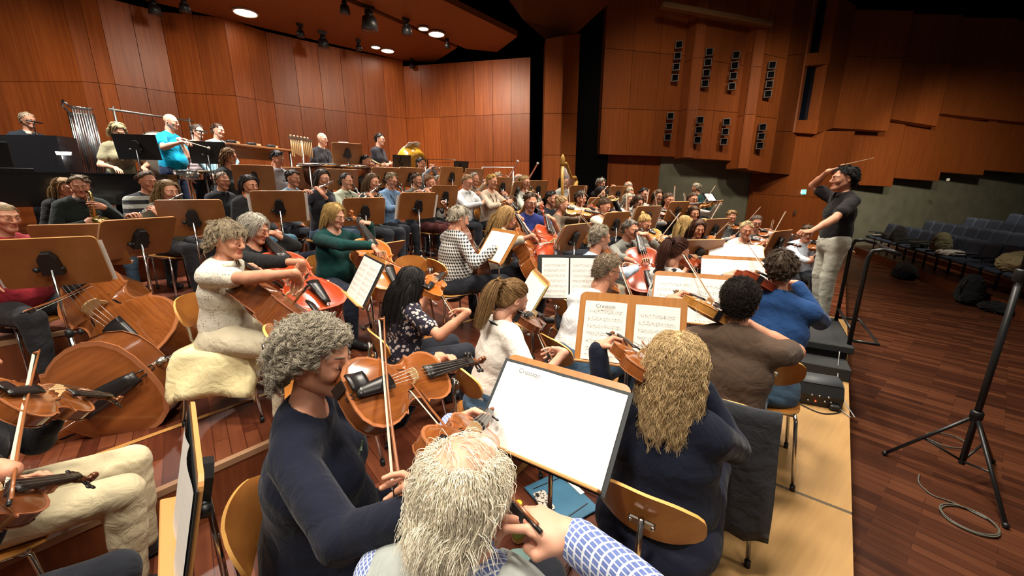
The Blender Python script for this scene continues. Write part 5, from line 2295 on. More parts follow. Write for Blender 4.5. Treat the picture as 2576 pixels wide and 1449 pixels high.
    for k, key in ((0, 'rh'), (1, 'lh')):
        w = ov.get(key)
        if w is not None and w != 'rest':
            wr = loc(QX(*w['at'])) if 'at' in w else Vector(w['loc'])
            fd = Vector(w.get('f', (0, .8, -.3))).normalized()
            pn = Vector(w.get('n', (0, -.2, -1)))
            if 'fw' in w:
                fd = (Mi.to_3x3() @ Vector(w['fw'])).normalized()
            if 'nw' in w:
                pn = Mi.to_3x3() @ Vector(w['nw'])
            pn = (pn - fd * pn.dot(fd)).normalized()
            tgt[k] = (wr, fd, pn, w.get('pose', 'relaxed'))
            if 'hint' in w:
                hint[k] = Vector(w['hint'])
    for k, g in ((0, 1), (1, -1)):
        if tgt[k] is None:
            if sit:
                fd = Vector((-g * .35, .85, -.25)).normalized()
                pn = Vector((0, -.2, -1))
                tgt[k] = (Vector((g * .12, .27, .635)), fd, (pn - fd * pn.dot(fd)).normalized(), 'relaxed')
            else:
                fd = Vector((0, .15, -1)).normalized()
                tgt[k] = (Vector((g * .24 * f, .05, hipz - .02)), fd, Vector((-g, 0, 0)), 'relaxed')
    if 'rhh' in ov:
        hint[0] = Vector(ov['rhh'])
    # arms
    sl = o.sleeve
    nmb = NM()
    cuts = []
    for k, g in ((0, 1), (1, -1)):
        wr, fd, pn, hp = tgt[k]
        need = (Vector(wr) - sho[k]).length
        st_ = max(1.0, min(1.22, need / ((L1 + L2) * .985)))
        el, wr2 = ik(sho[k], wr, L1 * st_, L2 * st_, hint[k])
        r0 = .047 * (.5 + .5 * f) * (1 if o.sex == 'm' else .9)
        r1 = .039 * (.5 + .5 * f) * (1 if o.sex == 'm' else .9)
        sk_.cap(sho[k], el, r0, r1, .03)
        sk_.cap(el, wr2, r1 * .98, .026 * (1 if o.sex == 'm' else .92), .015)
        sk_.cap(el, el.lerp(wr2, .45), r1, r1 * .98, .015)
        sk_.cap(wr2, wr2 + fd * .02, .025, .026, .012)
        if sl != 'none':
            fr_ = {'long': 1.0, '34': 1.0, 'short': .62, 'roll': 1.0}[sl]
            e2 = sho[k].lerp(el, fr_)
            sh_.cap(sho[k], e2, r0 * 1.08, r1 * (1.15 if sl != 'short' else 1.38), .03)
            if sl != 'short':
                e3 = el.lerp(wr2, {'long': .94, '34': .5, 'roll': .25}[sl])
                sh_.cap(el, e3, r1 * 1.08, .030 if sl == 'long' else r1 * 1.0, .018)
        # hand
        hm = frame(wr2, fd.cross(-pn), fd, -pn)
        if k == 1:
            hm = hm @ Matrix.Scale(-1, 4, (1, 0, 0))
        hsz = (1.0 if o.sex == 'm' else .92)
        hv, hq = hand(hp, (.0026, .0038, .0055)[2 - near])
        nmb.add(hv, hq, 0, hm @ Matrix.Scale(hsz, 4))
    # body surface: trunk and limbs, the head and hands joined to it
    bv, bq = sk_.mesh(h)
    nmb.add(bv, bq, 0)
    hdv, hdq, hdm = head(o.sex, (.0032, .0045, .0065)[2 - near])
    HM = Matrix.Translation(headv) @ Matrix.Rotation(-math.radians(o.yaw), 4, 'Z') @ Matrix.Rotation(-math.radians(o.pitch), 4, 'X') @ Matrix.Rotation(math.radians(o.roll), 4, 'Y') @ Matrix.Scale(ohd, 4)
    nmb.add(hdv, hdq, hdm, HM)
    brow = hairmat([x * .55 for x in o.hc]) if max(o.hc) < .5 else hairmat([x * .5 for x in o.hc])
    lip = skin((min(1, o.sk[0] * .82), o.sk[1] * .52, o.sk[2] * .55))
    me = nmb.mesh('body', [skin(o.sk), lip, EYEW, IRIS, brow])
    put(bpy.data.objects.new('body', me), parent=root)
    fold = (.0028, .0035, .004)[2 - near]
    # clothes
    neck_a, neck_b = T(0, .012, 1.00), T(0, .055, 1.15)
    holes = [(T(0, .050 if o.sex == 'm' else .062, 1.110 if o.sex == 'm' else 1.085), T(0, .06, 1.28), .082 if o.sex == 'm' else .090)]
    if sit:
        cuts = [] if o.dress else [((0, 0, B(.475)), (0, 0, -1))]
    else:
        cuts = [((0, 0, B(.44)), (0, 0, -1))]
    v_, q_ = sh_.mesh(h, .011, fold, cuts, seed, holes)
    nm = NM().add(v_, q_)
    c1 = cloth(o.top, o.pat, o.top2, o.psc)
    put(bpy.data.objects.new('dress' if o.dress else 'shirt', nm.mesh('shirt', [c1])), parent=root)
    if not o.dress or o.dress == 'over':
        v_, q_ = tr_.mesh(h, .012, fold, [((0, 0, .07), (0, 0, -1))], seed + 3)
        put(bpy.data.objects.new('trousers', NM().add(v_, q_).mesh('trousers', [cloth(o.legs)])), parent=root)
    if o.vest:
        vs_ = SDF()
        torso(vs_)
        v_, q_ = vs_.mesh(h, .021, fold, [((0, 0, B(.50)), (0, 0, -1))], seed + 9, [(T(0, .03, 1.08), T(0, .06, 1.25), .098)] + [(sho[k] + Vector((g * .055, 0, -.03)), sho[k] + Vector((g * .2, 0, -.06)), .07) for k, g in ((0, 1), (1, -1))])
        put(bpy.data.objects.new('waistcoat', NM().add(v_, q_).mesh('waistcoat', [cloth(o.vest)])), parent=root)
    if o.collar:
        mb = MB()
        kf = .7 + .3 * f
        rows = []
        for (z, r) in ((1.022, .074), (1.066, .068), (1.069, .073), (1.028, .094)):
            row = []
            for i in range(19):
                a = math.radians(104 + 332 * i / 18)
                fr_ = .5 + .5 * math.sin(a)
                row.append(T(math.cos(a) * r * kf, .020 + (z - 1.02) * .25 + math.sin(a) * r * .92 * kf, z - .022 * fr_))
            rows.append(row)
        mb.grid(rows, thick=.002)
        mb.build('collar', [cloth(o.collar)], root)
    if o.strap:
        mb = MB()
        q0 = T(0, .152 * (.7 + .3 * f), .80)
        mb.tube([q0 + Vector((-.005, 0, 0)), T(-.05, .137 * (.7 + .3 * f), .93), T(-.075, .05, 1.022), T(-.05, -.055, 1.035), T(0, -.07, 1.04), T(.05, -.055, 1.035), T(.075, .05, 1.022), T(.05, .137 * (.7 + .3 * f), .93), q0], .006, 6)
        mb.build('neck_strap', [cloth(o.strap)], root)
    for i in range(2):
        s = SDF()
        fw = Vector((.02 if i == 0 else -.02, .16, -.058))
        s.cap(ank[i] + Vector((0, -.02, -.055)), ank[i] + fw, .036, .030, .03)
        s.cap(ank[i], ank[i] + Vector((0, -.005, -.05)), .042, .040, .02)
        v_, q_ = s.mesh(.010 if near else .014, .004, 0, [((0, 0, .004), (0, 0, -1))])
        key = tuple(o.shoe)
        if key not in SHOE:
            SHOE[key] = mat('shoe', o.shoe, .5)
        put(bpy.data.objects.new('shoe', NM().add(v_, q_).mesh('shoe', [SHOE[key]])), parent=root)
    if o.hs != 'bald':
        add_hair(o.hs, seed, near, hairmat(o.hc), root, HM)
    if o.beard:
        mb = SDF()
        mb.cap((-.05, .03, -.07), (0, .075, -.095), .022, .026, .02).cap((.05, .03, -.07), (0, .075, -.095), .022, .026, .02)
        v_, q_ = mb.mesh(.008, .004, .004)
        bo = put(bpy.data.objects.new('beard', NM().add(v_, q_).mesh('beard', [hairmat(o.beard)])), parent=root)
        bo.matrix_local = HM
    if o.glasses:
        mb = MB()
        for g in (1, -1):
            mb.tube([(g * .031 + .0205 * math.cos(a), .1045 - .006 * math.cos(a) * g, .004 + .016 * math.sin(a)) for a in [i * math.pi / 7 for i in range(14)]], .0016, 5, closed=True)
            mb.tube([(g * .050, .0995, .010), (g * .078, .06, .012), (g * .083, -.005, .010), (g * .081, -.02, -.004)], .0018, 5)
        mb.tube([(-.011, .106, .008), (0, .110, .011), (.011, .106, .008)], .0016, 5)
        go = mb.build('glasses', [mat('spectacle_frame', (.02, .018, .016), .3)], root)
        go.matrix_local = HM
    # things held
    names = {'violin': 'violin', 'viola': 'viola', 'violin_rest': 'violin'}
    if held:
        nmk = names.get(kd, kd)
        if kd == 'violin' and o.kind == 'viola':
            nmk = 'viola'
        adj = {'brown': 'brown', 'gold': 'golden', 'red': 'dark red', 'orange': 'orange', 'dark': 'dark brown', 'scarlet': 'bright red', 'bass': 'brown'}[o.fin] if kd in ('violin', 'violin_rest', 'cello', 'bass') else {'flute': 'silver', 'clarinet': 'black', 'oboe': 'black', 'sax': 'gold', 'bassoon': 'reddish', 'trumpet': 'silver', 'trombone': 'silver and brass', 'horn': 'brass', 'tuba': 'silver'}[kd]
        full = {'sax': 'saxophone', 'horn': 'french_horn', 'bass': 'double_bass'}.get(nmk, nmk)
        inst(held[0], IM, full, '%s %s held by the %s' % (adj, full.replace('_', ' '), o.d), full.replace('_', ' '), {'violin': 'violins', 'viola': 'violas', 'cello': 'cellos', 'flute': 'flutes'}.get(nmk))
        for q in held[1:]:
            inst(bowtree(.71 if kd in ('cello', 'bass') else .735, 1.25 if kd in ('cello', 'bass') else 1.0), q[1], 'bow', 'bow in the hand of the %s' % o.d, 'bow', 'bows of the string players')
    if sit and o.chair:
        cm = M @ Matrix.Translation((0, .02, 0))
        o.chair_o = add_chair(cm, o.chair_label or 'plywood chair under the %s' % o.d)
    return o
# ------------------------------------------------------------------ who sits where (pixel of the head, distance along the view axis, floor)
NAVY, BLK, WHT, LBL, GRY = (.006, .008, .019), (.012, .012, .013), (.72, .70, .66), (.42, .53, .66), (.20, .20, .185)
BRN, DEN, KHA, CRM, DGR = (.085, .055, .038), (.055, .10, .16), (.26, .24, .13), (.58, .50, .34), (.045, .05, .055)
H_BR, H_DK, H_BL, H_GR, H_WH, H_AU, H_LB = (.07, .038, .018), (.018, .012, .009), (.46, .29, .11), (.36, .32, .25), (.62, .58, .50), (.13, .045, .018), (.22, .125, .05)

# --- closest players
lady = person('woman with curly grey hair in navy dress', 'woman with curly grey hair in a navy dress with a leaf brooch, playing viola', 797, 905, 1.22, 0, 74, 'sit', 'violin', 'f', NAVY, dress=True, hs='curly', hc=H_GR,
              kind='viola', fin='brown', pitch=6, yaw=24, lean=2, fat=1.2, hsc=1.0, sk=SK,
              ovr={'vio': ((868, 1012, 1.14), (1195, 914, 1.66)), 'tilt': 42, 'bow': ((1006, 1290, .86), (962, 815, 1.42))}, seed=4)
old = person('white-haired old man in grey vest', 'white-haired old man in grey vest and blue checked shirt, seen from behind', 1170, 1238, .82, 0, 14, 'sit', 'violin', 'm', (.13, .18, .42), 'plaid', (.62, .66, .74), 1.0, hs='thin',
             hc=(.80, .73, .58), fin='brown', pitch=14, yaw=10, lean=4, sk=SKP, vest=(.34, .37, .35), collar=(.16, .22, .45), glasses=True,
             ovr={'vio': ((1120, 1180, .92), (1208, 1070, 1.32)), 'bow': ((1345, 1332, .75), (1060, 1000, 1.22)), 'rh': {'at': (1440, 1350, .76), 'fw': (-.75, .3, .15), 'nw': (-.3, .1, -1), 'pose': 'bow', 'hint': (.8, -.2, -.5)}}, seed=7)
blonde = person('woman with wavy blonde hair in navy sweater', 'woman with wavy blonde hair in a navy sweater, back to the viewer, playing violin', 1702, 925, 1.40, .03, 34, 'sit', 'violin', 'f', NAVY, hs='wavy', hc=(.52, .37, .19), fat=1.22, fin='brown', lean=3, legs=(.012, .014, .03), hsc=1.0,
                ovr={'vio': ((1655, 965, 1.36), (1543, 855, 1.86)), 'bow': ((1725, 1000, 1.62), (1576, 806, 2.08))}, seed=11)
brown = person('dark-haired man in brown shirt', 'dark-haired man in a brown short-sleeved shirt and jeans, back to the viewer, playing violin', 1860, 758, 1.95, .03, 34, 'sit', 'violin', 'm', BRN, hs='crop', hc=H_DK, sleeve='short', legs=DEN, glasses=True, lean=6, fat=1.08,
               collar=(.03, .022, .018), ovr={'vio': ((1822, 803, 1.92), (1703, 742, 2.36)), 'bow': ((1845, 835, 2.12), (1722, 640, 2.55)), 'rhh': (1, -.45, -.5)}, fin='gold', seed=3)
blue = person('man in blue shirt and jeans', 'short-haired man in blue shirt and jeans beside the podium, seen from behind', 1963, 678, 2.35, .03, 30, 'sit', 'violin', 'm', (.016, .055, .17), hs='short', hc=(.07, .045, .028), legs=DEN, lean=8,
              collar=(.016, .055, .17), ovr={'vio': ((1925, 712, 2.30), (1838, 692, 2.75)), 'bow': ((1975, 735, 2.55), (1872, 606, 3.0))}, fin='red', seed=5)
white = person('grey-haired man with glasses in white shirt', 'grey-haired man with glasses in a pale shirt, seen from the side, playing violin', 1527, 680, 2.6, 0, 58, 'sit', 'violin', 'm', (.60, .62, .64), hs='crop', hc=(.24, .18, .12), legs=DEN, glasses=True, lean=20, fat=1.25, yaw=12, pitch=20, collar=(.6, .62, .64), strap=BLK,
               ovr={'bow': ((1602, 775, 2.5), (1553, 648, 2.9))}, fin='brown', seed=6)
lblue = person('balding man in light blue shirt', 'balding man with glasses in a light blue shirt behind the man in white', 1510, 597, 3.25, 0, 62, 'sit', 'violin', 'm', LBL, hs='recede', hc=(.32, .27, .2), glasses=True, fat=1.2, lean=14, collar=LBL, seed=8, yaw=10)
pony = person('girl with ponytail in white shirt', 'girl with a light brown ponytail in a white T-shirt, bending over her violin', 1290, 752, 2.25, 0, 58, 'sit', 'violin', 'f', (.70, .66, .60), hs='pony', hc=H_LB, sleeve='short', pitch=30, lean=10, strap=BLK, sk=SKP,
              ovr={'vio': ((1312, 808, 2.2), (1372, 800, 2.7)), 'bow': ((1386, 905, 2.12), (1322, 757, 2.6))}, fin='dark', seed=2, legs=DEN)
black = person('girl with long black hair in floral top', 'girl with long straight black hair in a dark floral top, playing an orange violin', 1040, 712, 2.65, 0, 55, 'sit', 'violin', 'f', (.016, .014, .026), 'floral', (.45, .38, .36), 1.0, hs='long', hc=(.012, .010, .010), sleeve='short', pitch=16, lean=6,
               ovr={'vio': ((1070, 738, 2.62), (1122, 685, 3.05)), 'bow': ((1152, 802, 2.5), (1077, 684, 2.95))}, fin='orange', seed=9)
dots = person('woman in white dotted blouse', 'woman with short hair in a white dotted blouse, sitting on a yellow towel', 573, 604, 2.35, .30, 84, 'sit', 'cello', 'f', (.72, .67, .56), 'dots', (.25, .2, .15), 1.0, hs='tousled', hc=(.29, .23, .15), sleeve='short', legs=(.62, .55, .40), yaw=14,
              ovr={'vio': ((800, 862, 2.12), (452, 588, 2.8)), 'zw': (.75, .2, .5), 'bow': ((772, 722, 2.12), (705, 800, 2.6))}, fin='dark', fat=1.08, collar=(.7, .66, .56), seed=12)
gwh = person('woman with long grey hair in black top', 'woman with long grey hair in a black top with purple cuffs, playing an orange cello', 642, 575, 2.85, .30, 92, 'sit', 'cello', 'f', BLK, hs='bob', hc=(.46, .43, .36), sleeve='34', pitch=22, legs=DEN,
             ovr={'vio': ((822, 792, 2.75), (576, 540, 3.08)), 'zw': (.62, -.35, .7), 'bow': ((775, 692, 2.62), (700, 760, 3.1))}, fin='scarlet', seed=13)
green = person('blonde woman in dark green blouse', 'woman with a blonde bob in a dark green blouse, playing an orange cello', 843, 542, 3.35, .30, 112, 'sit', 'cello', 'f', (.006, .045, .042), hs='bob', hc=(.50, .33, .12), sleeve='long', pitch=20, legs=(.012, .016, .03), fat=1.14, sk=SKP,
               ovr={'vio': ((992, 742, 3.15), (862, 515, 3.75)), 'zw': (.62, -.6, .5), 'bow': ((938, 640, 3.12), (1075, 700, 3.35))}, fin='orange', seed=14)
hound = person('woman in black and white patterned blouse', 'grey-haired woman in a black and white patterned blouse, reaching to turn a page', 1156, 548, 3.42, .30, 50, 'sit', 'cello', 'f', (.62, .60, .56), 'hound', (.012, .014, .02), 1.0, hs='tousled', hc=(.30, .26, .2), fat=1.18, pitch=24, yaw=10, lean=6,
               ovr={'rh': {'at': (1245, 625, 3.3), 'fw': (.9, .3, .1), 'nw': (0, .3, -1), 'pose': 'relaxed', 'hint': (.5, -.4, -.7)}}, fin='dark', seed=15)
hound.ovr['vio'] = ((1210, 720, 3.55), (1120, 540, 3.9))
beige = person('woman with straight blonde hair in beige sweater', 'woman with straight dark blonde hair in a beige sweater, playing a brown cello', 1275, 545, 3.78, .30, 84, 'sit', 'cello', 'f', (.42, .38, .30), hs='long', hc=(.32, .19, .07), sleeve='34', pitch=20,
               ovr={'vio': ((1372, 722, 3.5), (1262, 520, 3.98)), 'zw': (.80, -.25, .55), 'bow': ((1342, 612, 3.45), (1420, 604, 3.85))}, fin='brown', seed=16)
boy = person('young man in blue T-shirt with glasses', 'young man with glasses in a royal blue T-shirt, playing a bright red cello', 1335, 508, 4.3, .30, 160, 'sit', 'cello', 'm', (.022, .032, .15), hs='short', hc=(.06, .035, .018), glasses=True, sleeve='short', pitch=18,
             ovr={'vio': ((1388, 692, 3.5), (1351, 505, 4.4)), 'bow': ((1316, 581, 3.9), (1392, 592, 3.4))}, fin='scarlet', seed=17)
gcel = person('grey-haired man in grey shirt', 'man with grey temples in a grey shirt and pale trousers, playing a dark red cello', 1586, 577, 4.1, 0, 150, 'sit', 'cello', 'm', (.17, .17, .15), hs='short', hc=(.14, .12, .10), sleeve='34', legs=(.5, .45, .33), collar=(.17, .17, .15), yaw=-8,
              ovr={'vio': ((1636, 748, 3.5), (1592, 566, 4.3)), 'zw': (-.12, -.85, .5), 'bow': ((1588, 676, 3.66), (1700, 668, 4.0))}, fin='red', seed=18)
# --- middle
person('woman with hair bun in brown shirt', 'young woman with a blonde bun in a brown shirt, playing a golden violin', 1415, 515, 4.9, .30, 105, 'sit', 'violin', 'f', (.13, .095, .065), hs='bun', hc=(.3, .18, .08), sleeve='34', fin='gold', vaz=-10, bp=.42, ba=35, ovr={'vio': ((1424, 528, 4.85), (1490, 538, 4.8)), 'tilt': 35})
person('dark-haired man behind the red cello', 'dark-haired man in a navy jacket, half hidden behind the cellist in blue', 1387, 500, 5.5, .30, 130, 'sit', 'violin', 'm', (.012, .015, .025), hs='short', hc=H_DK)
person('curly dark-haired man in black jacket', 'curly-haired man in black jacket, playing violin behind the woman with the bun', 1462, 499, 5.7, .30, 150, 'sit', 'violin', 'm', BLK, hs='tousled', hc=(.06, .04, .03), fin='red', vaz=20)
person('girl with brown hair in cream blouse', 'girl with tied brown hair in a cream blouse, playing viola with her head bowed', 1521, 518, 5.2, .30, 140, 'sit', 'violin', 'f', (.62, .57, .45), hs='bun', hc=H_BR, kind='viola', fin='brown', pitch=26, sleeve='short')
person('dark-haired woman with french horn', 'dark-haired woman in black, holding a french horn near the dark curtain', 1511, 486, 6.4, .30, 150, 'sit', 'horn', 'f', BLK, hs='bob', hc=H_DK)
person('grey-haired woman with trumpet', 'woman with curly grey hair and black jacket, playing a trumpet by the dark curtain', 1512, 462, 8.2, .62, 140, 'sit', 'trumpet', 'f', BLK, hs='curly', hc=(.3, .27, .22))
person('bald man in white sweater', 'bald man in a white sweater, sitting in front of the wooden wall', 1581, 470, 8.0, .62, 160, 'sit', None, 'm', (.6, .58, .52), hs='fringe', hc=(.4, .36, .3), pitch=25)
harpist = person('woman in grey cardigan at harp', 'dark-haired woman in a grey cardigan, sitting at the golden harp', 1421, 456, 8.6, .62, 140, 'sit', None, 'f', (.36, .35, .32), hs='pony', hc=H_DK)
person('grey-haired woman in white blouse', 'woman with short grey-blonde hair in a white blouse, seated among the violas', 1580, 503, 6.5, .30, 150, 'sit', 'violin', 'f', (.62, .6, .56), hs='bob', hc=(.36, .31, .23), kind='viola')
person('older woman with pale hair', 'older woman with pale short hair in a light top, behind the violas', 1584, 486, 7.5, .30, 155, 'sit', None, 'f', (.5, .48, .42), hs='short', hc=(.4, .33, .22))
person('woman with glasses in grey top', 'woman with dark bobbed hair and glasses in a grey top, playing viola', 1605, 509, 6.0, .30, 160, 'sit', 'violin', 'f', (.14, .14, .14), hs='bob', hc=(.06, .028, .016), glasses=True, fin='brown', vaz=-70, kind='viola', pitch=20)
person('young man with raised eyebrows', 'young dark-haired man in a white shirt, looking up behind the violas', 1619, 488, 7.2, .30, 165, 'sit', None, 'm', (.6, .57, .5), hs='short', hc=H_DK)
person('girl with glasses in black', 'girl with dark hair and glasses in a black top, playing violin before the stone wall', 1655, 493, 6.9, .30, 165, 'sit', 'violin', 'f', BLK, hs='bob', hc=H_BR, glasses=True, vaz=-60)
person('girl with raised violin', 'girl in a black top with tied hair, raising her violin towards the stand', 1683, 502, 6.4, .30, 170, 'sit', 'violin', 'f', BLK, hs='pony', hc=H_BR, vaz=-65, vup=8, bp=.5)
person('girl in white shirt with golden violin', 'girl with glasses in a white shirt, golden violin tilted up in front of her', 1744, 500, 6.6, .30, 180, 'sit', 'violin', 'f', (.6, .58, .53), hs='pony', hc=H_BR, glasses=True, fin='gold', vaz=-20, vup=12)
person('girl behind the striped blouse', 'brown-haired girl peeping out behind the long blonde hair', 1746, 536, 6.1, 0, 180, 'sit', 'violin', 'f', BLK, hs='long', hc=H_BR, fin='gold')
person('woman with long blonde hair in stripes', 'woman with long straight blonde hair in a black and white striped blouse, turned away', 1724, 562, 5.2, 0, 65, 'sit', 'violin', 'f', (.62, .58, .5), 'vstripes', (.012, .012, .016), 1.0, hs='long', hc=(.42, .27, .1))
person('girl with long brown hair and violin', 'girl with long brown hair in a black top, orange violin pointing at the viewer', 1757, 574, 4.6, 0, 185, 'sit', 'violin', 'f', BLK, hs='long', hc=(.07, .03, .016), fin='orange', vaz=-15, bp=.45, pitch=18)
person('girl with blonde bun', 'girl with a blonde bun, bowed over a golden violin beside the grey-haired cellist', 1622, 561, 4.7, 0, 150, 'sit', 'violin', 'f', (.3, .3, .27), hs='bun', hc=(.45, .28, .10), fin='gold', vaz=-30, pitch=28, ovr={'vio': ((1630, 585, 4.65), (1680, 608, 4.5)), 'tilt': 30})
aub = person('woman with auburn ponytail', 'woman with a dark auburn ponytail in a white and black blouse, playing a dark violin', 1706, 632, 3.0, 0, 66, 'sit', 'violin', 'f', (.62, .58, .54), 'floral', (.02, .02, .025), .45, hs='pony', hc=(.07, .024, .014), sleeve='short', fin='red', pitch=22, lean=6,
              ovr={'vio': ((1712, 655, 2.98), (1790, 662, 3.25)), 'bow': ((1790, 780, 2.85), (1716, 605, 3.3)), 'rh': {'at': (1772, 745, 2.8), 'fw': (.4, .5, -.4), 'pose': 'bow'}}, seed=21)
person('boy in grey waistcoat', 'fair-haired boy in a grey waistcoat over a white shirt, playing violin', 1840, 546, 6.2, 0, 190, 'sit', 'violin', 'm', (.6, .58, .54), vest=(.09, .09, .09), hs='short', hc=(.26, .15, .06), vaz=-30, pitch=18)
person('blonde woman in white shirt and dark tie', 'blonde woman in white shirt with dark strap, playing violin near the conductor', 1877, 578, 4.8, 0, 195, 'sit', 'violin', 'f', (.66, .64, .6), hs='short', hc=(.5, .38, .2), strap=BLK, sleeve='short', legs=(.6, .58, .54), fin='brown', vaz=-75, bp=.45, ba=30)
person('girl with glasses and brown hair', 'brown-haired girl with glasses in a grey top, playing violin behind the blonde woman in white', 1903, 560, 5.6, 0, 200, 'sit', 'violin', 'f', (.16, .15, .15), hs='pony', hc=(.09, .06, .045), glasses=True, vaz=-60)
person('player hidden by the conductor', 'violinist in a pale blue shirt, mostly hidden behind the conductor', 2030, 587, 4.9, 0, 205, 'sit', 'violin', 'm', (.48, .52, .6), hs='short', hc=H_BR, glasses=True)
# --- woodwind and brass rows
person('young man in black with saxophone', 'young man in a black sweater, playing a gold saxophone before the grand piano', 201, 468, 3.7, .62, 112, 'sit', 'sax', 'm', (.012, .016, .014), hs='short', hc=(.12, .075, .035), legs=DEN, collar=(.05, .05, .055), pitch=14, sk=SKT, yaw=22)
person('woman behind the saxophone player', 'woman with light brown hair, half hidden behind the young saxophone player', 163, 472, 4.1, .62, 105, 'sit', None, 'f', BLK, hs='long', hc=(.2, .12, .05), sk=SKT)
person('man in striped polo shirt', 'dark-haired man in a grey and black striped polo shirt with a strap', 371, 456, 3.95, .62, 108, 'sit', 'clarinet', 'm', (.36, .37, .33), 'stripes', (.03, .03, .035), .78, hs='short', hc=H_BR, sleeve='short', strap=BLK, fat=1.15, sk=SKT, ovr={'dn': -75})
person('woman with long brown hair and flute', 'woman with long light brown hair, playing a silver flute behind the tilted stand', 424, 481, 3.6, .62, 110, 'sit', 'flute', 'f', (.1, .085, .06), hs='long', hc=(.17, .10, .04), legs=(.02, .02, .024), ovr={'a': -5, 'dip': -.45})
person('bald man in dark shirt', 'bald man in a dark shirt, looking on between the wooden stands', 560, 455, 4.7, .62, 98, 'sit', None, 'm', (.016, .017, .02), hs='recede', hc=(.16, .11, .07), collar=(.016, .017, .02), sk=SKT, yaw=15)
person('woman with dark bob and orange scarf', 'woman with a dark bob and an orange scarf, resting her hands with a flute', 628, 466, 4.0, .62, 98, 'sit', None, 'f', BLK, hs='bob', hc=(.02, .013, .012), legs=(.05, .12, .17), sk=SKT, yaw=16)
person('woman with sunglasses on her head', 'curly-haired woman with sunglasses pushed up on her head, above the bald man', 578, 393, 5.2, .92, 98, 'sit', None, 'f', (.03, .034, .036), hs='wavy', hc=(.16, .085, .035), sk=SKT)
person('dark-haired boy in pale shirt', 'dark-haired boy in a pale shirt with his head bowed, in the raised row', 699, 398, 5.5, .92, 110, 'sit', None, 'm', (.27, .25, .26), hs='short', hc=(.012, .010, .010), pitch=30, sk=SKT, collar=(.27, .25, .26))
person('man in denim shirt', 'dark-haired man in a faded denim shirt, looking up between two stands', 737, 448, 5.0, .62, 108, 'sit', None, 'm', (.13, .17, .21), hs='short', hc=H_DK, collar=(.13, .17, .21), sk=SKT)
person('woman with glasses and raised flute', 'dark-haired woman with glasses in black, playing a silver flute', 812, 449, 4.6, .62, 112, 'sit', 'flute', 'f', (.014, .014, .018), hs='bob', hc=(.035, .022, .017), glasses=True, legs=(.04, .07, .11), sleeve='34', ovr={'a': 8, 'dip': -.3})
person('man in pale green shirt with clarinet', 'dark-haired man in a pale green shirt with a black strap, playing clarinet', 872, 455, 5.2, .62, 115, 'sit', 'clarinet', 'm', (.34, .36, .27), hs='recede', hc=H_DK, strap=BLK, collar=(.34, .36, .27))
person('girl in flowered blouse with flute', 'girl with long brown hair in a dark flowered blouse, playing a silver flute', 938, 457, 4.9, .62, 118, 'sit', 'flute', 'f', (.03, .03, .03), 'floral', (.5, .45, .36), .8, hs='long', hc=(.10, .055, .025), sleeve='short', legs=(.03, .035, .045), ovr={'a': 12, 'dip': -.5})
person('man in blue denim shirt with clarinet', 'fair-haired man with glasses in a blue denim shirt, playing clarinet', 985, 453, 5.5, .62, 120, 'sit', 'clarinet', 'm', (.12, .20, .32), hs='short', hc=(.2, .14, .08), glasses=True, sleeve='34', strap=BLK, pitch=24)
person('man in black with trombone', 'man in a black sweater with glasses, playing a trombone below the man with folded arms', 921, 407, 6.5, .92, 112, 'sit', 'trombone', 'm', BLK, hs='short', hc=H_DK, ovr={'dn': -28})
person('man with short hair and clarinet', 'short-haired man in a dark shirt, playing clarinet next to the flutist in a black top', 1049, 452, 6.2, .62, 122, 'sit', 'clarinet', 'm', (.08, .065, .05), hs='short', hc=H_BR)
person('young woman in sleeveless top with flute', 'young woman with tied auburn hair in a sleeveless top, playing a silver flute', 1082, 459, 5.6, .62, 122, 'sit', 'flute', 'f', BLK, hs='bun', hc=(.16, .065, .022), sleeve='none', legs=(.06, .012, .012), ovr={'a': 10, 'dip': -.22})
person('man with glasses and grey hair', 'older man with glasses and grey hair, playing clarinet behind the flutist', 1105, 457, 6.6, .62, 124, 'sit', 'clarinet', 'm', (.3, .28, .24), hs='recede', hc=(.3, .27, .22), glasses=True)
person('man with a silver trumpet', 'dark-haired man in a grey shirt, playing a silver trumpet below the big drum', 1060, 412, 7.0, .92, 130, 'sit', 'trumpet', 'm', (.18, .19, .2), hs='short', hc=H_DK)
oboe1 = person('blond man in white shirt with oboe', 'blond man with glasses in a white shirt and braces, playing oboe', 1176, 457, 6.0, .62, 130, 'sit', 'oboe', 'm', (.62, .64, .66), hs='short', hc=(.28, .17, .08), glasses=True, pitch=24, collar=(.62, .64, .66))
person('grey-haired man behind the oboist', 'grey-haired man in brown, half hidden behind the blond oboist', 1194, 449, 7.2, .62, 130, 'sit', 'trumpet', 'm', (.2, .13, .08), hs='recede', hc=(.3, .26, .2))
person('woman with short blonde hair and oboe', 'woman with short blonde hair in a pale pink top, playing oboe', 1238, 456, 5.9, .62, 132, 'sit', 'oboe', 'f', (.52, .42, .32), hs='short', hc=(.42, .24, .06), sleeve='34', strap=BLK)
person('bassoonist with glasses', 'fair-haired bassoonist with glasses behind the woman with the oboe', 1253, 448, 7.2, .62, 135, 'sit', 'bassoon', 'm', (.5, .46, .4), hs='short', hc=(.4, .3, .2), glasses=True)
person('bald bassoonist in light shirt', 'bald man in a light shirt, playing bassoon in front of the wooden wall', 1305, 451, 7.6, .62, 138, 'sit', 'bassoon', 'm', (.5, .49, .47), hs='fringe', hc=(.42, .38, .33))
person('blonde woman in white cardigan with clarinet', 'woman with tied blonde hair and glasses in a white cardigan, playing clarinet', 1321, 458, 6.4, .62, 138, 'sit', 'clarinet', 'f', (.56, .57, .5), hs='pony', hc=(.32, .2, .08), glasses=True, strap=BLK)
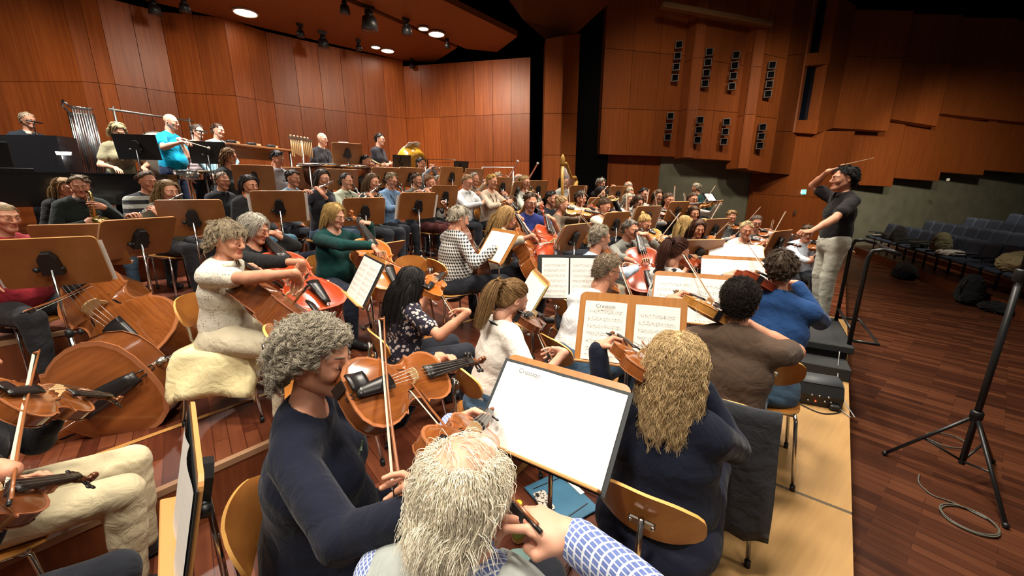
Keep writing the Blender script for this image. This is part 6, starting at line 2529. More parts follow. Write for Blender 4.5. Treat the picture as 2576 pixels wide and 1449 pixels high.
# --- standing percussion and others
person('pale-haired man behind the piano', 'pale-haired man standing behind the black grand piano', 70, 302, 5.5, 1.05, 95, 'stand', None, 'm', (.02, .028, .04), hs='crop', hc=(.6, .5, .4), collar=(.6, .57, .5), sk=SKP)
person('woman in khaki shirt', 'grey-blonde woman in a khaki shirt, bending over a black stand', 297, 328, 5.2, 1.05, 120, 'stand', None, 'f', (.22, .20, .12), hs='bob', hc=(.35, .27, .14), pitch=38, lean=14, sleeve='short', ovr={'rh': {'loc': (.17, .36, 1.0)}, 'lh': {'loc': (-.15, .36, 1.02)}}, fat=1.1)
turq = person('bald man in turquoise T-shirt', 'tall bald man in a turquoise T-shirt and jeans, arm stretched out with a mallet', 430, 306, 5.5, 1.05, 82, 'stand', None, 'm', (.0, .25, .42), hs='bald', hc=(.08, .06, .05), sleeve='short', legs=(.014, .022, .05), fat=1.16, pitch=14, sk=SKP,
              ovr={'rh': {'at': (455, 358, 5.2), 'fw': (.95, -.1, .05), 'nw': (0, 0, -1), 'pose': 'bow', 'hint': (.6, -.5, -.8)}, 'lh': {'at': (450, 350, 5.6), 'fw': (.95, .1, .05), 'pose': 'bow'}})
person('woman with glasses in striped sweater', 'dark-haired woman with glasses in a striped sweater behind a black stand', 498, 330, 6.2, 1.05, 105, 'stand', None, 'f', (.5, .42, .42), 'stripes', (.16, .12, .13), 1.1, hs='short', hc=(.06, .04, .03), glasses=True, sk=SKP)
person('young man in light blue shirt', 'dark-haired young man in a light blue shirt, standing by the percussion table', 549, 328, 6.2, 1.05, 100, 'stand', None, 'm', (.38, .62, .70), hs='short', hc=(.06, .03, .018), collar=(.5, .66, .72), sk=SKP)
person('bald man in black T-shirt with badge', 'bald man in a black T-shirt with a lanyard, standing behind the timpani', 811, 350, 6.9, 1.05, 105, 'stand', None, 'm', (.02, .018, .022), hs='bald', hc=(.3, .25, .2), sleeve='short', fat=1.2, strap=BLK, sk=SKP,
       ovr={'rh': {'loc': (.16, .30, 1.02)}, 'lh': {'loc': (-.16, .30, 1.0)}})
person('man in black with folded arms', 'dark-haired man with glasses in a black T-shirt, standing with folded arms', 956, 350, 7.8, 1.05, 100, 'stand', None, 'm', (.02, .018, .024), hs='short', hc=H_DK, sleeve='short', glasses=True, sk=SKP,
       ovr={'rh': {'loc': (-.10, .24, 1.22), 'f': (-1, .1, .1), 'n': (0, -1, 0)}, 'lh': {'loc': (.10, .27, 1.17), 'f': (1, .1, .05), 'n': (0, -1, 0)}})
person('grey-haired man in dark green jacket', 'grey-haired man in a dark green jacket, walking away in front of the stone wall', 1751, 473, 9.0, 0, -40, 'stand', None, 'm', (.008, .045, .04), hs='short', hc=(.34, .29, .22), lean=12)
cond = person('conductor in black polo shirt', 'conductor in black polo shirt and pale trousers, standing on the podium, arm raised', 2122, 450, 4.3, .28, -78, 'stand', None, 'm', (.014, .012, .013), hs='short', hc=(.010, .009, .010), sleeve='short', legs=(.54, .54, .46), fat=1.06, pitch=2, hsc=1.08, collar=(.014, .012, .013), shoe=(.4, .4, .38), lean=-3,
              ovr={'rh': {'at': (2082, 432, 4.42), 'fw': (.85, -.25, .35), 'nw': (-.3, -.2, -1), 'pose': 'bow', 'hint': (1, .25, -.5)}, 'lh': {'at': (2032, 588, 4.05), 'fw': (-.95, -.1, .1), 'nw': (0, .3, -1), 'pose': 'fist', 'hint': (-.3, -.7, -.6)}}, near=1, raw=True)
# --- cut off by the picture's edge
redb = person('man in red shirt with double bass', 'man in a red shirt with his head against the neck of a double bass', 8, 545, 2.75, .30, 98, 'sit', 'bass', 'm', (.36, .03, .045), hs='fringe', hc=(.35, .26, .15), legs=(.03, .03, .035), fat=1.2,
              ovr={'vio': ((418, 900, 2.66), (0, 515, 3.1)), 'zw': (.46, -.82, .2), 'bow': ((62, 788, 2.15), (258, 703, 2.75))}, chair=True, seed=30)
cream = person('violinist in black with cream trousers', 'violinist in a black top and cream trousers, head outside the picture', -130, 900, 1.40, 0, 56, 'sit', 'violin', 'f', (.008, .008, .012), hs='short', hc=H_BR, legs=(.60, .52, .34), sleeve='34',
               ovr={'vio': ((-25, 1012, 1.20), (345, 1012, 1.86)), 'tilt': 40, 'bow': ((18, 1265, .98), (90, 900, 1.42))}, fin='brown', seed=31, near=2)
ring = person('violinist with a ring in navy sleeve', 'violinist in navy at the corner, only the fingering hand in view', -470, 1200, .88, 0, 60, 'sit', 'violin_rest', 'f', (.012, .016, .035), hs='short', hc=H_BR,
              ovr={'vio': ((-330, 1335, .80), (168, 1222, 1.25)), 'tilt': 40}, fin='dark', seed=32, near=2)
for o in PEOPLE:
    make(o)
# ------------------------------------------------------------------ music stands and the pages on them
SM_ = Matrix


def S(u, v, t, az, tilt, zf, w, black=False, pg='double', m=None, pw=.225, title=None, folder=None, roll=0, rot=0, sep=.0, scale=1.0, dy=0, ph=.31, leg=None):
    p = PS(u, v, t)
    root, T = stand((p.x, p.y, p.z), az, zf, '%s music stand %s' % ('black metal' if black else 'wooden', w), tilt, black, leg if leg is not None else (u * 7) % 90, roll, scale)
    if pg:
        pages(T, 'white music pages on the stand %s' % w, pg, m or PAPERF, pw, ph, 0, dy, rot, title, folder, sep=sep)
    return T


# seen from behind (players beyond them)
S(130, 660, 2.42, -30, 22, Z1, 'of the red-shirted bass player', pw=.265, sep=.005)
S(205, 618, 2.75, -20, 20, Z1, 'close behind the bass player\'s own stand', pg=None)
S(347, 598, 2.85, -72, 30, Z1, 'tilted steeply beside the flute player', pw=.25)
S(486, 548, 3.25, -28, 18, Z1, 'behind the white dotted blouse', pw=.24)
S(703, 520, 3.7, -30, 18, Z1, 'between the grey-haired cellist and the blonde cellist', pw=.28)
S(917, 532, 4.2, -38, 20, Z1, 'in front of the girl in flowered blouse', pw=.26)
S(1050, 518, 4.35, -42, 20, Z1, 'before the flutist in the sleeveless top', pw=.29)
S(640, 447, 4.9, -28, 15, Z2, 'above the dark bob and orange scarf', pg=None)
S(742, 448, 5.9, -28, 15, Z2, 'behind the man in denim shirt', pg=None)
S(862, 452, 6.0, -34, 15, Z2, 'behind the clarinettist in pale green', pg=None)
S(972, 447, 6.2, -36, 15, Z2, 'below the trombone player', pg=None)
S(1031, 446, 6.5, -50, 18, Z2, 'below the silver trumpet', pg=None)
S(1135, 445, 6.5, -46, 15, Z2, 'left of the blond oboist', pg=None)
S(1118, 494, 5.5, -45, 15, Z1, 'between the sleeveless flutist and the oboist', pg=None)
S(1192, 446, 7.6, -46, 15, Z2, 'behind the blond oboist', pg=None)
S(1298, 482, 6.2, -70, 18, Z1, 'between the oboe and the bassoon players', pg=None)
S(1351, 478, 6.8, -40, 15, Z2, 'of the blonde woman in white cardigan', pw=.26)
S(1327, 508, 5.0, -80, 28, Z1, 'slanting behind the young man in blue', pg=None)
S(1453, 488, 7.6, -35, 15, Z2, 'in front of the harpist', pg=None)
S(1552, 490, 7.4, -35, 15, Z1, 'in front of the bald man in white sweater', pg=None)
S(1440, 598, 3.75, -46, 28, 0, 'between the red cello and the light blue shirt', pw=.27)
S(1625, 548, 4.9, -30, 18, 0, 'in front of the viola player with glasses', pw=.29)
S(1546, 565, 4.6, -36, 18, 0, 'behind the grey-haired cellist', pg=None)
S(1502, 522, 6.0, -36, 18, Z1, 'in front of the cream blouse', pw=.26)
S(1702, 532, 6.0, -30, 18, Z1, 'under the raised violin', pg=None)
S(1955, 612, 4.4, -32, 18, 0, 'in front of the conductor\'s left hand', pg=None)
S(1755, 640, 3.6, -8, 22, 0, 'turned to the girl with the orange violin', pg=None)
S(1795, 578, 5.2, -25, 18, 0, 'in front of the boy in waistcoat', pw=.26)
S(962, 640, 3.7, -62, 40, Z1, 'beside the body of the orange cello', pg=None)
S(1262, 470, 6.6, -46, 15, Z2, 'behind the woman with short blonde hair', pg=None)
S(874, 386, 6.3, -32, 16, Z4, 'with a lamp next to the bald man in black', pg=None)
# seen from the front (pages face the viewer)
S(1385, 1042, 1.42, 214, 42, 0, 'of the old man in grey vest', pw=.245, folder=(.018, .022, .025), dy=.0, scale=1.0, title='Creation')
S(1584, 832, 1.98, 198, 26, 0, 'of the woman with wavy blonde hair', m=PAPER, pw=.20, ph=.29, title='Creation', sep=.02, scale=1.05)
S(1742, 752, 2.45, 202, 30, 0, 'of the dark-haired man in brown shirt', pw=.24, m=PAPER)
S(1846, 695, 2.95, 200, 32, 0, 'of the man in blue shirt', pw=.25)
S(1850, 640, 3.5, 204, 62, 0, 'lying almost flat behind the auburn ponytail', pw=.24)
S(920, 700, 2.65, 236, 30, Z1 * 0, 'of the girl with long black hair', m=PAPER, folder=(.012, .014, .018), pw=.23)
S(1432, 696, 2.75, 184, 18, 0, 'beside the white-shirted man', black=True, m=PAPER, pw=.20, sep=.006)
S(1250, 618, 3.35, 238, 34, Z1, 'of the woman in patterned blouse', pw=.22, m=BLANK and PAPERF)
S(1332, 745, 2.62, 262, 30, 0, 'of the girl with ponytail', pw=.25, folder=(.55, .5, .2))
S(476, 1232, 1.16, -130, 14, Z1 * 0, 'seen edge-on in front of the cream trousers', pw=.24, folder=(.012, .014, .014))
# black stands
S(345, 370, 5.0, -20, 12, Z4, 'in front of the woman in khaki shirt', black=True, pg=None, scale=1.05)
S(524, 384, 5.4, -24, 12, Z3, 'in front of the striped sweater', black=True, pg=None)
S(1011, 406, 6.7, -30, 12, Z3, 'in front of the big drum', black=True, pg=None, scale=.7)
S(1160, 420, 7.6, -34, 12, Z3, 'by the wooden wall', black=True, pg=None, scale=.7)
S(1786, 497, 8.2, 150, 40, 0, 'by the stone wall', black=True, pw=.17, ph=.24, scale=.8)

# ------------------------------------------------------------------ empty chairs
def chair_at(u, v, t, zf, az, label):
    p = PS(u, v, t)
    return add_chair(TR(p.x, p.y, zf, az), label)


chair_at(1012, 640, 3.3, Z1, 190, 'empty plywood chair turned to the viewer beside the green blouse')
chair_at(815, 935, 2.05, Z1, 60, 'empty plywood chair behind the curly grey hair')
chair_at(1085, 690, 3.0, 0, 70, 'empty plywood chair behind the long black hair')
chair_at(1345, 850, 2.45, 0, 100, 'empty plywood chair showing its seat beside the ponytail girl')
chair_at(1640, 770, 2.9, 0, 60, 'empty plywood chair behind the dark red cello')

# ------------------------------------------------------------------ grand piano
pz = Z3
a = PS(436, 400, 5.1)
pe, pn = en(a)
Pn = MB()
case = []
L0 = 2.9
for (x, y) in [(0, 0), (-.25, -.02), (-1.0, -.06), (-1.8, -.06), (-2.7, -.06), (-2.7, 1.46), (-1.9, 1.46), (-1.35, 1.40), (-.95, 1.18), (-.55, .98), (-.22, .80), (-.02, .52), (.04, .24)]:
    case.append((x, y))
PM = Matrix.Translation(ST(pe, pn - .02, pz)) @ Matrix.Rotation(math.radians(90 - 39) - math.radians(-2), 4, 'Z')
root = empty('grand_piano', PM, 'black grand piano filling the upper left corner of the stage', 'piano')
LACQ = mat('black_lacquer', (.006, .006, .007), .18, coat=.3)
m = MB()
m.prism(case, .62, 1.0)
m.build('case', [LACQ], root)
m = MB()
m.prism([(x * 1.005, y) for x, y in case if x > -2.2] + [(-2.2, -.06)] if False else case, 1.003, 1.03)
m.build('lid', [LACQ], root)
m = MB()
m.box((-2.05, .15, 1.20), (1.1, .05, .34), 0, Matrix.Rotation(.05, 3, 'X'), .01)
m.box((-1.95, .35, 1.05), (1.2, .5, .05), 0, None, .01)
m.build('music_desk', [LACQ], root)
m = MB()
q0, q1 = PS(-260, 372, 4.75), PS(148, 366, 4.95)
zt_, zb_ = zat(q1, 341), pz + 1.03
dd = Vector((q1.x - q0.x, q1.y - q0.y, 0)).normalized()
n_ = Vector((-dd.y, dd.x, 0))
vs_ = []
for z in (zb_ - .02, zt_):
    for (q, k) in ((q0, 0), (q1, 0), (q1, .3), (q0, .3)):
        w = PM.inverted() @ Vector((q.x + n_.x * k, q.y + n_.y * k, z))
        vs_.append(w)
m.add(vs_, [(3, 2, 1, 0), (4, 5, 6, 7), (0, 1, 5, 4), (1, 2, 6, 5), (2, 3, 7, 6), (3, 0, 4, 7)], 0, False)
m.build('folded_lid', [LACQ], root)
for (x, y) in ((-.35, .35), (-2.4, .15), (-2.4, 1.3)):
    m = MB()
    m.prism(rrect(.14, .14, .02), .08, .62)
    m.lathe([(.03, .0), (.035, .04), (.03, .08)], 12)
    o = m.build('leg', [LACQ], root)
    o.location = (x, y, 0)
m = MB()
m.box((-2.1, .0, .35), (.3, .08, .55), 0, None, .01)
m.build('lyre', [LACQ], root)

# ------------------------------------------------------------------ percussion
BW = TR(0, 0, 0, 0)


def at(u, v, t, az=0, z=None):
    p = PS(u, v, t)
    return TR(p.x, p.y, p.z if z is None else z, az)


def floor_at(u, v, t, zf, az=0):
    p = PS(u, v, t)
    return TR(p.x, p.y, zf, az), p.z - zf


# tubular bells
M0, hb = floor_at(206, 294, 5.5, Z4, 128)
root = empty('tubular_bells', M0, 'set of silver tubular bells hanging in a frame behind the piano', 'tubular bells')
m = MB()
for s in (-1, 1):
    m.tube([(s * .135, 0, .02), (s * .135, 0, hb + .06)], .016, 8)
    m.tube([(s * .135, -.25, .02), (s * .135, .25, .02)], .018, 8)
m.tube([(-.135, 0, hb + .04), (.135, 0, hb + .04)], .016, 8)
m.tube([(-.135, .12, hb + .12), (.135, .12, hb + .12)], .016, 8)
m.tube([(.135, 0, hb + .06), (.18, .0, hb + .14), (.17, .06, hb + .20), (.135, .12, hb + .14)], .018, 8)
m.build('frame', [CHROME], root)
for i in range(11):
    m = MB()
    x = -.115 + .023 * i
    m.tube([(x, 0, hb - .95 - .03 * (10 - i)), (x, 0, hb)], .0095, 10)
    m.lathe([(.011, hb), (.012, hb + .005), (.012, hb + .03), (.01, hb + .04)], 10, o=(x, 0, 0))
    m.build('tube', [mat('bell_chrome', (.42, .42, .43), .28, 1.0)], root)
for i in range(8):
    m = MB()
    x = -.10 + .028 * i
    m.tube([(x, .12, hb - .85 - .03 * (7 - i)), (x, .12, hb + .09)], .0095, 10)
    m.lathe([(.011, hb + .09), (.012, hb + .095), (.012, hb + .12), (.01, hb + .13)], 10, o=(x, .12, 0))
    m.build('tube', [mat('bell_chrome', (.42, .42, .43), .28, 1.0)], root)

# tam-tam in its stand
M0, hg = floor_at(388, 291, 6.1, Z4, 110)
root = empty('tam_tam', M0, 'bronze tam-tam hanging in a tall metal frame behind the turquoise T-shirt', 'gong')
m = MB()
for s in (-1, 1):
    m.tube([(s * .55, 0, 0), (s * .55, 0, hg + .05)], .018, 8)
    m.tube([(s * .55, -.3, .03), (s * .55, .3, .03)], .02, 8)
m.tube([(-.62, 0, hg), (.62, 0, hg)], .018, 8)
m.build('frame', [DULL], root)
m = MB()
m.lathe([(.0001, .03), (.12, .028), (.30, .012), (.36, .0), (.375, -.04), (.368, -.04), (.35, -.005), (.0002, .02)], 32, o=(0, 0, hg - .62), axis='Y')
g = m.build('gong_disc', [mat('bronze', (.26, .22, .17), .38, .8, var=.3, vscale=5)], root)
for s in (-1, 1):
    m = MB()
    m.tube([(s * .2, 0, hg - .32), (s * .2, 0, hg)], .004, 5)
    m.build('cord', [BLACK], root)

# bamboo chimes
M0, hc_ = floor_at(757, 350, 6.4, Z4, 105)
root = empty('hanging_chimes', M0, 'wooden chimes hanging in a row from a slim bar on a stand', 'chimes')
m = MB()
m.tube([(0, 0, .02), (0, 0, hc_)], .012, 8)
m.box((0, 0, hc_), (.52, .03, .03), 0)
for k in range(3):
    q = 2.1 * k
    m.tube([(0, 0, .25), (.28 * math.cos(q), .28 * math.sin(q), .015)], .01, 6)
m.build('frame', [DULL], root)
bm_ = mat('bamboo', (.50, .32, .14), .5)
for i in range(12):
    m = MB()
    x = -.235 + .043 * i
    m.tube([(x, 0, hc_ - .03 - .28 + .012 * (i % 5)), (x, 0, hc_ - .02)], .010, 8)
    m.build('chime', [bm_], root)
root2 = empty('mallet_tray', at(757, 348, 6.4, 105), 'pale mallets lying on top of the hanging chimes', 'mallets')
for i in range(6):
    m = MB()
    m.tube([(-.2 + .08 * i, -.03, .022), (-.12 + .08 * i, .03, .022)], .006, 6)
    m.ball((-.2 + .08 * i, -.03, .024), .016, 8, 6)
    m.build('mallet', [mat('pale_wood', (.72, .60, .40), .5)], root2)

# timpani
for i, (u, v, t, r, w) in enumerate([(722, 424, 6.1, .30, 'beside the bowed boy'), (806, 414, 6.2, .36, 'in front of the lanyard'), (884, 418, 6.5, .33, 'next to the lamp-lit stand')]):
    M0, hh = floor_at(u, v, t, Z3 if t < 6 else Z4 - .13, 0)
    root = empty('timpani', M0, 'dark copper kettledrum %s' % w, 'kettledrum', 'kettledrums')
    m = MB()
    m.lathe([(.05, hh - .46), (r * .55, hh - .42), (r * .88, hh - .28), (r * .99, hh - .10), (r, hh - .02)], 28)
    m.build('kettle', [mat('dark_copper', (.16, .07, .04), .3, .9)], root)
    m = MB()
    m.lathe([(r * .2, hh - .004), (r * 1.0, hh), (r * 1.06, hh - .005), (r * 1.06, hh - .04), (r * 1.0, hh - .04)], 28)
    m.build('rim', [CHROME], root)
    m = MB()
    m.lathe([(.001, hh + .003), (r * .98, hh + .003), (r * .98, hh - .003)], 28)
    m.build('drumhead', [mat('drum_skin', (.55, .5, .42), .6)], root)
    for k in range(3):
        m = MB()
        q = 2.09 * k + .5
        m.tube([(r * math.cos(q), r * math.sin(q), hh - .05), (r * 1.05 * math.cos(q), r * 1.05 * math.sin(q), .02)], .014, 8)
        m.build('leg', [DULL], root)

# golden drum with white cover
M0, hh = floor_at(1037, 402, 7.7, Z4, 128)
root = empty('bass_drum', M0, 'big golden drum with a white cover tilted on its stand', 'drum')
R_ = Matrix.Translation((0, 0, hh)) @ Matrix.Rotation(math.radians(52), 4, 'X')
m = MB()
m.lathe([(.20, -.16), (.25, -.15), (.265, -.05), (.27, .12), (.26, .16)], 28, o=(0, 0, 0))
sh0 = m.build('shell', [mat('gold_lacquer', (.70, .36, .03), .25, coat=.5)], root)
sh0.matrix_local = R_
m = MB()
m.lathe([(.001, .175), (.15, .172), (.262, .162), (.262, .155)], 28)
hd = m.build('drumhead', [mat('white_skin', (.8, .76, .66), .5)], root)
hd.matrix_local = R_
m = MB()
for s in (-1, 1):
    m.tube([(s * .30, 0, hh), (s * .36, .25, .02)], .015, 8)
    m.tube([(s * .30, 0, hh), (s * .36, -.25, .02)], .015, 8)
m.tube([(-.32, 0, hh - .1), (.32, 0, hh - .1)], .014, 8)
m.build('frame', [DULL], root)
m = MB()
P_ = []
for i in range(7):
    P_.append([(-.10 + .06 * j, -.36 + .12 * i, .20 + .02 * math.sin(j * 1.7 + i) - .05 * max(0, i - 4) - .02 * abs(j - 2)) for j in range(6)])
m.grid(P_, thick=.006)
tw = m.build('drum_cloth', [cloth((.75, .72, .66))], label='white cloth draped over the golden drum', cat='cloth')
tw.matrix_world = M0 @ R_

# percussion table, snare drum and small instruments
M0, ht = floor_at(640, 372, 6.2, Z4, 108)
root = empty('percussion_table', M0, 'long wooden percussion table behind the dark-haired boy', 'table')
m = MB()
m.box((0, 0, ht), (1.25, .45, .03), 0, None, .006)
m.build('tabletop', [DESKW], root)
m = MB()
m.box((0, -.2, ht - .1), (1.2, .02, .16), 0)
m.build('apron', [DESKW], root)
for (sx, sy) in ((-1, -1), (1, -1), (-1, 1), (1, 1)):
    m = MB()
    m.tube([(sx * .56, sy * .18, ht - .02), (sx * .58, sy * .18, 0)], .018, 8)
    m.build('leg', [DULL], root)
for i, x in enumerate((-.45, -.28, -.1, .1, .3, .46)):
    m = MB()
    if i % 2:
        m.lathe([(.001, .0), (.07, .0), (.075, .01), (.075, .05), (.07, .055), (.001, .055)], 16)
        o = m.build('tambourine', [BLACKM, CHROME], label='small black hand drum, %s on the percussion table' % ('first', 'second', 'third')[i // 2], cat='hand drum', group='hand drums on the percussion table')
    else:
        m.box((0, 0, .03), (.13, .07, .06), 0, None, .01)
        o = m.build('wood_block', [bm_], label='pale wood block, %s on the percussion table' % ('first', 'second', 'third')[i // 2], cat='wood block', group='wood blocks on the percussion table')
    o.matrix_world = M0 @ Matrix.Translation((x, (-.05, .06)[i % 2], ht + .016))
M0, hs_ = floor_at(472, 428, 5.3, Z3, 100)
root = empty('snare_drum', M0, 'shallow drum on a tripod beside the turquoise T-shirt', 'snare drum')
m = MB()
m.lathe([(.001, hs_ - .14), (.17, hs_ - .14), (.178, hs_ - .13), (.178, hs_ - .01), (.17, hs_), (.001, hs_)], 24)
m.build('shell', [CHROME], root)
m = MB()
m.tube([(0, 0, hs_ - .14), (0, 0, .25)], .014, 8)
for k in range(3):
    q = 2.09 * k
    m.tube([(0, 0, .35), (.28 * math.cos(q), .28 * math.sin(q), .015)], .010, 6)
m.build('tripod', [DULL], root)
M0, hs_ = floor_at(515, 432, 5.5, Z3, 100)
root = empty('percussion_tray', M0, 'small flat tray table on a stand below the black stand', 'tray table')
m = MB()
m.box((0, 0, hs_), (.42, .3, .02), 0, None, .005)
m.build('tray', [mat('tan_felt', (.4, .3, .17), .8)], root)
m = MB()
m.tube([(0, 0, hs_), (0, 0, .25)], .014, 8)
for k in range(3):
    q = 2.09 * k
    m.tube([(0, 0, .35), (.28 * math.cos(q), .28 * math.sin(q), .015)], .010, 6)
m.build('tripod', [DULL], root)
inst(wind('mallet'), yframe(PS(470, 356, 5.2), (.9, -.15, -.25), (0, 0, 1)), 'mallet', 'mallet in the hand of the bald man in turquoise', 'mallet')

# desk lamps glowing on stands, microphones
for (u, v, t, w, az) in ((864, 360, 6.3, 'on the stand next to the bald man in black', 148), (160, 385, 5.0, 'at the end of the piano', 140)):
    M0 = at(u, v, t, az)
    root = empty('stand_lamp', M0, 'small glowing lamp %s' % w, 'lamp')
    m = MB()
    m.tube([(-.08, 0, 0), (.08, 0, 0)], .02, 10)
    m.build('shade', [WHITE], root)
    m = MB()
    m.box((0, .004, -.02), (.14, .03, .012), 0)
    m.build('bulb', [mat('lamp_glow', (1, .95, .85), .5, emit=14)], root)
    m = MB()
    m.tube([(0, -.02, 0), (0, -.05, -.05), (0, -.04, -.12)], .006, 6)
    m.build('arm', [BLACKM], root)
    lo = light('lamp_bulb', 'POINT', M0 @ Vector((0, .02, -.06)), 5, color=(1, .93, .8))
    lo.data.shadow_soft_size = .04
    lo.parent = root
    lo.matrix_parent_inverse = M0.inverted()
for (u, v, t, zf, w, az) in ((88, 307, 5.2, Z4, 'in front of the pale-haired man', 80), (508, 331, 5.9, Z4, 'in front of the striped sweater', 95)):
    M0, hm = floor_at(u, v, t, zf, az)
    root = empty('microphone_stand', M0, 'slim microphone on a boom stand %s' % w, 'microphone stand')
    m = MB()
    m.tube([(0, -.03, 0.02), (0, -.03, hm - .05), (0, .0, hm)], .008, 6)
    m.lathe([(.12, 0), (.12, .02), (.02, .03)], 16, o=(0, -.03, 0))
    m.build('pole', [BLACKM], root)
    m = MB()
    m.tube([(-.11, 0, hm), (.12, 0, hm + .006)], .012, 8)
    m.build('microphone', [BLACK], root)

# ------------------------------------------------------------------ guard rails along the wall
for (z, w) in ((1.95, 'upper'), (1.55, 'lower')):
    m = MB()
    pts = [PX(u, 300, .965 * seam_t(300 if u > 1000 else vv)) for u, vv in ((-100, 205), (205, 205), (440, 233), (593, 241), (815, 275), (1000, 295))]
    pts = [Vector((p.x, p.y, z)) for p in pts]
    m.tube(pts, .016, 8)
    for p in pts[1:]:
        if w == 'upper':
            m.tube([p, Vector((p.x, p.y, Z4))], .014, 8)
    m.build('guard_rail', [mat('dark_bronze', (.06, .035, .02), .4, .6)], label='%s dark pipe rail along the back wall' % w, cat='rail')
for (u0, u1, v0, v1, t, w, mm) in ((1214, 1291, 421, 454, 9.0, 'white tubular rail frame in front of the side wall', WHITE), (1075, 1145, 401, 440, 9.4, 'dark tubular rail frame at the corner of the shell', mat('dark_bronze', (.06, .035, .02), .4, .6))):
    a, b = PX(u0, v0, t), PX(u1, v0, t * .985)
    zl = zat(a, v1)
    m = MB()
    m.tube([(a.x, a.y, Z3), a, b, (b.x, b.y, Z3)], .018, 8)
    m.tube([(a.x, a.y, zl), (b.x, b.y, zl)], .015, 8)
    m.build('guard_rail', [mm], label=w, cat='rail')

# ------------------------------------------------------------------ harp
hM, _ = floor_at(1448, 470, 8.5, Z2, 215)
root = empty('harp', hM, 'golden concert harp in front of the woman in grey cardigan', 'harp')
GOLD = mat('gilded_wood', (.46, .25, .055), .35, .3)
m = MB()
m.tube([(0, .55, .05), (0, .62, .9), (0, .66, 1.62)], [.035, .03, .04], 12)
m.lathe([(.04, 1.60), (.06, 1.64), (.05, 1.70), (.055, 1.74), (.03, 1.80), (.005, 1.84)], 14, o=(0, .66, 0))
m.build('column', [GOLD], root)
m = MB()
m.tube([(0, .66, 1.64), (0, .50, 1.66), (0, .36, 1.50), (0, .22, 1.36), (0, .05, 1.38), (0, -.02, 1.30)], [.035, .035, .035, .035, .04, .04], 10)
m.build('harp_neck', [GOLD], root)
m = MB()
m.tube([(0, -.02, 1.30), (0, .22, .75), (0, .48, .12)], [.05, .10, .15], 12)
m.build('soundbox', [GOLD], root)
m = MB()
for i in range(16):
    f = i / 15
    m.tube([(0, .03 + .42 * f, 1.22 - 1.05 * f), (0, .10 + .50 * f, 1.38 + .22 * f)], .0018, 4)
m.build('string_set', [SILVER], root)
m = MB()
m.box((0, .45, .05), (.34, .5, .1), 0, None, .02)
m.build('base', [GOLD], root)

# ------------------------------------------------------------------ second double bass lying on its side
tail = PS(395, 915, 2.40)
I_ = yframe(tail, PS(265, 990, 2.36) - tail, (.42, -.88, .12))
inst(bass('bass'), I_, 'double_bass', 'brown double bass lying on its side below the bass player', 'double bass')

# ------------------------------------------------------------------ towel, jacket, floor things
m = MB()
o = dots
P_ = []
for i in range(17):
    y0_ = -.40 + .80 * i / 16
    row = []
    for j in range(21):
        x0_ = -.50 + 1.0 * j / 20
        ox, oy = max(0, abs(x0_) - .20), max(0, abs(y0_) - .21)
        over = math.hypot(ox, oy)
        z = .494 + .004 * math.sin(i * 2.1 + j * 1.4)
        wav = .022 * math.sin(j * .8 + .9 * i) * min(1, over / .1)
        if over > 0:
            z -= over * .93
            fl = .20 * over
            x_ = (1 if x0_ > 0 else -1) * min(abs(x0_), .20) + (ox / over) * (fl + wav) * (1 if x0_ > 0 else -1)
            y_ = (1 if y0_ > 0 else -1) * min(abs(y0_), .21) + (oy / over) * (fl + wav) * (1 if y0_ > 0 else -1)
        else:
            x_, y_ = x0_, y0_
        row.append((x_, y_, max(z, .10)))
    P_.append(row)
m.grid(P_, thick=.012)
tw = m.build('towel', [cloth((.80, .70, .40))], label='pale yellow towel spread over the chair of the woman in dotted blouse', cat='towel')
tw.matrix_world = o.M
# jacket over the back of the brown shirt's chair
m = MB()
P_ = []
for i in range(12):
    f = i / 11
    row = []
    for j in range(11):
        q = -1 + 2 * j / 10
        w = .235 + .03 * f + .012 * math.sin(j * 1.8)
        row.append((q * w, -.285 - .02 * f + .055 * q * q + .014 * math.sin(j * 2.3 + f * 5) * f, .84 - .62 * f - .02 * abs(q)))
    P_.append(row)
m.grid(P_, thick=.02)
jk = m.build('jacket', [cloth((.030, .031, .038))], label='dark grey jacket hanging over the chair of the man in brown', cat='jacket')
jk.matrix_world = brown.M
m = MB()
P_ = []
for i in range(10):
    f = i / 9
    P_.append([((-1 + 2 * j / 8) * (.21 + .02 * f), -.29 - .03 * f + .05 * (-1 + 2 * j / 8) ** 2 + .012 * math.sin(j * 2 + 4 * f), .83 - .5 * f) for j in range(9)])
m.grid(P_, thick=.02)
jk = m.build('jacket', [cloth((.014, .016, .03))], label='navy jacket hanging over the chair of the blonde woman in green', cat='jacket')
jk.matrix_world = green.M

fp = ON(1410, 1255, .004)
M0 = TR(fp.x, fp.y, .003, 0) @ Matrix.Rotation(math.radians(-58), 4, 'Z')
root = empty('folder', M0, 'blue cardboard folder with elastic bands on the floor', 'folder')
m = MB()
m.box((0, 0, .008), (.36, .27, .012), 0, None, .003)
m.build('cover', [mat('blue_card', (.035, .14, .24), .55, var=.25, vscale=14)], root)
for (x, a_) in ((.13, .5), (-.13, .35)):
    m = MB()
    m.box((x, 0, .0155), (.006, .20, .002), 0, Matrix.Rotation(a_ - .4, 3, 'Z'))
    m.build('elastic', [BLACK], root)
m = MB()
m.box((-.05, .125, .016), (.20, .03, .003), 0)
m.build('paper_sheet', [BLANK], root)
pp = ON(1368, 1262, .02)
M0 = TR(pp.x, pp.y, .019, 0) @ Matrix.Rotation(math.radians(20), 4, 'Z')
root = empty('phone', M0, 'phone in a patterned white case lying on the blue folder', 'phone')
m = MB()
m.prism(rrect(.075, .15, .012), 0, .009)
m.build('case', [cloth((.55, .5, .44), 'floral', (.08, .06, .05), 2.0)], root)
m = MB()
m.prism(rrect(.02, .03, .006), .009, .011)
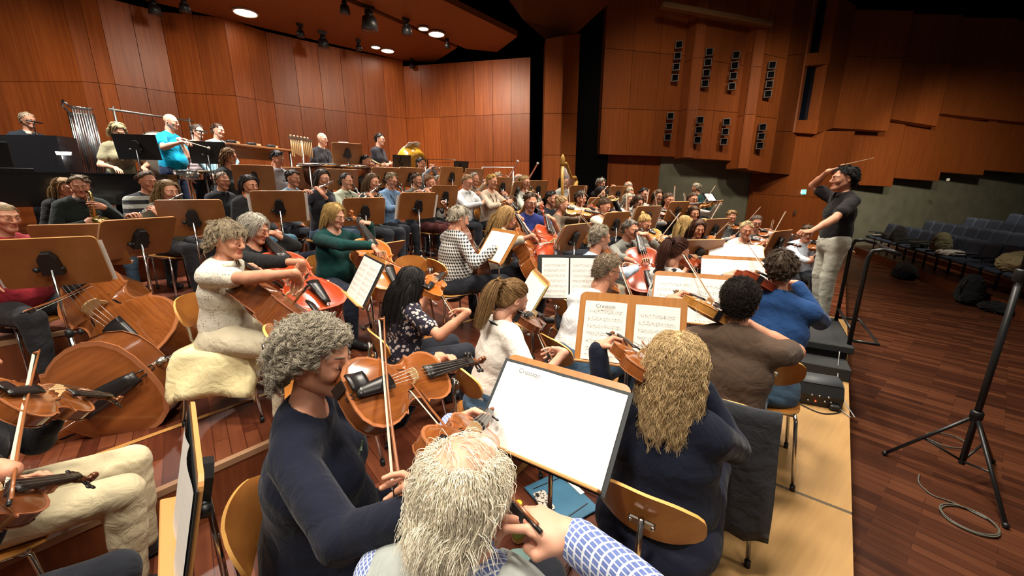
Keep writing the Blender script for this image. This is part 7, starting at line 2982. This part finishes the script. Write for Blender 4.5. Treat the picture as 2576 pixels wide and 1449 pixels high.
o2 = m.build('camera_bump', [BLACK], root)
o2.location = (-.018, .05, 0)
bp_ = ON(1304, 1358, 0)
M0 = TR(bp_.x, bp_.y, 0, 0)
root = empty('bottle', M0, 'juice bottle with a yellow cap standing on the floor', 'bottle')
m = MB()
m.lathe([(.001, 0), (.033, .002), (.036, .02), (.036, .13), (.030, .155), (.016, .185), (.014, .205), (.001, .206)], 20)
m.build('bottle_body', [mat('amber_juice', (.55, .26, .04), .1, coat=.5)], root)
m = MB()
m.lathe([(.0365, .035), (.0368, .036), (.0368, .105), (.0365, .106)], 20)
m.build('paper_band', [mat('label_print', (.30, .30, .05), .5, var=.5, vscale=40)], root)
m = MB()
m.lathe([(.001, .204), (.019, .204), (.019, .228), (.016, .231), (.001, .231)], 18)
m.build('cap', [mat('yellow_cap', (.80, .50, .03), .35)], root)
tp = ON(1306, 1428, .02)
m = MB()
m.lathe([(.001, 0), (.10, 0), (.105, .006), (.105, .018), (.09, .03), (.001, .034)], 24)
o2 = m.build('cushion', [mat('teal_felt', (.15, .24, .22), .9, bump=.3)], label='round teal cushion on the floor beside the old man', cat='cushion')
o2.location = (tp.x, tp.y, .002)
# cup and clothes pegs
cp = PX(1742, 668, 3.35)
M0 = TR(cp.x, cp.y, cp.z, 0)
# leaf brooch of the woman in navy
lb = PX(858, 1078, 1.06)
m = MB()
star = []
for i in range(10):
    a_ = math.pi / 2 + math.pi * i / 5
    r_ = .030 if i % 2 == 0 else .015
    star.append((r_ * math.cos(a_), r_ * math.sin(a_)))
m.prism(star, -.002, .003)
bo = m.build('brooch', [mat('green_glass', (.14, .19, .12), .3, var=.4, vscale=60)], lady.root)
# lay it on the chest, facing forward
bo.matrix_local = Matrix.Translation((.02, .185, .925)) @ Matrix.Rotation(math.radians(68), 4, 'X')

# ------------------------------------------------------------------ podium and conductor's rail, baton, monitor
qa, qb = ON(2136, 866, .28), ON(2103, 806, .28)
pd = (qb - qa).normalized()
pnn = Vector((-pd.y, pd.x, 0))
pcn = (qa + qb) / 2 + pnn * .40
PMt = frame(Vector((pcn.x, pcn.y, .03)), pd, pnn, Vector((0, 0, 1)))
# local X runs along the stage edge, local +Y towards the orchestra
root = empty('podium', PMt, 'black conductor\'s podium with two steps at the stage edge', 'podium')
PB = mat('podium_carpet', (.020, .021, .022), .9, bump=.3, bscale=200)
m = MB()
m.box((0, 0, .215), (1.05, .86, .07), 0, None, .008)
m.build('top_platform', [PB], root)
m = MB()
m.box((0, 0, .09), (.98, .78, .18), 0)
m.build('base', [BLACK], root)
m = MB()
m.box((-.66, 0, .06), (.28, .78, .12), 0, None, .006)
m.build('step', [PB], root)
m = MB()
for i, (q, hgt) in enumerate(((qa, .92), (qb, .92))):
    d = -pnn * .04
    m.tube([q, q + Vector((0, 0, hgt * .93)), q + Vector((0, 0, hgt)) + d * .6, q + Vector((0, 0, hgt + .015)) + d * 2.5, q + Vector((0, 0, hgt - .02)) + d * 5.2], .019, 10)
m.tube([qa + Vector((0, 0, .14)), qb + Vector((0, 0, .14))], .014, 8)
e5 = -pnn * .04 * 5.2
m.tube([qa + e5 + Vector((0, 0, .90)), qb + e5 + Vector((0, 0, .90))], .017, 8)
m.tube([qa + Vector((0, 0, .04)), qa + e5 + Vector((0, 0, .04)), qb + e5 + Vector((0, 0, .04)), qb + Vector((0, 0, .04))], .015, 8)
ro = m.build('podium_rail', [BLACKM], label='black tubular safety rail at the back of the podium', cat='rail')
inst(wind('baton'), yframe(PX(2120, 415, 4.28), PX(2212, 394, 4.34) - PX(2120, 415, 4.28), (0, 0, 1)), 'baton', 'pale baton in the raised hand of the conductor', 'baton')

mp_ = ON(2046, 1005, .03)
M0 = TR(mp_.x, mp_.y, .03, 205)
root = empty('monitor_speaker', M0, 'small black monitor speaker with a red light in front of the podium', 'speaker')
m = MB()
prof = [(-.12, 0), (.12, 0), (.13, .10), (.09, .18), (.02, .205), (-.08, .20), (-.12, .16)]
m.prism(prof, -.16, .16, 0, Matrix(((0, 0, 1, 0), (1, 0, 0, 0), (0, 1, 0, 0), (0, 0, 0, 1))))
m.build('cabinet', [BLACK], root)
m = MB()
m.grid([[(x, .128 - .0 * k, .0) for x in (-.14, .14)] for k in (0, 1)] if False else [[(-.15, .092, .183), (.15, .092, .183)], [(-.15, .022, .209), (.15, .022, .209)], [(-.15, -.078, .204), (.15, -.078, .204)]], thick=.004)
m.build('grille', [mat('grey_grille', (.05, .055, .06), .6)], root)
m = MB()
m.ball((.02, .135, .05), .006, 8, 6)
m.build('indicator_light', [mat('red_light', (1, .05, .02), .4, emit=4)], root)
for (x, z) in ((-.08, .06), (-.04, .06), (.07, .05), (-.06, .10), (.0, .10), (.05, .10)):
    m = MB()
    m.lathe([(.010, 0), (.009, .012), (.001, .013)], 10, o=(x, z, .128), axis='Y') if False else m.tube([(x, .125, z), (x, .142, z)], .008, 8)
    m.build('knob', [DULL], root)


def cable(pts, r, m_, label, z=.006):
    mb_ = MB()
    P3 = [p if isinstance(p, Vector) else ON(p[0], p[1], p[2] if len(p) > 2 else z) for p in pts]
    out = []
    for i in range(len(P3) - 1):
        p0, p1, p2, p3 = P3[max(0, i - 1)], P3[i], P3[i + 1], P3[min(len(P3) - 1, i + 2)]
        for k in range(5):
            t_ = k / 5
            out.append(.5 * ((2 * p1) + (p2 - p0) * t_ + (2 * p0 - 5 * p1 + 4 * p2 - p3) * t_ * t_ + (3 * p1 - p0 - 3 * p2 + p3) * t_ ** 3))
    out.append(P3[-1])
    mb_.tube(out, r, 6)
    return mb_.build('cable', [m_], label=label, cat='cable')


GRAYC = mat('grey_cable', (.30, .30, .31), .5)
cable([(2062, 1000, .09), (2085, 1015, .04), (2110, 1028, .04), (2140, 1050, .04)], .004, GRAYC, 'light grey cable running from the monitor speaker over the stage edge', .035)
cable([(1998, 975, .06), (1990, 1000, .036), (2020, 1020, .036), (2070, 1040, .036), (2115, 1035, .036), (2098, 1010, .036)], .005, BLACK, 'black power cable looped around the monitor speaker', .036)
cable([(2112, 885, .25), (2108, 930, .12), (2112, 985, .04), (2150, 1050, .036)], .004, GRAYC, 'grey cable hanging down the side of the podium', .03)
m = MB()
m.box((0, 0, .025), (.14, .07, .05), 0, None, .01)
o2 = m.build('power_adapter', [BLACK], label='black power adapter beside the monitor speaker', cat='adapter')
q = ON(2092, 1025, .03)
o2.matrix_world = TR(q.x, q.y, .031, 110)
# ------------------------------------------------------------------ microphone tripod on the hall floor
Zf = ZH
p1, p2, p3 = ON(2226, 1140, Zf + .02), ON(2530, 1322, Zf + .02), ON(2497, 1160, Zf + .02)
cn = (p1 + p2 + p3) / 3
top_ = Vector((cn.x, cn.y, 2.9))
hubz = zat((cn.x, cn.y), 1046)
root = empty('microphone_stand', TR(cn.x, cn.y, Zf), 'tall black tripod microphone stand on the hall floor', 'microphone stand')
Rm = root.matrix_world.inverted()
m = MB()
m.tube([Rm @ Vector((cn.x, cn.y, zat((cn.x, cn.y), 1166))), Rm @ Vector((cn.x, cn.y, 1.2))], .020, 10)
m.build('lower_tube', [BLACKM], root)
m = MB()
m.tube([Rm @ Vector((cn.x, cn.y, 1.15)), Rm @ top_], .015, 10)
m.build('pole', [BLACKM], root)
m = MB()
m.lathe([(.03, 0), (.036, .01), (.036, .06), (.03, .07)], 12, o=Rm @ Vector((cn.x, cn.y, hubz - .03)))
m.lathe([(.03, 0), (.036, .01), (.036, .08), (.03, .09)], 12, o=Rm @ Vector((cn.x, cn.y, 1.13)))
m.build('collar', [BLACK], root)
for k, p in enumerate((p1, p2, p3)):
    m = MB()
    hb_ = Vector((cn.x, cn.y, hubz))
    d = Rm @ p
    m.tube([Rm @ hb_, d], .013, 8)
    lo_ = Vector((cn.x, cn.y, zat((cn.x, cn.y), 1160)))
    lg = m.build('leg', [BLACKM], root)
    m = MB()
    m.tube([Rm @ lo_, Rm @ hb_.lerp(p, .55)], .009, 6)
    m.build('brace', [BLACKM], root)
    m = MB()
    m.ball(d, .02, 8, 6)
    m.build('rubber_foot', [BLACK], lg)
coil = []
cc = ON(2437, 1308, Zf + .008)
r0 = (ON(2485, 1310, Zf) - cc).length
for i in range(46):
    a_ = i * .42
    coil.append(cc + Vector((r0 * (1 + .03 * math.sin(i * 1.1)) * math.cos(a_), r0 * (1 + .05 * math.cos(i * .7)) * math.sin(a_), .004 * (i // 15))))
cable([ON(2313, 1193, Zf + .01), ON(2312, 1215, Zf + .008), ON(2345, 1245, Zf + .008), ON(2400, 1265, Zf + .008)] + coil, .005, mat('olive_cable', (.10, .095, .075), .5), 'coiled cable with a plug lying on the hall floor')
cc = ON(2380, 1110, Zf + .008)
r0 = (ON(2425, 1115, Zf) - cc).length
cable([cc + Vector((r0 * (1 + .08 * math.sin(i * 2.1)) * math.cos(i * .42), .8 * r0 * math.sin(i * .42), .006 + .004 * (i // 15))) for i in range(44)], .004, mat('olive_cable', (.10, .095, .075), .5), 'coiled cable under the leg of the tall tripod')

# ------------------------------------------------------------------ hall seats
SEATF = mat('seat_fabric', (.040, .058, .10), .85, var=.3, vscale=30)
SEATB = mat('seat_shell', (.020, .024, .032), .45)


def seat_tree():
    t = []
    m = MB()
    P_ = []
    for i in range(6):
        f = i / 5
        P_.append([(.235 * q, -.20 - .10 * f, .42 + .46 * f - .02 * abs(q) ** 4 * f) for q in (-1, -.9, -.5, 0, .5, .9, 1)])
    m.grid(P_, thick=-.07)
    t.append(('backrest', m.mesh('backrest', [SEATF]), []))
    m = MB()
    m.box((0, .02, .43), (.45, .44, .09), 0, None, .03)
    t.append(('cushion', m.mesh('cushion', [SEATF]), []))
    for s in (-1, 1):
        m = MB()
        m.box((s * .255, -.02, .58), (.045, .36, .03), 0, None, .01)
        m.tube([(s * .255, -.05, .58), (s * .255, -.05, .0)], .016, 8)
        t.append(('armrest', m.mesh('armrest', [SEATB]), []))
    return t


SEAT = seat_tree()
ns = 0
RZ0 = ZH + .22
for r in range(11):
    zr = RZ0 + .13 * r
    if r:
        poly_slab('floor', [SEATP(-5, .30 + .92 * r - .40), SEATP(7.4, .30 + .92 * r - .40), SEATP(7.4, .30 + .92 * r + .52), SEATP(-5, .30 + .92 * r + .52)], ZH, zr, [HFLOOR, RISERF])
    for i in range(-8, 14):
        p = SEATP(.2 + .56 * i, .30 + .92 * r, zr)
        # keep what the picture can show
        dy = p.y * CP - (p.z + .6 - CH) * SP
        if dy < 1:
            continue
        u = IW / 2 + FPX * p.x / dy
        if u > IW + 120 or u < 2150:
            continue
        ns += 1
        inst(SEAT, TR(p.x, p.y, zr, 24 - 90), 'audience_seat', 'dark blue upholstered seat, number %d from the door in row %d' % (14 - i, r + 1), 'seat', 'rows of dark blue hall seats')

# cases, bags and clothes left on the front seats
def on_seat(a, r, dz=.48):
    p = SEATP(.2 + .56 * a, .30 + .92 * r, RZ0 + .13 * r + dz)
    return TR(p.x, p.y, p.z, 24 - 90)


def violin_case(M, label, col=(.02, .02, .022)):
    root = empty('violin_case', M, label, 'violin case', 'instrument cases left in the hall')
    out = [(x * .0013, (y - 177) * .0021) for x, y in [(-70, 0), (70, 0), (110, 30), (110, 110), (80, 180), (70, 330), (40, 360), (-40, 360), (-70, 330), (-80, 180), (-110, 110), (-110, 30)]]
    m = MB()
    m.prism(out, 0, .06)
    m.build('base_shell', [mat('case_cloth', col, .7)], root)
    m = MB()
    m.prism([(x * .98, y * .98) for x, y in out], .064, .12)
    m.build('lid', [mat('case_cloth', col, .7)], root)
    m = MB()
    m.tube([(.14, -.06, .06), (.17, -.05, .06), (.17, .05, .06), (.14, .06, .06)], .009, 6)
    m.build('handle', [BLACK], root)


def bag(M, label, s, col, name='backpack', seed=1):
    root = empty(name, M, label, name.replace('_', ' '), None)
    sd = SDF()
    sd.ell((0, 0, s[2] * .5), (s[0] * .5, s[1] * .5, s[2] * .52), .05)
    sd.ecap((-s[0] * .25, 0, s[2] * .25), (s[0] * .25, 0, s[2] * .25), (s[1] * .5, s[2] * .25), (s[1] * .5, s[2] * .25), (0, 1, 0), .08)
    v_, q_ = sd.mesh(.025, .01, .02, [((0, 0, .002), (0, 0, -1))], seed)
    put(bpy.data.objects.new('sack', NM().add(v_, q_).mesh('sack', [cloth(col)])), parent=root)
    m = MB()
    m.tube([(-s[0] * .2, s[1] * .4, s[2] * .85), (-s[0] * .22, s[1] * .62, s[2] * .6), (-s[0] * .2, s[1] * .5, s[2] * .2)], .012, 6)
    m.build('strap', [BLACK], root)
    m = MB()
    m.box((0, -s[1] * .5, s[2] * .32), (s[0] * .55, s[1] * .25, s[2] * .36), 0, None, .03)
    m.build('pocket', [cloth([x * .8 for x in col])], root)


def heap(M, label, s, col, seed, name='coat'):
    sd = SDF()
    rnd = random.Random(seed)
    for i in range(6):
        sd.ell((rnd.uniform(-.3, .3) * s[0], rnd.uniform(-.3, .3) * s[1], s[2] * rnd.uniform(.2, .5)), (s[0] * rnd.uniform(.25, .4), s[1] * rnd.uniform(.25, .4), s[2] * rnd.uniform(.3, .5)), .06)
    v_, q_ = sd.mesh(.022, .005, .03, [((0, 0, .002), (0, 0, -1))], seed)
    o_ = put(bpy.data.objects.new(name, NM().add(v_, q_).mesh(name, [cloth(col)])), label, name)
    o_.matrix_world = M


violin_case(on_seat(11.6, 0, .50) @ Matrix.Rotation(1.3, 4, 'Z'), 'dark instrument case on the front seat nearest the stone wall')
violin_case(on_seat(9.3, 0, .50) @ Matrix.Rotation(.3, 4, 'Z'), 'black instrument case next to the black backpack', (.012, .012, .014))
bag(on_seat(10.4, 0, .48), 'black backpack between two instrument cases', (.42, .3, .42), (.012, .012, .014), seed=2)
violin_case(on_seat(7.9, 0, .50) @ Matrix.Rotation(.8, 4, 'Z'), 'open dark case before the camouflage backpack', (.02, .024, .018))
bag(on_seat(6.3, 0, .48), 'mottled green backpack on a front seat', (.42, .3, .46), (.16, .15, .09), seed=3)
heap(on_seat(5.3, 0, .48), 'white cloth thrown over a front seat', (.5, .4, .10), (.6, .6, .58), 5, 'scarf')
heap(on_seat(1.6, 0, .48), 'cream coat piled on the front seat', (.6, .5, .40), (.46, .40, .22), 6)
heap(on_seat(.4, 0, .50), 'red jacket on the front seat beside the cream coat', (.4, .4, .2), (.5, .02, .03), 7, 'jacket')


def foot_at(u, v, z, az):
    p = ON(u, v, z)
    return TR(p.x, p.y, z, az)


bag(foot_at(2272, 700, ZH, 24 - 90), 'black rounded bag on the floor below the violin cases', (.75, .35, .38), (.010, .010, .012), 'bag', 8)
bag(foot_at(2432, 764, ZH, 24 - 90), 'dark backpack with grey trim leaning at the seating step', (.46, .32, .58), (.012, .013, .015), 'backpack', 9)
heap(foot_at(2520, 790, ZH, -66), 'black heap of clothes at the foot of the seats', (.7, .4, .2), (.01, .01, .011), 10, 'coat')
m = MB()
m.box((0, 0, .006), (.30, .22, .012), 0)
o2 = m.build('paper_stack', [BLANK], label='white papers lying on the end seat by the stone wall', cat='papers')
o2.matrix_world = on_seat(12.9, 0, .50)

# ------------------------------------------------------------------ wall details
def vent(u, v, t, label, sz=.155):
    p = PX(u, v, t * 1.0727 / (CP + (IH / 2 - v) / FPX * SP) * .995)
    M0 = TR(p.x, p.y, p.z, 180 + 15)
    root = empty('wall_speaker', M0, label, 'wall speaker', 'square dark openings in the hall wall')
    m = MB()
    for (x, z, w, h) in ((0, sz / 2 + .01, sz + .04, .02), (0, -sz / 2 - .01, sz + .04, .02), (sz / 2 + .01, 0, .02, sz), (-sz / 2 - .01, 0, .02, sz)):
        m.box((x, .05, z), (w, .12, h), 0)
    m.prism([(-sz / 2, 0), (sz / 2, 0), (0, -.03)], -.01, .01) if False else None
    m.build('frame', [mat('dark_frame', (.10, .07, .06), .5)], root)
    m = MB()
    m.box((0, .01, 0), (sz, .02, sz), 0)
    m.build('grille', [VOID], root)


ordn = ('topmost', 'second', 'third', 'lowest')
for ci, (u0, v0, u1, v1, n, t, w) in enumerate([(1707, 115, 1697, 198, 4, 12.05, 'upper column left of the wall box'), (1783, 133, 1772, 212, 4, 11.75, 'upper left column of the centre box'), (1850, 141, 1839, 219, 4, 11.85, 'upper right column of the centre box'), (1940, 166, 1929, 238, 4, 11.8, 'upper column of the box beside the booth'),
                                                  (1686, 293, 1679, 346, 3, 12.0, 'lower column left of the wall box'), (1760, 303, 1753, 353, 3, 11.7, 'lower left column of the centre box'), (1826, 308, 1819, 357, 3, 11.8, 'lower right column of the centre box'), (1916, 321, 1909, 367, 3, 11.75, 'lower column of the box beside the booth')]):
    for k in range(n):
        f = k / (n - 1)
        vent(u0 + (u1 - u0) * f, v0 + (v1 - v0) * f, t, '%s dark square opening in the %s' % ((ordn[k] if n == 4 else ('topmost', 'middle', 'lowest')[k]), w))

# exit sign over the hall door
p = PX(2015, 483, 13.62)
M0 = TR(p.x, p.y, p.z, 195)
root = empty('exit_sign', M0, 'glowing green running-man sign on the wood above the hall door', 'exit sign')
m = MB()
m.box((0, -.02, 0), (.32, .05, .17), 0, None, .008)
m.build('housing', [WHITE], root)
m = MB()
m.box((0, .008, 0), (.30, .01, .15), 0)
m.build('lit_panel', [mat('sign_green', (.10, .75, .55), .4, emit=2.2)], root)
m = MB()
sgw = mat('sign_white', (.9, 1, .95), .4, emit=4)
m.box((.07, .016, 0), (.055, .004, .11), 0)
m.tube([(-.03, .016, -.04), (0, .016, 0), (.0, .016, .035)], .008, 6)
m.tube([(0, .016, 0), (.03, .016, -.03), (.03, .016, -.05)], .008, 6)
m.ball((.005, .016, .052), .011, 8, 6)
m.tube([(-.035, .016, .01), (0, .016, .025), (.03, .016, .01)], .006, 6)
m.tube([(-.11, .016, 0), (-.06, .016, 0)], .008, 6)
m.build('pictogram', [sgw], root)
p = PX(1999, 535, 13.66)
m = MB()
m.box((0, 0, 0), (.05, .02, .16), 0, None, .004)
m.tube([(0, 0, .03), (0, .05, .03), (-.10, .05, .03)], .010, 8)
o2 = m.build('door_handle', [CHROME], label='steel door handle on the wooden hall door', cat='door handle')
o2.matrix_world = TR(p.x, p.y, p.z, 195)
p = PX(2385, 452, 14.3)
m = MB()
m.box((0, 0, 0), (.09, .05, .09), 0, None, .01)
o2 = m.build('wall_sensor', [WHITE], label='small white box at the lower edge of the dark wood panels', cat='sensor')
o2.matrix_world = TR(p.x, p.y, p.z, 200)
# long lighting trough in front of the hall wall
a, b = PX(1664, 12, 10.4), PX(1940, 62, 10.9)
m = MB()
d = (b - a).normalized()
m.box((0, 0, 0), ((b - a).length, .22, .14), 0, None, .03)
o2 = m.build('lighting_trough', [mat('trough_metal', (.22, .12, .05), .5)], label='long tan lighting trough hanging before the hall wall', cat='lighting trough')
o2.matrix_world = frame((a + b) / 2, d, Vector((0, 0, 1)).cross(d).normalized(), d.cross(Vector((0, 0, 1)).cross(d)).normalized() * -1)

# ------------------------------------------------------------------ ceiling lamps and spot heads
GLOW = mat('lamp_lens', (1, .93, .80), .4, emit=22)
for (u, v, rx, w) in ((617, 30, .20, 'alone over the back row'), (945, 117, .105, 'smaller of the pair near the shell corner'), (975, 126, .15, 'larger of the pair near the shell corner'), (1065, 70, .105, 'smaller of the pair by the dark slot'), (1098, 84, .17, 'larger of the pair by the dark slot')):
    p = ON(u, v, ZC)
    root = empty('ceiling_light', TR(p.x, p.y, ZC - .001, 50), 'bright recessed ceiling lamp, %s' % w, 'ceiling light', 'recessed ceiling lamps')
    m = MB()
    m.lathe([(rx * 1.12, -.001), (rx * 1.15, -.02), (rx, -.03), (rx * .98, -.01)], 24)
    m.build('ring', [mat('white_ring', (.5, .42, .32), .5)], root)
    m = MB()
    m.lathe([(.001, -.024), (rx * .7, -.022), (rx * .98, -.012), (rx * .98, -.004)], 24)
    m.build('lens', [GLOW], root)
for (u, v, s, w) in ((386, 8, 1.0, 'over the bells'), (462, 4, .9, 'over the tam-tam'), (755, 72, .8, 'over the chimes'), (812, 95, 1.1, 'over the timpani'), (866, 8, .9, 'at the start of the dark slot'), (928, 40, 1.5, 'large, hanging in the dark slot'), (1022, 62, 1.0, 'beside the bright pair'), (902, 109, .7, 'beside the corner pair'), (1125, 105, .6, 'at the end of the slot'), (1037, 156, .7, 'at the corner of the ceiling')):
    p = ON(u, v, ZC - .12 * s)
    root = empty('stage_spotlight', TR(p.x, p.y, ZC - .06, 140), 'dark unlit spotlight %s' % w, 'spotlight', 'dark spotlight heads under the ceiling')
    m = MB()
    m.tube([(0, 0, -.10 * s), (0, .0, -.24 * s)], [.085 * s, .105 * s], 14)
    m.tube([(0, 0, -.02 * s), (0, 0, -.12 * s)], .05 * s, 10)
    m.build('housing', [BLACK], root)
    m = MB()
    m.lathe([(.001, -.243 * s), (.09 * s, -.242 * s), (.09 * s, -.235 * s)], 14)
    m.build('lens', [mat('dark_lens', (.03, .03, .035), .15)], root)
    m = MB()
    m.box((0, 0, .03), (.16 * s, .03, .06), 0)
    m.tube([(0, 0, -.05), (0, 0, .05)], .012, 6)
    m.build('yoke', [BLACKM], root)
